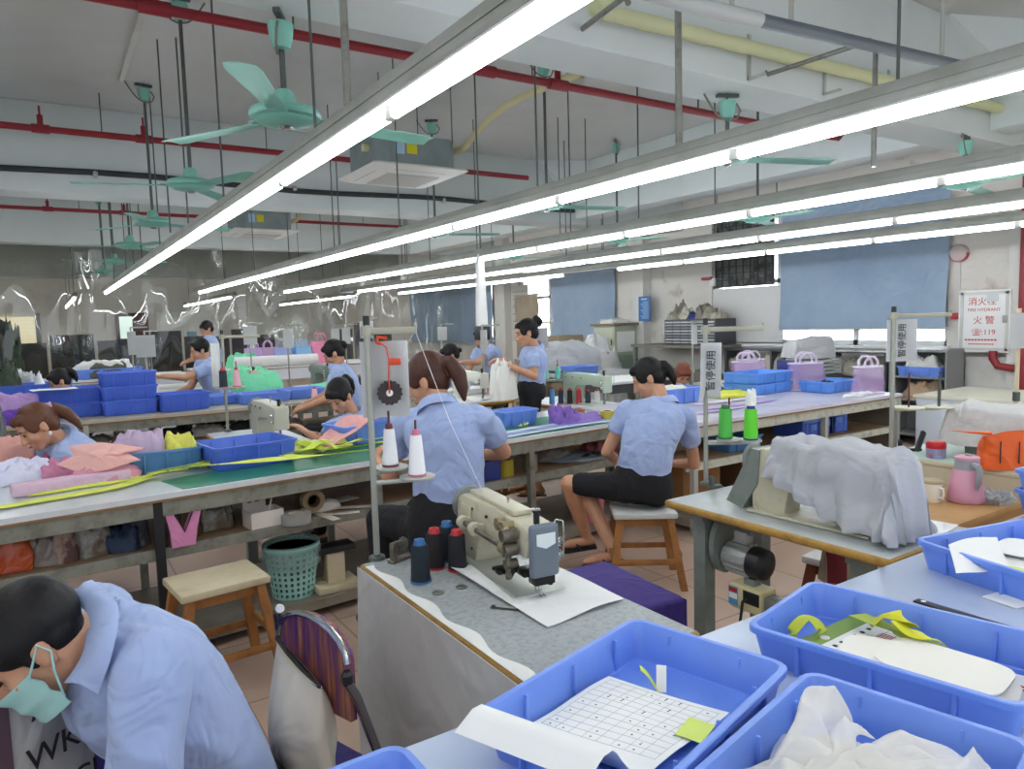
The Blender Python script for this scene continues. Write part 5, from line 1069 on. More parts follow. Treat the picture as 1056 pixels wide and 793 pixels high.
    if eyes:
        T = lambda x, y, z: hd+Fm @ V((x, y, z))*hs
        q3 = MB()
        for sx in (-1, 1):
            q = MB(); q2 = MB(); q.ell(T(sx*.032, .082, .0), (.0145*hs, .006*hs, .0048*hs), Fm, 12, 6); q2.tube([T(sx*.018, .0885, .024), T(sx*.032, .0885, .028), T(sx*.05, .078, .023)], [.0028, .0034, .0018], 6); q.build('eye', M('dark_eye', '2b1d18', .3), bd_); q2.build('eyebrow', M('dark_brow', '2a1d1a', .7), bd_)
        if not mask:
            q3.tube([T(-.022, .087, -.066), T(-.008, .0955, -.064), T(0, .0965, -.0655), T(.008, .0955, -.064), T(.022, .087, -.066)], [.002, .005, .005, .005, .002], 8); q3.build('lips', M('lip_red', 'a85a52', .4), bd_)
    if mask:
        T = lambda x, y, z: hd+Fm @ V((x, y, z))*hs; q = MB(); MK = M('mask_teal', 'a5d2ce', .8, bump=(200, .1))
        def mf(u, v):
            a = (u-.5)*2.5; z_ = -.022-.095*v; r = .104-.010*v+.016*math.exp(-((u-.5)*5)**2)*(1-v*.5); return T(math.sin(a)*.074, .012+math.cos(a)*r-.012+.003*math.sin(v*15), z_)
        q.sheet(mf, 20, 10, .003); mo_ = q.build('face_mask', MK, t)
        for sx in (-1, 1):
            q = MB(); q.tube([T(sx*.071, .04, -.03), T(sx*.083, .01, -.012), T(sx*.084, -.018, .006), T(sx*.085, -.024, -.02), T(sx*.083, .0, -.05), T(sx*.069, .03, -.10)], .0022, 6); q.build('ear_loop', MK, mo_)
    return t
def J_(Y, base, **k):
    o = {}
    for n_, v in k.items(): o[n_] = aty(v[0], v[1], v[2]) if n_ not in ('fd', 'up', 'toe', 'hem') else v
    return o
TAIL = ([(0, -.105, .045), (0, -.135, .02), (0, -.145, -.04), (0, -.135, -.10), (0, -.12, -.15)], [.022, .032, .036, .028, .010])
TAILS = ([(0, -.105, .06), (0, -.135, .05), (0, -.15, .0), (0, -.14, -.05), (0, -.125, -.09)], [.02, .03, .032, .026, .01])
# man with mask, nearest
J = J_(0, 0, pelvis=(243, 868, 1.66), mid=(190, 745, 1.66), neck=(92, 650, 1.66), head=(38, 664, 1.60), fd=(-.74, -.02, -.68), up=(-.62, .15, .77), sl=(158, 682, 1.46), sr=(100, 628, 1.86), el=(148, 850, 1.36), wl=(30, 845, 1.30), er=(150, 800, 1.90), wr=(70, 840, 1.8))
JJ = dict(J, kl=J['pelvis']+V((-.42, -.10, -.02)), kr=J['pelvis']+V((-.42, .10, -.02)), al=J['pelvis']+V((-.40, -.10, 0)), ar=J['pelvis']+V((-.40, .10, 0)), toe=(-1, 0, 0))
JJ['al'] = V((JJ['al'].x, JJ['al'].y, .09)); JJ['ar'] = V((JJ['ar'].x, JJ['ar'].y, .09))
person('man in a blue shirt and green face mask bending low beside the folding chair', (J['pelvis'].x, J['pelvis'].y), JJ, sex='m', style='short', vox=.005, bottom='trousers', sleeve=1.0, mask=True, shoe='shoe', hs=.95, w=1.12, collar=False)
sh_ = [o for o in COL.objects if o.name == 'shirt'][0]; rt_ = sh_.parent.location
ci = [aty(72, 618, 1.66), aty(92, 637, 1.57), aty(84, 676, 1.52), aty(66, 704, 1.515)]; cx_ = [aty(95, 598, 1.70), aty(121, 622, 1.54), aty(117, 668, 1.44), aty(101, 716, 1.44)]
def spl(P, u):
    k = min(int(u*3), 2); f = u*3-k; p0, p1, p2, p3 = P[max(k-1, 0)], P[k], P[k+1], P[min(k+2, 3)]
    return .5*((2*p1)+(p2-p0)*f+(2*p0-5*p1+4*p2-p3)*f*f+(3*p1-p0-3*p2+p3)*f**3)
MB().sheet(lambda u, v: spl(ci, u).lerp(spl(cx_, u), v)+V((0, -.02, .016))*math.sin(v*PI)-rt_, 24, 8, .004).build('collar', SHIRT, sh_, angle=80)
# woman seen from behind with the brown pony tail
J = J_(0, 0, pelvis=(462, 541, 2.74), mid=(463, 470, 2.72), neck=(452, 420, 2.78), head=(440, 392, 2.86), fd=(-.62, .66, -.42), up=(-.25, .3, .92), sl=(416, 437, 2.93), sr=(497, 432, 2.64), el=(402, 490, 3.05), wl=(386, 474, 3.20), er=(519, 466, 2.78), wr=(494, 470, 3.10))
f = V((-.12, .99, 0)); rg = V((.99, .12, 0)); p = J['pelvis']; seatz = p.z-.13
J.update(kl=p+f*.40-rg*.11+V((0, 0, -.03)), kr=p+f*.40+rg*.11+V((0, 0, -.03)), toe=(-.35, .93, 0)); J['al'] = V((J['kl'].x, J['kl'].y, .19)); J['ar'] = V((J['kr'].x, J['kr'].y, .19))
person('woman with a brown ponytail seen from behind at the middle of the long table', (p.x, p.y), J, hair=HAIRR, tail=TAIL, vox=.005, bottom='trousers', shoe='shoe', hand_l=((.5, .8, .35), (-.6, .2, .7), .8), w=1.02, eyes=False)
stool(p.x, p.y-.02, 0, R(20), 'stool under the woman with the brown ponytail', Hh=seatz)
# woman on the stool, black skirt
J = J_(0, 0, pelvis=(662, 501, 3.05), mid=(668, 455, 3.03), neck=(684, 417, 3.08), head=(668, 390, 3.18), fd=(-.66, .55, -.5), up=(-.2, .35, .9), sl=(647, 421, 3.22), sr=(708, 429, 2.98), el=(626, 466, 3.30), wl=(640, 478, 3.52), er=(716, 478, 3.05), wr=(694, 478, 3.36))
p = J['pelvis']; f = V((-.55, .83, 0)); rg = V((.83, .55, 0))
J.update(hem=.13, kl=p+f*.43-rg*.06+V((0, 0, .0)), kr=p+f*.40+rg*.10+V((0, 0, -.03)), toe=(.35, -.3, -.1)); J['al'] = V(aty(597, 548, 3.35)); J['ar'] = V(aty(622, 562, 3.32)); J['toe'] = (.45, -.25, -.12); J['toe'] = (-.8, .5, -.1)
J['al'] = at(604, 551, .20); J['ar'] = at(632, 566, .20)
person('woman in a black skirt sitting on a wooden stool with her back to the camera', (p.x, p.y), J, tail=([(0, -.10, .045), (0, -.125, .02), (0, -.135, -.03), (0, -.128, -.075), (0, -.118, -.11)], [.02, .028, .03, .024, .010]), vox=.006, bottom='skirt', w=.98, eyes=False)
stool(p.x, p.y, 0, R(-35), 'wooden stool with a white seat under the woman in the black skirt', S_=.36, Hh=p.z-.125, top=M('white_seat', 'cfd0ce'))
# woman bending at the left end
J = J_(0, 0, pelvis=(118, 545, 4.92), mid=(98, 492, 4.79), neck=(62, 452, 4.67), head=(38, 440, 4.59), fd=(-.78, -.28, -.56), up=(-.50, .05, .86), sl=(66, 476, 4.50), sr=(52, 455, 4.91), el=(62, 512, 4.59), wl=(30, 520, 4.63), er=(30, 490, 4.92), wr=(5, 505, 4.77))
p = J['pelvis']; J.update(kl=p+V((-.40, -.1, 0)), kr=p+V((-.40, .1, 0)), al=V((p.x-.40, p.y-.1, .19)), ar=V((p.x-.40, p.y+.1, .19)), toe=(-1, 0, 0))
person('woman with a long brown ponytail and a white earring bending down at the left edge', (p.x, p.y), J, hair=strands(M('light_brown_hair', '5e3824', .45, bump=(90, .6), spec=.35)), tail=([(0, -.10, .05), (0, -.128, .025), (-.0, -.150, -.03), (-.0, -.158, -.09), (0, -.15, -.15)], [.018, .03, .034, .026, .008]), vox=.006, bottom='trousers', shoe='shoe')
hd_ = V(J['head']); FmT = frame(J['fd'], J['up']); 
er_ = hd_+FmT @ V((-.083, -.004, -.062))
tag(MB().ell(er_, (.009, .009, .012), None, 12, 8).build('earring', M('pearl', 'e8e6e0', .2)), 'white drop earring of the woman bending at the left edge', 'earring')
hb = hd_+FmT @ V((0, -.112, .05)); tag(pile('hair_bow', hb.x, hb.y, hb.z-.015, .028, .028, .035, M('lilac_bow', 'c9a2c4', .6), 'lilac hair bow of the woman at the left edge', 'hair bow', seed=3, n=20), 'lilac hair bow of the woman at the left edge', 'hair bow')
# woman facing the camera side, looking down
J = J_(0, 0, pelvis=(378, 492, 5.0), mid=(374, 462, 4.97), neck=(365, 428, 4.94), head=(350, 408, 4.90), fd=(-.68, -.42, -.58), up=(-.34, -.20, .92), sl=(344, 440, 4.76), sr=(383, 431, 5.12), el=(334, 458, 4.66), wl=(318, 447, 4.72), er=(360, 462, 5.2), wr=(332, 450, 5.1))
p = J['pelvis']; J.update(kl=p+V((-.40, -.1, 0)), kr=p+V((-.40, .1, 0)), al=V((p.x-.40, p.y-.1, .1)), ar=V((p.x-.40, p.y+.1, .1)), toe=(-1, 0, 0))
person('woman with a black ponytail looking down at her sewing behind the pink sheet', (p.x, p.y), J, style='tail_bangs', tail=TAILS, vox=.006, bottom='trousers', shoe='shoe', w=.95)
# woman standing
J = J_(0, 0, pelvis=(547, 404, 5.2), mid=(550, 380, 5.2), neck=(551, 358.5, 5.2), head=(543, 343, 5.2), fd=(-.82, .38, -.26), up=(-.12, .15, .98), sl=(549, 368, 5.04), sr=(544, 363, 5.36), el=(551, 388, 5.0), wl=(524, 377, 5.05), er=(537, 383, 5.36), wr=(519, 371, 5.25))
p = J['pelvis']; J.update(kl=V((p.x-.06, p.y-.09, .46)), kr=V((p.x-.04, p.y+.10, .46)), al=V((p.x, p.y-.09, .085)), ar=V((p.x+.02, p.y+.10, .085)), toe=(-.84, .54, 0))
person('woman standing in the aisle holding a white cloth bag', (p.x, p.y), J, tail=([(0, -.10, .07), (0, -.12, .085), (0, -.135, .06), (0, -.13, .03)], [.02, .036, .034, .02]), vox=.006, bottom='shorts', w=.95, hand_l=((-.8, .5, .1), (0, 0, 1), .9), hand_r=((-.8, .5, 0), (0, 0, 1), .9))
STANDER = V(p)
# men and women farther back
def seated(lab, Y, hx, hy, fd, up, sex='f', hair=HAIRB, style='tail', tail=TAILS, reach=None, lean=(0, 0), w=.95, vox=.009, facing=(-1, 0), sitz=.56, standing=False, sh=.17, hs=1.0):
    hd = aty(hx, hy, Y); fx = V((facing[0], facing[1], 0)).normalized(); rg = V((fx.y, -fx.x, 0))
    nk = hd-fx*.035-V((0, 0, .125)); pz = sitz; pel = V((nk.x-fx.x*lean[0]-rg.x*lean[1], nk.y-fx.y*lean[0]-rg.y*lean[1], pz)); mid = pel.lerp(nk, .5)-fx*.03
    sl = nk-rg*sh+V((0, 0, -.06)); sr = nk+rg*sh+V((0, 0, -.06)); el = sl+fx*.12-rg*.03+V((0, 0, -.22)); er = sr+fx*.12+rg*.03+V((0, 0, -.22)); wl = el+fx*.19+rg*.06+V((0, 0, -.07)); wr = er+fx*.19-rg*.06+V((0, 0, -.07))
    if reach:
        wl_ = aty(*reach); el = sl.lerp(wl_, .5)+V((0, 0, -.06)); wl = wl_
    J = dict(pelvis=pel, mid=mid, neck=nk, head=hd, fd=fd, up=up, sl=sl, sr=sr, el=el, er=er, wl=wl, wr=wr)
    if standing: J.update(kl=V((pel.x, pel.y, .46))-rg*.09, kr=V((pel.x, pel.y, .46))+rg*.09, al=V((pel.x, pel.y, .085))-rg*.09, ar=V((pel.x, pel.y, .085))+rg*.09)
    else: J.update(kl=pel+fx*.40-rg*.1, kr=pel+fx*.40+rg*.1, al=V((pel.x+fx.x*.4, pel.y+fx.y*.4, .09))-rg*.1, ar=V((pel.x+fx.x*.4, pel.y+fx.y*.4, .09))+rg*.1)
    J['toe'] = (fx.x, fx.y, 0)
    person(lab, (pel.x, pel.y), J, sex=sex, hair=hair, style=style, tail=tail, vox=vox, bottom='trousers', shoe='shoe', w=w, hs=hs)
    if not standing: stool(pel.x, pel.y, 0, math.atan2(fx.y, fx.x), 'wooden stool under the '+' '.join(lab.split()[:9]), Hh=pz-.13)
seated('man in a blue shirt reaching across the white cloth at the back left', 8.3, 206, 361, (-.95, .0, -.3), (-.3, 0, .95), sex='m', style='short', tail=None, reach=(167, 388, 8.1), lean=(.16, 0), w=1.08, sitz=.62)
seated('woman in a white blouse with her head low behind the stacked blue crates', 8.5, 61, 393, (-.85, -.1, -.5), (-.5, 0, .86), lean=(.12, 0), sitz=.55, hs=1.0)
seated('far woman in blue standing before the notice board', 11.8, 213, 339, (-.9, -.2, -.35), (-.3, 0, .95), style='tail_bangs', tail=None, lean=(.02, 0), standing=True, sitz=.86)
seated('woman with a small bun sewing near the pale pink and blue bags', 6.5, 344, 364, (-.75, .35, -.55), (-.4, .15, .9), tail=([(0, -.10, .03), (0, -.12, .02), (0, -.125, 0), (0, -.12, -.02)], [.02, .032, .03, .015]), lean=(.12, -.05), facing=(-.9, .3), w=1.05)
seated('man leaning over a machine behind the standing woman', 7.9, 497, 348, (-.8, .25, -.5), (-.4, .1, .9), sex='m', style='short', tail=None, reach=(476, 374, 7.5), lean=(.2, 0), standing=True, sitz=.84, w=1.05)
seated('woman crouched low over her machine left of the standing woman', 7.0, 464, 366, (-.8, .3, -.5), (-.4, .1, .9), tail=([(0, -.10, .0), (0, -.12, -.01), (0, -.125, -.03)], [.02, .028, .015]), lean=(.2, -.02), sitz=.52)
seated('woman with long reddish hair facing the camera behind a blue crate', 5.42, 704, 386, (-.35, -.75, -.62), (-.15, -.5, .85), hair=strands(M('red_brown_hair', '7a3f2c', .45, bump=(90, .6), spec=.35)), style='tail_bangs', tail=([(0.05, -.05, .02), (.072, -.02, -.04), (.075, .0, -.10), (.07, .01, -.15)], [.04, .036, .03, .02]), lean=(.08, 0), facing=(-.2, -1), sitz=.46)
# ================================================================== long tables and what lies on them
ZT1 = .80
GREENM = M('green_mat', '2f7f62', .35, var=(9, '3f8f70', .45, .75))
work_table('long_work_table', 'long bench with a white and green top under which shelves of bags run', (3.35, 4.25), -2.5, 3.62, ZT1, skew=.084, rail=M('scuffed_rail', '8f8e82', .6, .2, var=(12, '6d6a5e', .45, .7)), legs=((2.885, M('tape_wrapped', '1a1a1d', .6)), (4.0, GREYMETAL), (5.1, GREYMETAL), (6.07, STEEL)))
work_table('long_work_table', 'right hand bench with a whitish lilac top and blue crates under it', (3.44, 4.72), 3.72, 6.38, ZT1, skew=0, top=M('lilac_white_top', 'd9d6e0', .25, var=(3, 'c5c0d0', .45, .75)), rail=M('chipped_white', 'c3c2b2', .6, var=(14, '97947f', .5, .7)), legs=((.03, STEEL), (1.55, STEEL), (2.62, STEEL)), low_z=.10, shelf_z=.50)
work_table('long_work_table', 'second bench behind, lined with blue crates along its front edge', (7.05, 7.95), -2.2, 3.0, ZT1, skew=-.02, rail=M('scuffed_rail', '8f8e82'), top=M('tan_grey_top', 'b8b0a0', .5), legs=((2.45, STEEL), (3.8, STEEL), (5.15, STEEL), (.6, STEEL)))
tY = lambda X: 3.56+.084*X      # front edge of the first bench
# green cutting mat and pale strips on the first bench
t = MB(); t.smooth = False
t.add([(xx, tY(xx)+dy, zz) for zz in (ZT1+.0005, ZT1+.003) for xx, dy in ((.50, .03), (3.55, .03), (3.55, .62), (1.6, .62), (.44, .30))], [(4, 3, 2, 1, 0), (5, 6, 7, 8, 9), (0, 1, 6, 5), (1, 2, 7, 6), (2, 3, 8, 7), (3, 4, 9, 8), (4, 0, 5, 9)])
tag(t.build('cutting_mat', GREENM), 'green cutting mat covering the middle of the first long bench', 'mat')
for i, (x0_, x1_, d_, h_, lab) in enumerate(((2.35, 3.6, .06, 'c9d3ea', 'front pale blue cloth strip before the woman in the black skirt'), (2.3, 3.6, .13, '8fa8cf', 'second bluish cloth strip before the woman in the black skirt'), (2.45, 3.55, .21, 'd8d6ec', 'lilac white cloth strip behind the blue strips'))):
    ribbon('cloth_strip', [(x0_, tY(x0_)+d_, ZT1+.006), ((x0_+x1_)/2, tY((x0_+x1_)/2)+d_+.02, ZT1+.010), (x1_, tY(x1_)+d_-.01, ZT1+.006)], .055, CL(h_), lab)
# yellow-green ribbons along the front edge
YG = [CL('dbe565'), CL('cfe04a'), CL('e6ec7c'), CL('b9d13c')]
ribbon('neon_strip', [at(-30, 528, ZT1+.008), at(60, 513, ZT1+.010), at(120, 502, ZT1+.012), at(152, 492, ZT1+.012)], .08, YG[0], 'yellow-green strip along the bench edge at the left end')
rb = (((150, 492), (210, 478), (300, 466), (400, 450)), ((155, 488), (230, 472), (320, 458), (398, 446)), ((200, 480), (262, 462), (310, 470), (372, 452)), ((250, 474), (300, 455), (340, 464), (395, 455)), ((180, 484), (250, 476), (330, 470), (392, 462)), ((290, 470), (318, 462), (332, 455), (350, 462)))
for i, q in enumerate(rb):
    ribbon('neon_strip', [at(a, b, ZT1+.03+.006*i+(.012 if k % 2 else 0)) for k, (a, b) in enumerate(q)], .05-.004*(i % 3), YG[i % 4], 'yellow-green cloth strip lying in the tangle before the woman with the brown ponytail', group='tangled yellow-green strips', twist=.35, n=60)
for i, (px, py, a, b, h, rz) in enumerate(((190, 484, .22, .045, .035, .22), (262, 472, .24, .055, .045, .2), (330, 464, .22, .07, .05, .15), (375, 455, .16, .06, .045, .2), (95, 502, .26, .03, .02, .2))):
    p = at(px, py, ZT1); pile('neon_cloth', p.x, p.y, ZT1+.005, a, b, h, YG[(i*3) % 4], ('yellow-green cloth heap under the strips left of the open crate', 'yellow-green cloth heap before the open blue crate', 'widest yellow-green cloth heap before the pink sheet', 'yellow-green cloth heap at the hand of the woman with the brown ponytail', 'thin yellow-green cloth roll along the left bench edge')[i], 'cloth', seed=120+i, rz=rz, fold=1.9, sharp=1.5)
for i, (px, py, lab) in enumerate(((505, 433, 'yellow-green scrap at the elbow of the woman with the brown ponytail'), (520, 437, 'yellow-green scrap before the small blue crate'), (537, 438, 'greener scrap at the right end of the yellow scraps'))):
    p = at(px, py, ZT1); pile('neon_scrap', p.x, p.y, ZT1+.004, .09, .05, .05, YG[i], lab, 'cloth scrap', seed=i+3, rz=i*.5, fold=1.8)
# heap at the left
def heap(px, py, a, b, h, hexc, lab, seed, rz=0, z=ZT1, **k):
    p = at(px, py, z); return pile('folded_cloth', p.x, p.y, z+.002, a, b, h, CL(hexc), lab, 'cloth', seed=seed, rz=rz, **k)
heap(6, 480, .22, .16, .15, 'e2a69c', 'peach cloth heap at the far left end of the bench', 2, fold=1.3)
heap(46, 477, .18, .08, .12, 'eee79a', 'pale yellow cloth folded over the peach heap', 5, rz=-.25)
heap(20, 497, .16, .10, .11, 'dcdcf0', 'white and lavender cloth bundle in front of the peach heap', 7, rz=.3, fold=1.6)
heap(62, 492, .10, .07, .09, 'd98fae', 'rose pink cloth scrap between the lavender bundle and the quilted panel', 9, fold=1.8)
heap(44, 489, .06, .05, .09, 'b8607a', 'dark pink cloth tucked in the heap at the left end', 19, fold=1.8)
p0 = at(12, 514, ZT1); p1 = at(134, 495, ZT1)
t = tag(MB().box((0, 0, .028), ((p1-p0).length, .09, .055), .012, seg=3).build('folded_cloth', CL('d9b8cc'), None, ((p0.x+p1.x)/2, (p0.y+p1.y)/2, ZT1+.007), math.atan2(p1.y-p0.y, p1.x-p0.x)), 'long flat folded mauve pink cloth lying along the bench edge', 'cloth')
SB = M('steel_blue_plastic', '4f7fb4', .35)
pc = at(172, 490, ZT1); crate(pc.x-.0, pc.y+.20, ZT1+.004, R(4), 'steel blue crate holding lilac and yellow cloth at the left of the open blue crate', L=.38, W=.34, mat=SB)
pile('folded_cloth', pc.x-.10, pc.y+.18, ZT1+.015, .14, .11, .21, CL('c4aec8'), 'lilac cloth piled in the steel blue crate', 'cloth', seed=4)
pile('folded_cloth', pc.x+.10, pc.y+.18, ZT1+.015, .09, .10, .17, CL('e3e06a'), 'bright yellow cloth in the right end of the steel blue crate', 'cloth', seed=12)
crate(.90, 4.12, ZT1+.004, R(8), 'open blue crate with one beige piece inside, on the first long bench', L=.46, W=.38, Hh=.125, mat=CRATE2)
p = at(235, 462, ZT1+.01); pile('beige_piece', .84, 4.10, ZT1+.014, .07, .045, .035, CL('cdbfae'), 'beige cloth piece in the open blue crate', 'cloth', seed=8, fold=.5)
# quilted pink panel on a slope
c_ = at(105, 477, .93); PINKQ = M('quilted_pink', 'edb6ae', .8, bump=(38, .6), fold=(12, .3))
QB = [at(58, 479, .885), at(76, 470, .925), at(70, 460, .965), at(103, 456, .985), at(124, 458, .975), at(149, 462, .95), at(131, 467, .935), at(145, 474, .905), at(112, 484, .875), at(88, 489, .86)]
QC = at(104, 472, .935)
def qp(u, v):
    k = int(u*len(QB)) % len(QB); f = u*len(QB)-int(u*len(QB)); e = QB[k].lerp(QB[(k+1) % len(QB)], f); q = QC.lerp(e, v); return q+V((0, 0, .006*math.sin(q.x*75)*math.cos(q.y*60)*(1-v**4)))
t = tag(MB().sheet(qp, 60, 12, .006).build('quilted_cloth', PINKQ), 'pink quilted panel spread over the cloth heap left of the steel blue crate', 'cloth')
pile('folded_cloth', QC.x+.02, QC.y+.06, ZT1+.004, .15, .08, .085, CL('d592a4'), 'rose cloth under the pink quilted panel', 'cloth', seed=21)
p = at(303, 461, ZT1); paper(p.x, p.y+.03, ZT1+.001, .42, .28, R(6), 'white cutting sheet beside the open blue crate', 'cutting_sheet')
p = at(372, 459, ZT1); crate(p.x+.08, p.y+.16, ZT1+.004, R(8), 'blue crate under the hanging pink sheet before the woman with bangs', L=.44, W=.32, mat=CRATE)
PK = CL('f0b0ac')
def pk(u, v): return (-.32+.62*u, -.12+.24*v+.02*math.sin(u*4), .006+.15*min(1, max(0, (u-.05)*1.9))**1.3+.012*math.sin(u*9+v*3)-.03*v*max(0, u-.3))
tag(MB().sheet(pk, 30, 10, .006).build('folded_cloth', PK, None, (p.x-.02, p.y+.05, ZT1+.012), R(16)), 'pink cloth sheet draped over the blue crate before the woman with bangs', 'cloth')
p = at(538, 440, ZT1); crate(p.x-.0, p.y+.10, ZT1+.004, R(6), 'small blue crate at the elbow of the woman with the brown ponytail', L=.33, W=.22, Hh=.11, mat=CRATE)
p = at(597, 437, ZT1)
pile('purple_fabric', p.x-.09, p.y+.05, ZT1+.004, .10, .09, .14, CL('8d6cbf'), 'tall scrunched purple fabric on the bench left of the woman in the skirt', 'cloth', seed=6, fold=1.9, sharp=1.6)
pile('purple_fabric', p.x+.07, p.y+.02, ZT1+.004, .16, .06, .06, CL('9a80c8'), 'flat purple fabric beside the scrunched purple one', 'cloth', seed=15, fold=1.8, rz=.1)
def tape(x, y, z, r, h, hexc, lab, core='8a5c38', axis=(0, 0, 1), name='tape_roll'):
    t = thing(name, lab, 'tape', (x, y, z)); MB().lathe([(r*.62, 0), (r, 0), (r, h), (r*.62, h), (r*.62, 0)], n=26, ax=axis).build('tape_winding', M('tape_'+hexc, hexc, .3), t); MB().lathe([(r*.52, 0), (r*.62, 0), (r*.62, h), (r*.52, h), (r*.52, 0)], n=24, ax=axis).build('cardboard_core', M('core_'+core, core, .8), t); return t
p = at(601, 428, ZT1); tape(p.x, p.y+.05, ZT1+.003, .05, .045, 'b5744e', 'brown tape roll behind the purple fabric')
p = at(630, 433, ZT1); tape(p.x, p.y+.04, ZT1+.003, .052, .06, 'c3b04a', 'yellow tape roll beside the woman in the skirt')
# ---------------- shelf of the first bench
ZS1 = .53
def sh(px, py): q = at(px, py, ZS1); return q
FILM = M('clear_bag_film', 'cfd0cf', .12, alpha=.45, fold=(16, .9))
def sbag(px, py, w_, d_, h, mat, lab, seed, fold=1.2):
    q = sh(px, py); return pile('plastic_bag', q.x, max(q.y, tY(q.x)+.14)+.03, ZS1+.003, w_, d_, h, mat, lab, 'bag', seed=seed, sq=4, fold=fold)
sbag(10, 588, .10, .09, .21, M('orange_red_film', 'b8502a', .25, fold=(10, .6)), 'orange red plastic bag at the left end of the bench shelf', 3)
sbag(48, 582, .065, .08, .20, M('grey_brown_film', '7f746e', .2, fold=(12, .8)), 'clear bag of dark stuff right of the orange red bag', 6)
sbag(68, 578, .05, .09, .22, M('brown_cream', '9c8578', .5, var=(9, '5a3e38', .45, .55)), 'bag with brown and cream folded cloth on the bench shelf', 8)
sbag(96, 572, .075, .09, .23, M('smoky_film', '8b8a84', .18, fold=(14, .8), var=(7, '6b5b4e', .45, .6)), 'smoky clear bag in the middle of the left shelf', 12)
sbag(126, 567, .075, .09, .12, M('navy_cloth', '24344f', .7, fold=(9, .5)), 'dark navy bundle on the shelf left of the taped leg', 13)
sbag(143, 562, .05, .08, .22, M('dark_grey_film', '3c4048', .3, fold=(9, .6)), 'dark upright bundle beside the taped leg', 14)
q = sh(176, 558); t = thing('pink_pouch', 'pink notched pouch standing on the shelf right of the taped leg', 'pouch', (q.x+.04, q.y-.12, ZS1+.002), R(4))
MB().prism([(-.055, 0), (.05, 0), (.062, .08), (.085, .17), (.05, .175), (.005, .07), (-.04, .175), (-.075, .165), (-.058, .08)], -.02, .02, Matrix(((1, 0, 0, 0), (0, 0, -1, 0), (0, 1, 0, 0), (0, 0, 0, 1)))).build('pouch_body', CL('d98ab4'), t); MB().tube([(.05, -.021, .172), (.005, -.021, .068), (-.04, -.021, .172)], .004, 6).build('dark_trim', BLACKP, t)
sbag(196, 552, .05, .08, .20, M('brown_bottle', '6b4a2e', .3, fold=(9, .5)), 'brown wrapped bundle right of the pink pouch', 15)
sbag(222, 545, .10, .08, .17, M('clear_grey_film', '8f8e86', .15, fold=(14, .9), var=(8, '6d6250', .45, .6)), 'clear plastic bag with a grey knot in the middle of the shelf', 17, 1.6)
q = sh(270, 540); t = thing('white_box', 'open white cardboard box with small pictures on the bench shelf', 'box', (q.x, q.y-.04, ZS1+.002), R(8))
b = MB(); b.b2((-.085, -.06, 0), (.085, -.057, .085)); b.b2((-.085, .057, 0), (.085, .06, .085)); b.b2((-.085, -.06, 0), (-.082, .06, .085)); b.b2((.082, -.06, 0), (.085, .06, .085)); b.b2((-.085, -.06, 0), (.085, .06, .003)); b.build('carton', M('white_carton', 'e0d6cc', .6), t)
MB().box((-.02, .062, .12), (.12, .003, .085)).build('open_lid', M('white_carton', 'e0d6cc'), t); b = MB(); b.box((-.045, .0595, .125), (.022, .003, .022)); b.box((-.005, .0595, .125), (.022, .003, .022)); b.build('lid_pictures', M('brown_print', '8a6a4e', .5), t); MB().cyl((.02, 0, .03), (.06, .02, .14), .004, n=6).build('white_stick', PAPER, t)
q = sh(302, 540); tape(q.x+.02, q.y+.0, ZS1+.003, .075, .05, '9b9a94', 'grey wide tape roll lying right of the white box', core='b9b0a0'); tape(q.x+.14, q.y+.14, ZS1+.08, .06, .06, '8f7a5c', 'brown tape roll standing behind the grey one', core='5d4a36', axis=(0, -1, 0)); 
q = sh(318, 530); pile('white_slipper', q.x+.08, q.y+.03, ZS1+.003, .11, .05, .05, CL('d9d2c8'), 'pale cloth slipper on the shelf right of the grey tape roll', 'slipper', seed=20, fold=.6)
for i, (px, py, a, b, rz, lab) in enumerate(((335, 532, .05, .22, .2, 'narrow white strip hanging at the shelf edge'), (350, 530, .20, .04, -.35, 'first long pale pattern strip on the shelf'), (362, 524, .24, .05, -.5, 'second long pale pattern strip on the shelf'), (348, 518, .22, .10, .3, 'grey pattern card at the back of the shelf'))):
    q = sh(px, py); t = MB().box((0, 0, .002+.004*i), (a, b, .003), .001); tag(t.build('pattern_strip', M('pale_card', 'cfc8ba', .7), None, (q.x, q.y-.02, ZS1+.002), rz), lab, 'pattern strip')
# right part of the shelf: boxes near the women
for px, py, w_, d_, h, hx, lab in ((505, 495, .13, .12, .13, '2f3f86', 'dark blue box on the shelf right of the woman with the brown ponytail'), (551, 487, .08, .08, .12, '8b8275', 'grey round tin on the shelf behind the bench leg')):
    q = sh(px, py); b = MB(); (b.box((0, 0, h/2), (w_, d_, h), .008) if hx[0] == '2' else b.lathe([(.004, 0), (.05, 0), (.05, h), (.046, h), (.046, .01), (.004, .01)], n=20)); tag(b.build('storage_box', M('box_'+hx, hx, .5), None, (q.x, max(q.y, tY(q.x)+.16), ZS1+.002), .1), lab, 'box')
q = sh(526, 492); tape(q.x, q.y+.05, ZS1+.002, .052, .11, 'b9a436', 'tall yellow tape roll on the shelf beside the dark blue box', core='8a6a2e')
q = sh(500, 497); pile('pink_scrap', q.x-.10, q.y+.0, ZS1+.002, .03, .03, .04, CL('d9a5ae'), 'small pink scrap on the shelf before the dark blue box', 'cloth scrap', seed=31)
q = sh(610, 470)
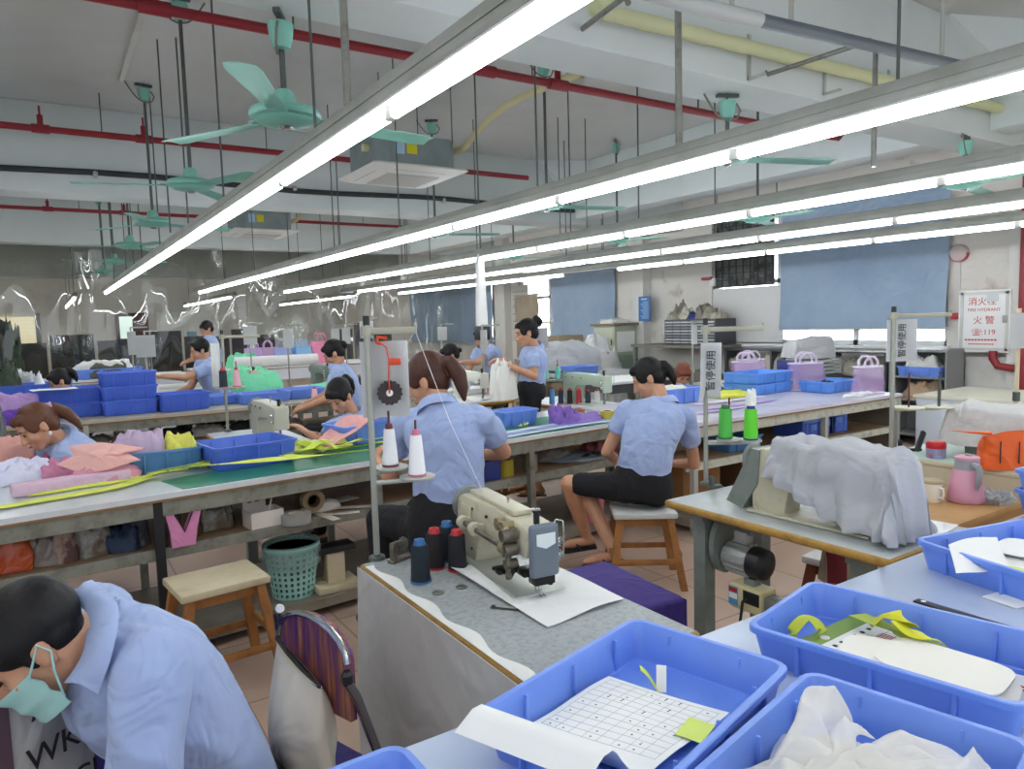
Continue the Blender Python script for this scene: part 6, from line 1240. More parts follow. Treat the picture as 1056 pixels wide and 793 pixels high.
for i, (dx, dy, a, b, h, hx, lab) in enumerate(((-.1, .0, .28, .14, .03, '8f9aa6', 'grey blue folded film on the shelf before the knees of the woman in the skirt'), (.12, .05, .14, .09, .10, '98575c', 'dusky red cloth on the shelf before the woman in the skirt'), (.0, -.04, .13, .05, .035, '23242a', 'black cloth scrap on the shelf before the woman in the skirt'), (-.3, .1, .12, .10, .08, 'a39f95', 'clear bag of scraps beside the bench leg'))):
    pile('shelf_scrap', q.x+dx, max(q.y, tY(q.x)+.22)+dy, ZS1+.002, a, b, h, CL(hx), lab, 'cloth scrap', seed=40+i, fold=1.5)
# floor level of the first bench
q = at(305, 613, .105); t = thing('laundry_basket', 'teal plastic basket with a clear liner under the first bench', 'basket', (q.x, max(q.y, tY(q.x)+.20), .102))
LB = M('teal_basket', '9fd0c6', .4); Hb = .27
b = MB(); nb = 24
for j in range(nb):
    a0, a1 = 2*PI*j/nb, 2*PI*(j+.55)/nb
    pr = []
    for (zz, r) in ((.0, .105), (Hb, .14)): pr += [(r*math.cos(a0), r*math.sin(a0), zz), (r*math.cos(a1), r*math.sin(a1), zz), ((r+.004)*math.cos(a1), (r+.004)*math.sin(a1), zz), ((r+.004)*math.cos(a0), (r+.004)*math.sin(a0), zz)]
    b.add(pr, [(0, 1, 5, 4), (1, 2, 6, 5), (2, 3, 7, 6), (3, 0, 4, 7), (3, 2, 1, 0), (4, 5, 6, 7)])
for k in range(9):
    z0 = .0+Hb*k/8.6; r = .105+.035*z0/Hb; b.lathe([(r-.001, z0), (r+.005, z0), (r+.0055, z0+.013), (r, z0+.013), (r-.001, z0)], n=32)
b.lathe([(.004, 0), (.106, 0), (.106, .006), (.004, .006)], n=28); b.lathe([(.138, Hb-.01), (.15, Hb-.005), (.152, Hb+.012), (.14, Hb+.012), (.138, Hb-.01)], n=32); b.build('basket_body', LB, t)
MB().lathe([(.1, .02), (.132, Hb-.02), (.146, Hb+.02), (.158, Hb-.02), (.152, Hb-.10), (.15, Hb-.1), (.15, Hb-.02), (.143, Hb+.012), (.128, Hb-.02), (.096, .02)], n=36).build('plastic_liner', M('teal_film', 'a9c9c4', .15, alpha=.35, fold=(14, .9)), t)
q = at(352, 610, .105); t = thing('wooden_pedestal', 'pale wooden pedestal block with a black top beside the teal basket', 'block', (q.x, max(q.y, tY(q.x)+.14), .102))
b = MB(); b.box((0, 0, .02), (.24, .20, .04), .008); b.box((0, 0, .12), (.10, .09, .17), .006); b.build('block', PALEWOOD, t); MB().box((0, 0, .225), (.22, .12, .035), .008).build('dark_top', BLACKP, t)
for i, (px, py, w_, d_, h, hx, lab) in enumerate(((330, 640, .14, .2, .2, '7a5a3c', 'brown carton under the first bench behind the pedestal'), (420, 560, .2, .2, .25, '6d5844', 'brown carton under the first bench near the stand'))):
    q = at(px, py, .1); tag(MB().box((0, 0, h/2), (w_, d_, h), .006).build('cardboard_box', CARTON, None, (q.x+.1, tY(q.x)+.48, .102), .1*i), lab, 'box')
q = at(665, 560, .1); t = thing('pink_basket', 'pink woven plastic basket on the foot board behind the wooden stool', 'basket', (3.20, 3.98, .102)); MB().lathe([(.004, 0), (.11, 0), (.13, .22), (.137, .225), (.137, .235), (.125, .235), (.104, .01), (.004, .01)], n=30).build('basket_body', M('pink_basket_mat', 'd6708f', .45, bump=(70, .7)), t)
stool(3.1, 4.98, 0, R(10), 'wooden stool seen far under the bench between the two women', Hh=.44)
# ---------------- right bench
RT = lambda px, py: at(px, py, ZT1)
p = RT(802, 406); crate(p.x, p.y+.22, ZT1+.004, R(4), 'lower bright blue crate of the pair on the right bench', L=.60, W=.40, Hh=.095, mat=M('bright_blue_plastic', '5f95e6', .35)); crate(p.x, p.y+.22, ZT1+.101, R(4), 'upper bright blue crate of the pair on the right bench', L=.60, W=.40, Hh=.095, mat=M('bright_blue_plastic', '5f95e6'))
p = RT(875, 404); crate(p.x-.04, p.y+.18, ZT1+.004, R(2), 'single shallow bright blue crate with dark stuff on the right bench', L=.50, W=.34, Hh=.10, mat=M('bright_blue_plastic', '5f95e6')); pile('dark_cloth', p.x-.08, p.y+.18, ZT1+.014, .14, .09, .085, CL('2a3040'), 'dark cloth in the single shallow crate on the right bench', 'cloth', seed=3)
p = RT(765, 408); pile('yellow_cloth', p.x-.10, p.y+.05, ZT1+.004, .26, .14, .045, CL('dfe052'), 'bright yellow cloth lying left of the stacked bright blue crates', 'cloth', seed=14, fold=1.2)
for i, (px, py, hx) in enumerate(((735, 425, 'cdb8e0'), (760, 419, 'b79fd6'), (750, 415, 'dccdec'))):
    p = RT(px, py); ribbon('lilac_strip', [(p.x-.35, p.y+.02, ZT1+.005+.003*i), (p.x, p.y+.0, ZT1+.008+.003*i), (p.x+.5, p.y+.03, ZT1+.005+.003*i)], .07, CL(hx), 'lilac cloth strip along the front of the right bench', group='lilac strips on the right bench')
p = RT(700, 415); crate(4.50, 4.42, ZT1+.004, R(3), 'blue crate with white cloth before the reddish haired woman', L=.46, W=.32, Hh=.13, mat=CRATE); pile('white_cloth', 4.50, 4.42, ZT1+.06, .17, .11, .09, CL('e9e6d2'), 'cream white cloth in the crate before the reddish haired woman', 'cloth', seed=5, fold=.7)
p = RT(905, 410); pile('white_film', 5.95, 3.60, ZT1+.003, .20, .05, .025, CL('e6e6ea'), 'white crumpled film on the front edge of the right bench', 'wrap', seed=2, fold=1.5)
for i, (px, w_, lab) in enumerate(((805, .26, 'left small blue bin on the shelf of the right bench'), (838, .24, 'middle blue bin on the shelf of the right bench'), (868, .26, 'right blue bin on the shelf of the right bench'))):
    p = at(px, 446, .5); t = thing('storage_bin', lab, 'bin', (p.x, 3.78, .503)); b = MB(); Hh = (.15, .19, .21)[i]
    b.b2((-w_/2, -.14, 0), (w_/2, .14, .01)); 
    for s_ in (-1, 1): b.b2((-w_/2, s_*.14-.006, 0), (w_/2, s_*.14+.006, Hh)); b.b2((s_*w_/2-.006, -.14, 0), (s_*w_/2+.006, .14, Hh))
    b.build('bin_body', CRATE2, t); b = MB(); b.box((0, -.149, Hh-.015), (w_+.02, .012, .03), .003); b.box((0, -.149, Hh*.5), (.09, .008, .05), .003)
    for k in (-.35, .35): b.box((k*w_, -.149, Hh*.45), (.01, .008, Hh*.8))
    b.build('rim_and_ribs', CRATE, t)
for i, (px, py, w_, d_, h, hx, lab) in enumerate(((735, 520, .42, .4, .36, 'a5764a', 'big brown carton low under the right bench'), (765, 505, .5, .4, .30, '6f4d36', 'dark brown carton low under the right bench'), (725, 470, .22, .3, .22, '9c8a70', 'small carton on the left of the right bench shelf'))):
    zz = .102 if i < 2 else .503; q = at(px, py, zz); tag(MB().box((0, 0, h/2), (w_, d_, h), .006).build('cardboard_box', M('carton_'+hx, hx, .8), None, ((4.25, 4.95, 4.1)[i], 4.05, zz), .04*i), lab, 'box')
crate(4.45, 3.72, .503, 0, 'pale blue crate at the left of the right bench shelf', L=.4, W=.3, Hh=.11, mat=SB)
for i, (px, hx, lab) in enumerate(((745, '2f4fa8', 'blue bundle low under the right bench'), (770, 'b52838', 'red bundle low under the right bench'), (800, '27439a', 'second blue bundle low under the right bench'))):
    pile('bundle', 5.35+.28*i, 3.75, .102, .13, .10, .16, M('film_'+hx, hx, .4, fold=(9, .6)), lab, 'bundle', seed=50+i)
# sheer lilac totes
TOTE = M('lilac_vinyl', 'cfaede', .08, alpha=.4, fold=(7, 1.0), coat=.5); STRAPM = M('pale_vinyl_strap', 'e3d3ea', .1, alpha=.9)
def tote(x, y, z, rz, w_, d_, h, lab, mat=TOTE, strap=STRAPM, group=None):
    t = thing('tote_bag', lab, 'bag', (x, y, z), rz, group=group)
    def tf(u, v):
        a = 2*PI*u; e = .5; c_, s_ = math.cos(a), math.sin(a); k_ = 1+.05*math.sin(a*3+v*5)
        return (math.copysign(abs(c_)**e, c_)*w_/2*k_*(1-.12*v), math.copysign(abs(s_)**e, s_)*d_/2*k_*(1-.35*v), h*v)
    b = MB(); b.sheet(tf, 36, 10, 0); b.build('bag_body', mat, t)
    for s_ in (-1, 1): MB().tube([(-w_*.22, s_*d_*.33, h*.95), (-w_*.2, s_*d_*.38, h*1.2), (-w_*.08, s_*d_*.42, h*1.36), (w_*.08, s_*d_*.42, h*1.36), (w_*.2, s_*d_*.38, h*1.2), (w_*.22, s_*d_*.33, h*.95)], .012, 8, flat=.4).build('strap', strap, t)
    MB().tube([tf(i/30, .98) for i in range(30)], .009, 6, closed=True).build('top_piping', strap, t); MB().tube([tf(i/30, .02) for i in range(30)], .007, 6, closed=True).build('bottom_piping', strap, t); return t
work_table('side_table', 'small table by the window wall carrying sheer lilac bags', (4.78, 5.55), 6.0, 6.95, ZT1, skew=0, low=False, shelf_z=None, legs=((.05, STEEL), (.9, STEEL)))
tote(6.22, 5.02, ZT1+.003, R(-25), .34, .16, .24, 'sheer lilac bag left of the stacked bright blue crates'); tote(6.55, 5.22, ZT1+.003, R(-20), .34, .16, .24, 'second sheer lilac bag nearer the window')
p = RT(885, 404); tote(6.10, 4.22, ZT1+.003, R(-35), .36, .16, .26, 'sheer lilac bag behind the single shallow crate on the right bench'); tote(6.2, 3.66, ZT1+.003, R(-30), .28, .14, .24, 'sheer lilac bag at the right end of the right bench, behind the sign card')
# white side box past the right bench
t = thing('white_cabinet', 'white cabinet side at the end of the right bench', 'cabinet', (6.95, 2.72, 0)); MB().b2((-.50, -.66, 0), (.42, .64, .76), .006).build('carcass', M('cool_white', 'd8dee8', .5), t); MB().b2((-.52, -.68, .76), (.44, .66, .79), .004).build('cabinet_top', M('cream_top', 'd5d2c0', .5), t)
tag(MB().b2((-.012, -.6, 0), (.012, .6, .72), .003).build('end_panel', M('brown_panel', '7b6f60', .7), None, (6.40, 4.08, .0)), 'grey brown end panel closing the right bench', 'panel')
# ---------------- sewing stations on the far side of the first bench
def station(x0, y0, x1, y1, lab, mlab, mat=IVORY, my=None, mx=None, z=.78):
    sew_table(x0, y0, x1, y1, z, lab); machine(mx or (x0+x1)/2, my or (y0+y1)/2, z+.004, R(-90), mlab, mat=mat)
station(.95, 4.62, 1.48, 5.62, 'sewing table left of the woman with bangs', 'cream grey sewing machine left of the woman with bangs', M('cream_grey', 'b9b8a8', .35, bump=(60, .03)), my=4.85, mx=1.22)
station(3.74, 4.76, 4.30, 5.72, 'sewing table with coloured thread cones right of the standing woman', 'pale green sewing machine right of the standing woman', M('pale_green_enamel', 'b9c7b0', .35), my=5.0, mx=4.03)
station(3.25, 5.80, 3.8, 6.62, 'sewing table before the crouching woman', 'white sewing machine before the crouching woman', M('white_enamel', 'e3e1d6', .3), my=6.2, mx=3.52)
station(2.2, 4.72, 2.72, 5.72, 'sewing table hidden behind the woman with the brown ponytail', 'cream sewing machine behind the woman with the brown ponytail', my=5.1, mx=2.46)
pile('white_cloth', 3.38, 5.92, .785, .10, .08, .02, WHITECL, 'small white cloth at the crouching woman', 'cloth', seed=3)
p = at(472, 398, .82); tag(MB().prism(blob(40, .38, .2), 0, .05).build('white_cloth_stack', WHITECL, None, (p.x-.3, p.y-.4, .785)), 'flat stack of white cloth panels before the crouching woman', 'cloth')
# cones by the machine right of the standing woman
for i, (px, py, hx, lab, h) in enumerate(((557, 416, '5aa0d8', 'sky blue thread cone right of the standing woman', .14), (563, 415.5, '27304a', 'navy thread cone right of the sky blue cone', .13), (568, 415, '2a2026', 'black thread cone in the row of coloured cones', .13), (573, 415, 'b02a3c', 'red thread cone in the row of coloured cones', .13), (577, 414.5, '343a40', 'charcoal thread cone in the row of coloured cones', .12), (583, 415, 'e8e4e2', 'white thread cone at the right end of the row of coloured cones', .12))):
    q = at(px, py, .78); cone(3.80+.055*(i % 6), 5.20-.06*i, .786, hx, lab, h=h, r=.026, straight=True)
sp4 = V((3.68, 5.40, 0)); thread_stand(3.80, 5.42, .784, 'thread stand with two mint cones right of the standing woman', h=.75, arm=.2, arm_a=0, disc_z=.20, discs=((.06, -.05, 0), (.16, -.10, 0)), disc_r=.06)
cone(3.86, 5.37, .99, '7fd6bd', 'mint thread cone on the left of the back stand', h=.14, r=.03); cone(3.96, 5.32, .99, '6cc9b4', 'mint thread cone on the right of the back stand', h=.13, r=.03)
hang_card(3.82, 5.38, 1.37, .13, .20, R(-122), 'white pattern card in a clear sleeve right of the standing woman')
# bag in the hands of the standing woman
p = aty(519, 391, 5.08); t = thing('cloth_bag', 'white cloth bag hanging from the hands of the standing woman', 'bag', (p.x, p.y, p.z-.17), R(20))
pile('bag_body', 0, 0, 0, .15, .07, .33, M('white_bag_cloth', 'e9e6df', .8, fold=(7, .5)), None, parent=t, seed=9, fold=.9); MB().tube([(.06*math.cos(a)+.05, -.06, .20+.085*math.sin(a)) for a in [2*PI*i/20 for i in range(20)]], .006, 6, closed=True).build('bag_seam', M('white_bag_cloth', 'e9e6df'), t)
# ---------------- second bench crates
q = lambda px, py: at(px, py, ZT1)
p = q(136, 428)
for k in range(3): crate(p.x, p.y+.17, ZT1+.004+.125*k, R(2), ('bottom blue crate of the stack of three on the second bench', 'middle blue crate of the stack of three on the second bench', 'top blue crate of the stack of three on the second bench')[k], L=.46, W=.34, Hh=.13, mat=CRATE2)
p = q(76, 431)
for k in range(2): crate(p.x, p.y+.16, ZT1+.004+.125*k, R(-3), ('lower blue crate of the pair left of the stack of three', 'upper blue crate of the pair left of the stack of three')[k], L=.50, W=.34, Hh=.13, mat=CRATE2)
p = q(192, 424); crate(p.x, p.y+.17, ZT1+.004, R(5), 'blue crate just right of the stack of three', L=.44, W=.34, Hh=.16, mat=CRATE2)
p = q(232, 418); crate(p.x, p.y+.2, ZT1+.004, R(5), 'low blue crate behind the pink thread cone', L=.36, W=.30, Hh=.09, mat=CRATE)
p = q(275, 416); crate(p.x, p.y+.17, ZT1+.004, R(3), 'wide low blue crate in the middle of the second bench', L=.50, W=.34, Hh=.10, mat=CRATE)
p = q(315, 412); crate(p.x+.02, p.y+.22, ZT1+.004, R(3), 'blue crate at the right end of the second bench', L=.46, W=.32, Hh=.10, mat=CRATE); 
p = q(302, 412); cone(2.25, 7.12, ZT1+.003, 'eebac4', 'pale pink thread cone before the blue crate at the right end of the second bench', h=.12, r=.035)
pile('mint_cloth', .62, 7.62, ZT1+.004, .10, .10, .22, CL('8fd9b6'), 'mint cloth heap between the crate stacks of the second bench', 'cloth', seed=4)
paper(.05, 7.3, ZT1+.262, .34, .16, R(10), 'white sheet lying over the upper crate of the pair', curl=.01)
pile('purple_cloth', -.28, 7.55, ZT1+.004, .32, .16, .24, CL('bd9ad0'), 'lilac cloth heap at the left end of the second bench', 'cloth', seed=6); pile('violet_cloth', -.18, 7.25, ZT1+.004, .20, .09, .12, CL('6a3fa8'), 'violet cloth in front of the lilac heap', 'cloth', seed=16, fold=1.7)
for i, (px, hx, lab) in enumerate(((170, '2b2b2e', 'black cloth bundle on the shelf of the second bench'), (125, 'd6d4d0', 'white roll on the shelf of the second bench'), (205, 'c9c6c2', 'pale scraps on the shelf of the second bench'), (250, '3b3a3a', 'dark bundle on the shelf of the second bench'), (90, '8b8478', 'grey bundle on the shelf of the second bench'), (300, 'a9a398', 'light bundle at the right of the shelf of the second bench'))):
    z_ = at(px, 442, .53); pile('shelf_bundle', z_.x, 7.35, .533, .16, .10, .10, CL(hx), lab, 'bundle', seed=60+i)
sp5 = at(227, 452, .78); thread_stand(1.10, 5.58, .784, 'thread stand with a navy and a pink cone left of the woman with bangs', h=.72, arm=.26, arm_a=R(-20), disc_z=.33, discs=((-.02, -.05, .0), (.07, -.07, 0)), disc_r=.06)
cone(1.08, 5.53, 1.118, '232a3a', 'navy thread cone on the stand before the second bench', h=.13, r=.03, straight=True); cone(1.17, 5.51, 1.118, 'e7b3bd', 'pink thread cone on the stand before the second bench', h=.13, r=.03)
t = thing('card_roll', 'white folded card standing against the pole left of the second row', 'card', (1.05, 5.60, 1.28)); MB().sheet(lambda u, v: (-.03+.06*u, .02*math.sin(u*3), -.16+.32*v), 6, 4, .002).build('card', PAPER, t)
# ---------------- far tables
work_table('white_table', 'long white topped table beyond the second bench at the left', (9.5, 10.6), -3.0, 2.4, .82, skew=0, top=M('white_top', 'e4e4e2', .4), rail=M('cool_white', 'd8dee8'), low=False, shelf_z=.4, legs=((.1, STEEL), (2.7, STEEL), (5.2, STEEL)), apron=.25)
work_table('white_table', 'white table at the back carrying the pastel bags', (13.2, 14.5), 2.2, 5.6, .82, skew=0, top=M('white_top', 'e4e4e2'), rail=M('cool_white', 'd8dee8'), low=False, shelf_z=None, legs=((.1, STEEL), (3.3, STEEL)), apron=.2)
work_table('white_table', 'far white table before the plastic curtain at the left', (12.0, 13.2), -2.5, 1.9, .85, skew=0, top=M('white_top', 'e4e4e2'), rail=M('cool_white', 'd8dee8'), low=False, shelf_z=None, legs=((.1, STEEL), (4.3, STEEL)), apron=.3)
station(1.75, 8.45, 2.3, 9.35, 'sewing table with green cloth beyond the second bench', 'sewing machine under the green cloth beyond the second bench')
station(2.62, 8.45, 3.2, 9.35, 'second sewing table beyond the second bench', 'dark sewing machine with a round pulley beyond the second bench', GREYEN)
MINT = CL('7fe0b0')
for i, (x_, y_, z_, a, b, h, lab) in enumerate(((2.05, 8.85, .785, .34, .42, .275, 'large mint green cloth spread beyond the second bench'), (2.86, 8.55, .785, .26, .16, .06, 'mint green cloth end right of the pulley machine'), (3.0, 13.6, .823, .26, .2, .26, 'crumpled mint green bag at the back'))):
    pile('mint_cloth', x_, y_, z_, a, b, h, MINT, lab, 'cloth', seed=70+i)
p = aty(285, 377, 13.4); t = tag(MB().lathe([(.004, -.75), (.10, -.74), (.10, .74), (.004, .75)], (0, 0, 0), 20, (1, -.05, 0)).build('cloth_roll', WHITECL, None, (p.x, 13.35, .924)), 'long white cloth roll before the pastel bags', 'roll')
PB = ((262, 'c9a8d8', 'lilac'), (277, 'd8b0d4', 'pinkish lilac'), (292, 'a9b4e4', 'periwinkle'), (301, '9fc4ee', 'pale blue'), (313, '8fc0ea', 'sky blue'), (331, 'ee93b4', 'pink'))
for i, (px, hx, nm) in enumerate(PB):
    p = aty(px, 374, 13.6+.15*(i % 2)); tote(p.x, p.y, .823, R(-30+9*i), .34 if i != 5 else .46, .18, .34 if i != 5 else .42, nm+' tote bag on the white table at the back', M('tote_'+hx, hx, .5, fold=(8, .5)), M('tote_'+hx, hx))
# white cloth before the man, at the back left
p = aty(160, 392, 8.9); pile('white_bundle', .80, 8.4, .80, .22, .2, .14, CL('e6e4e0'), 'white bundle under the arms of the man at the back left', 'cloth', seed=3); sew_table(.50, 8.05, 1.02, 8.9, .795, 'small table before the man at the back left')
tag(MB().sheet(lambda u, v: (-.45+.9*u, -.2+.4*v, .16*math.sin(u*PI)**.6+.02*math.sin(u*9)), 18, 6, .004).build('curved_cloth', WHITECL, None, (1.3, 9.9, .83), R(-5)), 'white curved panel on the long white table', 'cloth')
pile('yellow_scrap', .98, 8.02, .80, .10, .06, .05, CL('dfe05a'), 'yellow scrap at the hands of the man at the back left', 'cloth scrap', seed=8)
crate(.75, 12.5, .854, 0, 'blue crate with white cloth at the far table', L=1.0, W=.5, Hh=.14, mat=CRATE); pile('white_cloth', .75, 12.5, .90, .42, .2, .22, CL('e4e2df'), 'white cloth heaped in the crate on the far table', 'cloth', seed=4)
crate(-.2, 9.8, .824, 0, 'blue crate at the left end of the long white table', L=.9, W=.5, Hh=.16, mat=CRATE2)
for i, (px, py, hx, a, h, lab) in enumerate(((100, 388, '6a645c', .5, .08, 'grey brown scraps on the long white table'), (112, 378, '5b5a52', .3, .22, 'dark machine cover heap on the far table'), (26, 374, 'c9cacc', .16, .26, 'pale grey hood standing at the far left'), (8, 385, '46523e', .25, .4, 'dark green bundle at the left edge of the hall'))):
    a *= (1, 1, 1, .5)[i]; Y = (10.3, 12.4, 10.2, 9.9)[i]; p = aty(px, py, Y); pile('scrap_heap', p.x, Y, .856 if i == 1 else .824, a, .16, h, CL(hx), lab, 'scraps', seed=80+i, fold=1.4)
p = aty(40, 384, 9.9); tag(MB().lathe([(.004, 0), (.05, 0), (.05, .16), (.03, .2), (.02, .26), (.004, .26)], n=16).build('white_bottle', PAPER, None, (p.x, 9.9, .824)), 'white bottle standing on the long white table', 'bottle')
p = aty(55, 384, 9.9); cone(p.x+.05, 9.95, .824, 'e6e6e2', 'white thread cone beside the white bottle', h=.24, r=.07)
t = thing('clear_dome', 'smoky clear plastic hood at the left edge before the second bench', 'hood', (-.42, 6.0, 0)); MB().lathe([(.004, 1.22), (.06, 1.2), (.13, 1.12), (.165, .98), (.17, .4), (.16, .0), (.155, .0), (.165, .4)], n=24).build('hood', M('smoky_plastic', '6e7472', .2, alpha=.75), t)
# dark screens, plants and machines seen through the curtain
for i, (px, py, w_, h, hx, Y, lab) in enumerate(((75, 360, 2.6, 1.3, '2a2c2b', 18, 'dark screens beyond the curtain at the left'), (172, 355, 2.2, 1.4, '2c2e2e', 19, 'dark screens beyond the curtain behind the man'), (250, 352, 1.6, 1.2, '3a3634', 18, 'dark rack beyond the curtain'), (375, 345, 1.6, 1.3, '3d4448', 17.5, 'dark machines beyond the curtain at the right'))):
    p = aty(px, py, Y); t = thing('dark_partition', lab, 'partition', (p.x, Y, 0)); b = MB()
    for k in range(3): b.b2((-w_/2+w_*k/3+.03, 0, .3), (-w_/2+w_*(k+1)/3-.03, .06, p.z+h*.12+.15*(k % 2)), .01)
    b.b2((-w_/2, .0, 0), (w_/2, .05, .3)); b.build('screens', M('dk_'+hx, hx, .5), t)
p = aty(40, 345, 17); pile('potted_foliage', p.x-.5, 17, .0, .25, .25, 1.6, M('dark_leaf', '2f4a2c', .6, bump=(20, .8)), 'dark green plant beyond the curtain at the far left', 'plant', seed=5, fold=1.6)
# stands with white cards in the back rows
for i, (px, py, Y, w_, h, lab) in enumerate(((136, 354, 11.2, .11, .32, 'narrow card on a pole left of the man at the back'), (150, 357, 11.0, .26, .30, 'wide white card on a pole left of the man at the back'), (258, 346, 11.5, .20, .28, 'white card on a pole before the lilac bag'), (297, 349, 10.6, .14, .28, 'white sign card on a pole before the blue bags'), (346, 347, 11.5, .13, .26, 'first of the white cards beyond the woman with the bun'), (357, 346, 11.0, .13, .26, 'second of the white cards beyond the woman with the bun'), (378, 340, 11.3, .22, .28, 'white card right of the plastic folds'), (456, 344, 9.5, .14, .2, 'small white card on a pole right of the brown ponytail'), (499, 352, 6.45, .07, .24, 'narrow white card beside the man leaning over'), (716, 345, 6.2, .075, .24, 'narrow white card on the slanted pole behind the reddish haired woman'), (784, 343, 7.1, .12, .26, 'white card on a pole before the cream board'))):
    p = aty(px, py, Y); t = thing('card_stand', 'pole of the '+lab.replace(' on a pole', '').replace(' on the slanted pole', ''), 'stand', (p.x, p.y+.03, 0)); b = MB(); b.cyl((0, 0, .0), (0, 0, p.z+h*.7), .012, n=8); b.box((.1, 0, p.z+h*.68), (.22, .02, .018)); b.build('pole', M('stand_grey', 'a5a79c'), t); MB().lathe([(.01, 0), (.10, 0), (.10, .015), (.02, .03)], n=18).build('foot', DARKST, t)
    hang_card(p.x, p.y, p.z, w_, h, R(-118), lab)
# white cloth tube hanging near the leaning man
p = aty(497, 336, 6.9); tp = aty(497, 262, 6.9); tag(MB().lathe([(.004, 0), (.07, .0), (.065, .15), (.045, tp.z-p.z-.05), (.02, tp.z-p.z), (.004, tp.z-p.z)], n=18).build('hanging_sleeve', M('white_net_tube', 'f0f0ee', .7, fold=(5, .4)), None, (p.x, p.y, p.z)), 'tall white tapered cloth sleeve standing above the leaning man', 'sleeve')
t = thing('pole_stand', 'pole with a dark block under the white tapered sleeve', 'stand', (p.x, p.y, 0)); MB().cyl((0, 0, 0), (0, 0, p.z-.16), .016, n=8).build('pole', M('stand_grey', 'a5a79c'), t); MB().box((0, 0, p.z-.08), (.13, .13, .155), .01).build('dark_block', BLACKP, t)
# ---------------- against the window wall
t = thing('drawer_cabinet', 'grey cabinet of many small parts drawers against the stained wall', 'cabinet', (8.45, 8.1, 0))
a = atx(685, 322, 8.3); b_ = atx(738, 356, 8.3); y0, y1 = b_.y-8.1, a.y-8.1; zb = b_.z; zt_ = a.z-.12
MB().b2((-.15, y0, zb), (.30, y1, zt_), .006).build('carcass', M('dark_grey_metal', '55565a', .5, .3), t)
nr, nc = 8, 6
for r_ in range(nr):
    for c in range(nc):
        ya = y0+.02+(y1-y0-.04)*c/nc; yb = y0+.02+(y1-y0-.04)*(c+1)/nc; za = zb+.015+(zt_-zb-.03)*r_/nr; z2 = zb+.015+(zt_-zb-.03)*(r_+1)/nr
        d_ = MB().b2((-.165, ya+.008, za+.006), (-.14, yb-.008, z2-.018), .004).build('drawer', M(('drawer_clear', 'drawer_grey', 'drawer_pale')[(r_*5+c*3) % 3], ('b4b6b8', '8f9296', 'd2d4d5')[(r_*5+c*3) % 3], .25), t)
for i in range(7):
    yy = 8.1+y0+.07+(y1-y0-.14)*i/6; pile('clutter', 8.45, yy, zt_+.002, .14, .09, .10+.06*((i*7) % 3), CL(('b8b2a2', 'a39c8c', '8e8a80', '3b4a8a', 'cfc8b8', '9a9486', 'b5ae9e')[i]), ('cream', 'tan', 'grey', 'dark blue', 'off-white', 'drab', 'pale brown')[i]+' odds and ends heaped on the drawer cabinet', 'clutter', seed=90+i, fold=1.7)
t = thing('side_bench', 'narrow grey bench under the drawer cabinet along the wall', 'bench', (8.4, 7.9, 0)); MB().b2((-.30, -.75, zb-.045), (.35, .95, zb-.002)).build('benchtop', M('bench_grey', '7f7a70', .6), t)
for yy in (-.7, .9): MB().b2((-.28, yy-.03, 0), (-.22, yy+.03, zb-.045)).build('leg', GREYEN, t)
MB().b2((-.25, -.72, .45), (.33, .92, .48)).build('shelf', M('bench_grey', '7f7a70'), t)
for i in range(5): pile('shelf_clutter', 8.35, 7.3+.3*i, .482, .12, .12, .22, CL(('9a8a70', '77736a', 'b5ad9c', '5f5b54', 'a59b88')[i]), ('tan', 'grey', 'cream', 'charcoal', 'sand')[i]+' bundle on the shelf of the wall bench', 'bundle', seed=100+i)
t = thing('metal_locker', 'pale green grey locker with two doors before the white pier', 'locker', (8.35, 9.55, 0)); LG = M('locker_green', 'b3b8a2', .4)
MB().b2((-.25, -.30, .04), (.25, .25, 1.40), .006).build('carcass', LG, t); MB().b2((-.30, -.34, 1.40), (.28, .29, 1.44), .004).build('locker_top', M('brown_board', '8a7a66', .6), t)
for z0, z1_ in ((.08, .84), (.87, 1.37)):
    dd = MB().b2((-.266, -.28, z0), (-.25, .23, z1_), .004).build('door', LG, t); q_ = MB(); q_.b2((-.275, -.25, (z0+z1_)/2-.05), (-.266, -.23, (z0+z1_)/2+.05)); q_.build('handle', BLACKP, dd)
MB().b2((-.2, -.306, .95), (.2, -.3, 1.3)).build('paper_notice', PAPER, t); MB().b2((-.2, -.306, .2), (.22, -.3, .9)).build('side_panel', M('sage_panel', '8ba091', .5), t)
pile('paper_heap', 8.33, 9.5, 1.442, .26, .22, .08, CL('e4e2dd'), 'white papers heaped on the locker', 'papers', seed=3, fold=1.2)
a = atx(659, 306, 8.62); b_ = atx(671, 331, 8.62); t = thing('blue_poster', 'tall blue poster with small white print on the white pier', 'poster', (8.605, (a.y+b_.y)/2, (a.z+b_.z)/2)); hw, hh = abs(a.y-b_.y)/2, abs(a.z-b_.z)/2
MB().b2((0, -hw, -hh), (.012, hw, hh)).build('sheet', M('poster_blue', '2f6fae', .4), t); q_ = MB()
for k in range(9): q_.b2((-.002, -hw*.7, hh*.5-hh*.16*k), (0, hw*(.2+.4*((k*5) % 3)/2), hh*.5-hh*.16*k+hh*.05))
q_.b2((-.002, -hw*.5, hh*.72), (0, hw*.5, hh*.84)); q_.build('white_print', M('poster_print', 'a9cbe6', .5), t)
p = atx(652, 307, 8.62); tag(MB().lathe([(.004, 0), (.10, 0), (.10, .012), (.07, .014), (.068, .02), (.004, .02)], (0, 0, 0), 22, (-1, 0, 0)).build('round_badge', M('badge_blue', '5f96b8', .4), None, (8.795, p.y, p.z)), 'round blue wall badge left of the tall blue poster', 'badge')
t = thing('side_table', 'table by the far window carrying a grey covered machine', 'table', (6.3, 8.1, 0)); MB().b2((-.6, -.7, .76), (.7, .7, .80)).build('tabletop', LAM, t)
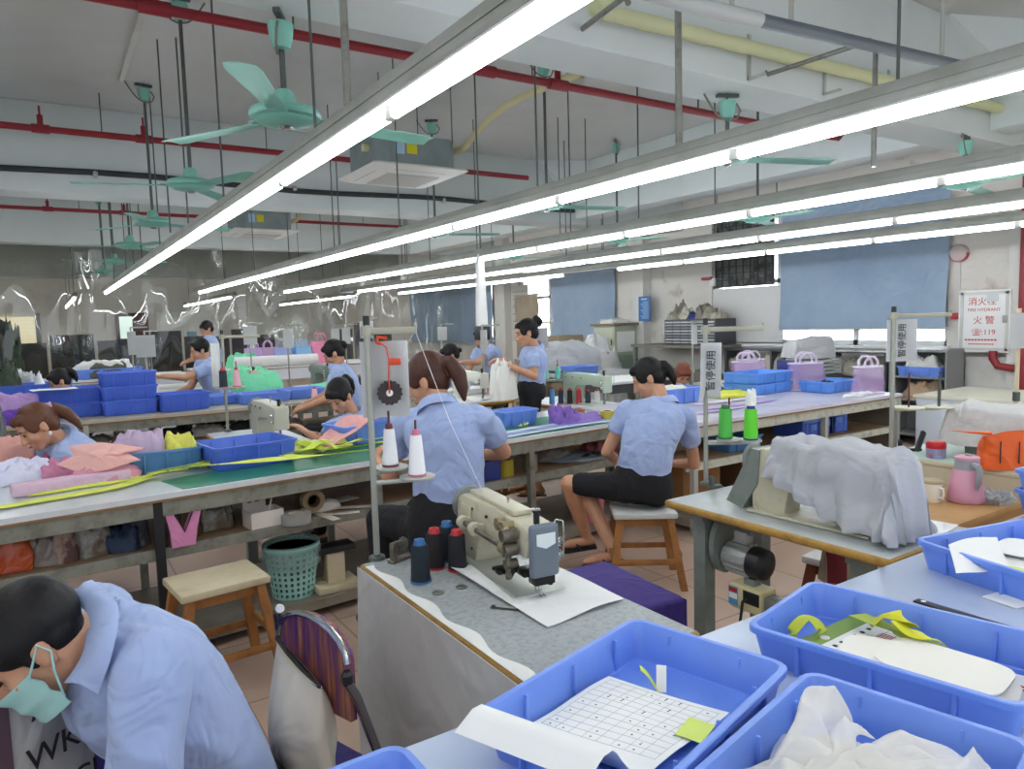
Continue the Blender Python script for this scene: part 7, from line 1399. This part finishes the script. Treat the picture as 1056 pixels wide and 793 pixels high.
for sx in (-.55, .65):
    for sy in (-.65, .65): MB().b2((sx-.03, sy-.03, 0), (sx+.03, sy+.03, .76)).build('leg', STEEL, t)
draped('dust_cover', [((6.05, 8.5, 0), .2, 1.17, .84), ((6.1, 8.2, 0), .24, 1.23, .83), ((6.15, 7.9, 0), .24, 1.24, .83), ((6.2, 7.6, 0), .2, 1.12, .82)], CL('b0b2b6'), 'grey cloth covering a machine under the far blue blind', amp=.03, seed=6)
pile('white_plastic', 7.45, 8.95, .0, .4, .4, 1.15, M('white_film', 'e0e2e2', .3, fold=(6, .8)), 'large white plastic covered heap behind the grey covered machine', 'heap', seed=8, sq=4)
p = aty(598, 384, 7.3); crate(p.x, 7.3, .804, 0, 'blue crate before the grey covered machine', L=.44, W=.3, Hh=.13, mat=CRATE)
t = thing('paper_table', 'white topped table left of the reddish haired woman', 'table', (5.9, 6.35, 0)); MB().b2((-.7, -.35, .80), (.5, .35, .83), .004).build('tabletop', WHITECL, t); MB().b2((-.68, -.33, .70), (.48, .33, .80)).build('apron', M('dark_grey_metal', '55565a'), t)
for sx in (-.62, .42):
    for sy in (-.28, .28): MB().b2((sx-.03, sy-.03, 0), (sx+.03, sy+.03, .70)).build('leg', STEEL, t)
for i, (px, py, hx, w_, h, lab) in enumerate(((545, 350, '8d8478', .5, 1.3, 'stack of pale cartons behind the standing woman'), (578, 350, 'a89a80', .7, 1.25, 'beige boxes on the shelf under the far blue blind'))):
    p = aty(px, py, 10.4); t = thing('carton_stack', lab, 'boxes', (p.x, 10.4, 0)); 
    for k in range(3): MB().box((.04*k, 0, h*(k+.5)/3), (w_*(1-.1*k), .4, h/3-.01), .008).build('carton', M('carton_'+hx, hx, .8), t)
a = atx(528, 290, 8.75); t = thing('wall_notice', 'pale framed notice panel on the wall behind the standing woman', 'notice', (8.78, 12.95-.2, 1.9)); 
p = atx(530, 316, 8.7); p2 = atx(537, 355, 8.7)
MB().b2((-.02, -.45, -.75), (.0, .2, .45)).build('panel', M('panel_cream', 'c6c4ba', .6), t); q_ = MB()
for k in range(6): q_.b2((-.024, -.4, .3-.16*k), (-.02, .14, .33-.16*k))
q_.build('print_lines', INK, t); t.location = (8.78, p.y, p.z)
# red hydrant box and the red riser
XF = XW-.20
a = atx(989, 300, XF); b_ = atx(1041, 364, XF); y1, y0 = a.y, b_.y; z1_, z0 = a.z, b_.z
t = thing('hydrant_cabinet', 'white and red fire hydrant cabinet with red lettering on the wall', 'fire cabinet', (XF, (y0+y1)/2, (z0+z1_)/2)); hw, hh = (y1-y0)/2, (z1_-z0)/2
MB().b2((.02, -hw-.02, -hh), (.20, hw, hh)).build('red_case', M('cabinet_red', 'b01c28', .35), t)
MB().b2((0, -hw, -hh), (.02, hw, hh), .006).build('door', M('cabinet_white', 'e2e2e0', .4), t); q_ = MB(); q_.b2((-.006, -hw+.02, -hh+.02), (0, hw-.02, -hh+.05)); q_.b2((-.006, -hw+.02, hh-.05), (0, hw-.02, hh-.02)); q_.b2((-.006, -hw+.02, -hh+.02), (0, -hw+.05, hh-.02)); q_.b2((-.006, hw-.05, -hh+.02), (0, hw-.02, hh-.02)); q_.build('door_frame', M('frame_silver', 'c2c2be', .4, .3), t)
MB().b2((-.012, -hw+.03, -.02), (0, -hw+.075, .06), .003).build('latch', GREYMETAL, t); MB().b2((-.009, -hw*.55, hh*.62), (-.006, -hw*.1, hh*.88)).build('grey_sticker', M('sticker_grey', 'c6cacc', .4), t)
RT_ = (PI/2, 0, -PI/2)
text('消火栓', .095, REDINK, t, (-.002, .02, hh*.62), RT_, .0008); text('FIRE HYDRANT', .048, REDINK, t, (-.002, .0, hh*.36), RT_, .0008); text('火 警', .095, REDINK, t, (-.002, 0, hh*.02), RT_, .0008); text('☎:119', .08, REDINK, t, (-.002, 0, -hh*.36), RT_, .0008)
q_ = MB(); q5 = MB()
for k in range(10): q_.b2((-.003, hw*.62-hw*.125*k, -hh*.62), (0, hw*.62-hw*.125*k+hw*.09, -hh*.57)); q5.b2((-.003, hw*.5-hw*.1*k, -hh*.75), (0, hw*.5-hw*.1*k+hw*.07, -hh*.715))
q_.build('small_lettering', REDINK, t); q5.build('small_lettering', REDINK, t)
p = atx(1052, 300, 8.55); t = thing('red_riser', 'red riser pipe at the right edge beside the hydrant cabinet', 'pipe', (8.58, p.y-.05, 0)); MB().cyl((0, 0, 0), (0, 0, ZS), .07, n=18).build('pipe', REDP, t)
q_ = MB(); q_.tube([(0, .0, z0-.16), (0, .12, z0-.16), (.0, .25, z0-.14), (.0, .30, z0-.06), (.0, .30, z0+.02)], .04, 12); q_.build('branch_elbow', REDP, t)
p = atx(988, 261, XW-.05); t = thing('alarm_bell', 'round red and white alarm bell on the wall above the hydrant cabinet', 'alarm', (XW-.002, p.y, p.z)); MB().lathe([(.004, 0), (.10, .0), (.10, .03), (.085, .055), (.04, .07), (.004, .07)], (0, 0, 0), 26, (-1, 0, 0)).build('bell_dome', M('bell_pale', 'c9b9b4', .4), t); MB().prism([(.101*math.cos(PI+PI*i/16), .101*math.sin(PI+PI*i/16)) for i in range(17)], .0, .045, Matrix(((0, 0, -1, 0), (1, 0, 0, 0), (0, 1, 0, 0), (0, 0, 0, 1)))).build('red_half', M('bell_red', 'b8453c', .4), t)
tag(MB().b2((-.012, -.012, -1.0), (0, .012, 0)).build('bell_conduit', WALL, None, (XW-.002, p.y, p.z-.1)), 'white conduit under the alarm bell', 'conduit')
p = atx(984, 326, XF); tag(MB().box((0, 0, 0), (.06, .10, .07), .008).build('red_button_box', M('cabinet_red', 'b01c28'), None, (XW-.032, p.y+.06, p.z)), 'small red call box left of the hydrant cabinet', 'call box')
p = aty(1053, 341, 1.75); hang_card(p.x+.01, p.y, p.z, .12, .19, R(-125), 'white card at the right edge before the red riser'); q3 = at(1047, 440, ZF); t = thing('thread_stand', 'pole of the thread stand at the right edge', 'thread stand', (p.x+.02, p.y+.02, ZF)); MB().cyl((0, 0, 0), (0, 0, p.z+.12-ZF), .011, n=10).build('pole', M('cream_pole', 'cdbfa0', .4), t); MB().cyl((0, 0, .25), (0, 0, .3), .018, n=10).build('collar', DARKST, t)
sew_table(5.22, 1.175, 5.8, 2.12, ZF, 'sewing table at the right edge beyond the mint topped table')
# shelves below the windows
t = thing('shelf_unit', 'dark low shelf of papers and parts below the large window', 'shelf', (8.5, 5.9, 0)); GS = M('dark_grey_metal', '55565a')
for zz in (.35, .72, 1.02): MB().b2((-.18, -1.22, zz), (.18, 1.2, zz+.02)).build('shelf_board', GS, t)
for yy in (-1.2, -.4, .4, 1.18): MB().b2((-.18, yy-.015, 0), (.18, yy+.015, 1.04)).build('upright', GS, t)
for i in range(8): pile('paper_stack', 8.46, 4.85+.30*i, .742, .10, .13, .14+.05*(i % 3), CL(('d6d4cf', 'b9b4a8', 'e2e0da', '8f8b82')[i % 4]), ('white', 'tan', 'cream', 'grey')[i % 4]+' stack number '.replace(' number ', ' ')+('at the near end', 'second from the near end', 'third from the near end', 'fourth from the near end', 'fifth from the near end', 'third from the far end', 'second from the far end', 'at the far end')[i]+' of the low window shelf', 'stack', seed=110+i, sq=5)
t = thing('open_cabinet', 'grey open cabinet with a blue tray left of the hydrant cabinet', 'cabinet', (8.42, 4.28, 0)); q_ = MB(); q_.b2((-.2, -.32, 0), (.2, -.30, 1.06)); q_.b2((-.2, .30, 0), (.2, .32, 1.06)); q_.b2((.18, -.32, 0), (.2, .32, 1.06)); q_.b2((-.2, -.32, 1.06), (.2, .32, 1.09)); q_.build('carcass', M('cab_grey', '8a8c8c', .5), t)
for zz in (.1, .5, .76): MB().b2((-.19, -.30, zz), (.18, .30, zz+.02)).build('shelf', M('cab_grey', '8a8c8c'), t)
crate(8.38, 4.28, .782, R(90), 'small blue tray in the grey open cabinet', L=.5, W=.3, Hh=.11, mat=CRATE); pile('white_film_scrap', 8.38, 4.28, .80, .12, .2, .2, CL('d2d0cc'), 'white plastic scraps in the small blue tray', 'scraps', seed=3, fold=1.7); pile('tan_scrap', 8.38, 4.28, .522, .13, .2, .18, CL('b59a7e'), 'tan bundle on the lower shelf of the grey open cabinet', 'scraps', seed=5, fold=1.7)
p = aty(833, 360, 5.35); draped('dust_cover', [((p.x-.25, 5.42, 0), .11, 1.19, 1.0), ((p.x, 5.37, 0), .13, 1.23, .98), ((p.x+.3, 5.32, 0), .13, 1.24, .985)], CL('c6c6c8'), 'pale grey cloth over a machine before the large window', amp=.02, seed=12)
t = thing('parts_rack', 'rack of small clear trays before the large window', 'rack', (p.x, 5.32, 0)); 
for k in range(4): MB().b2((-.35, -.2, .80+.045*k), (.30, .2, .83+.045*k), .004).build('tray', M('tray_clear', 'b5bcb8', .3), t)
MB().b2((-.36, -.22, 0), (.31, .22, .795)).build('base_cabinet', GS, t); MB().b2((-.50, -.18, .80), (-.37, .1, .98), .006).build('navy_bin', M('navy_plastic', '27388a', .4), t)
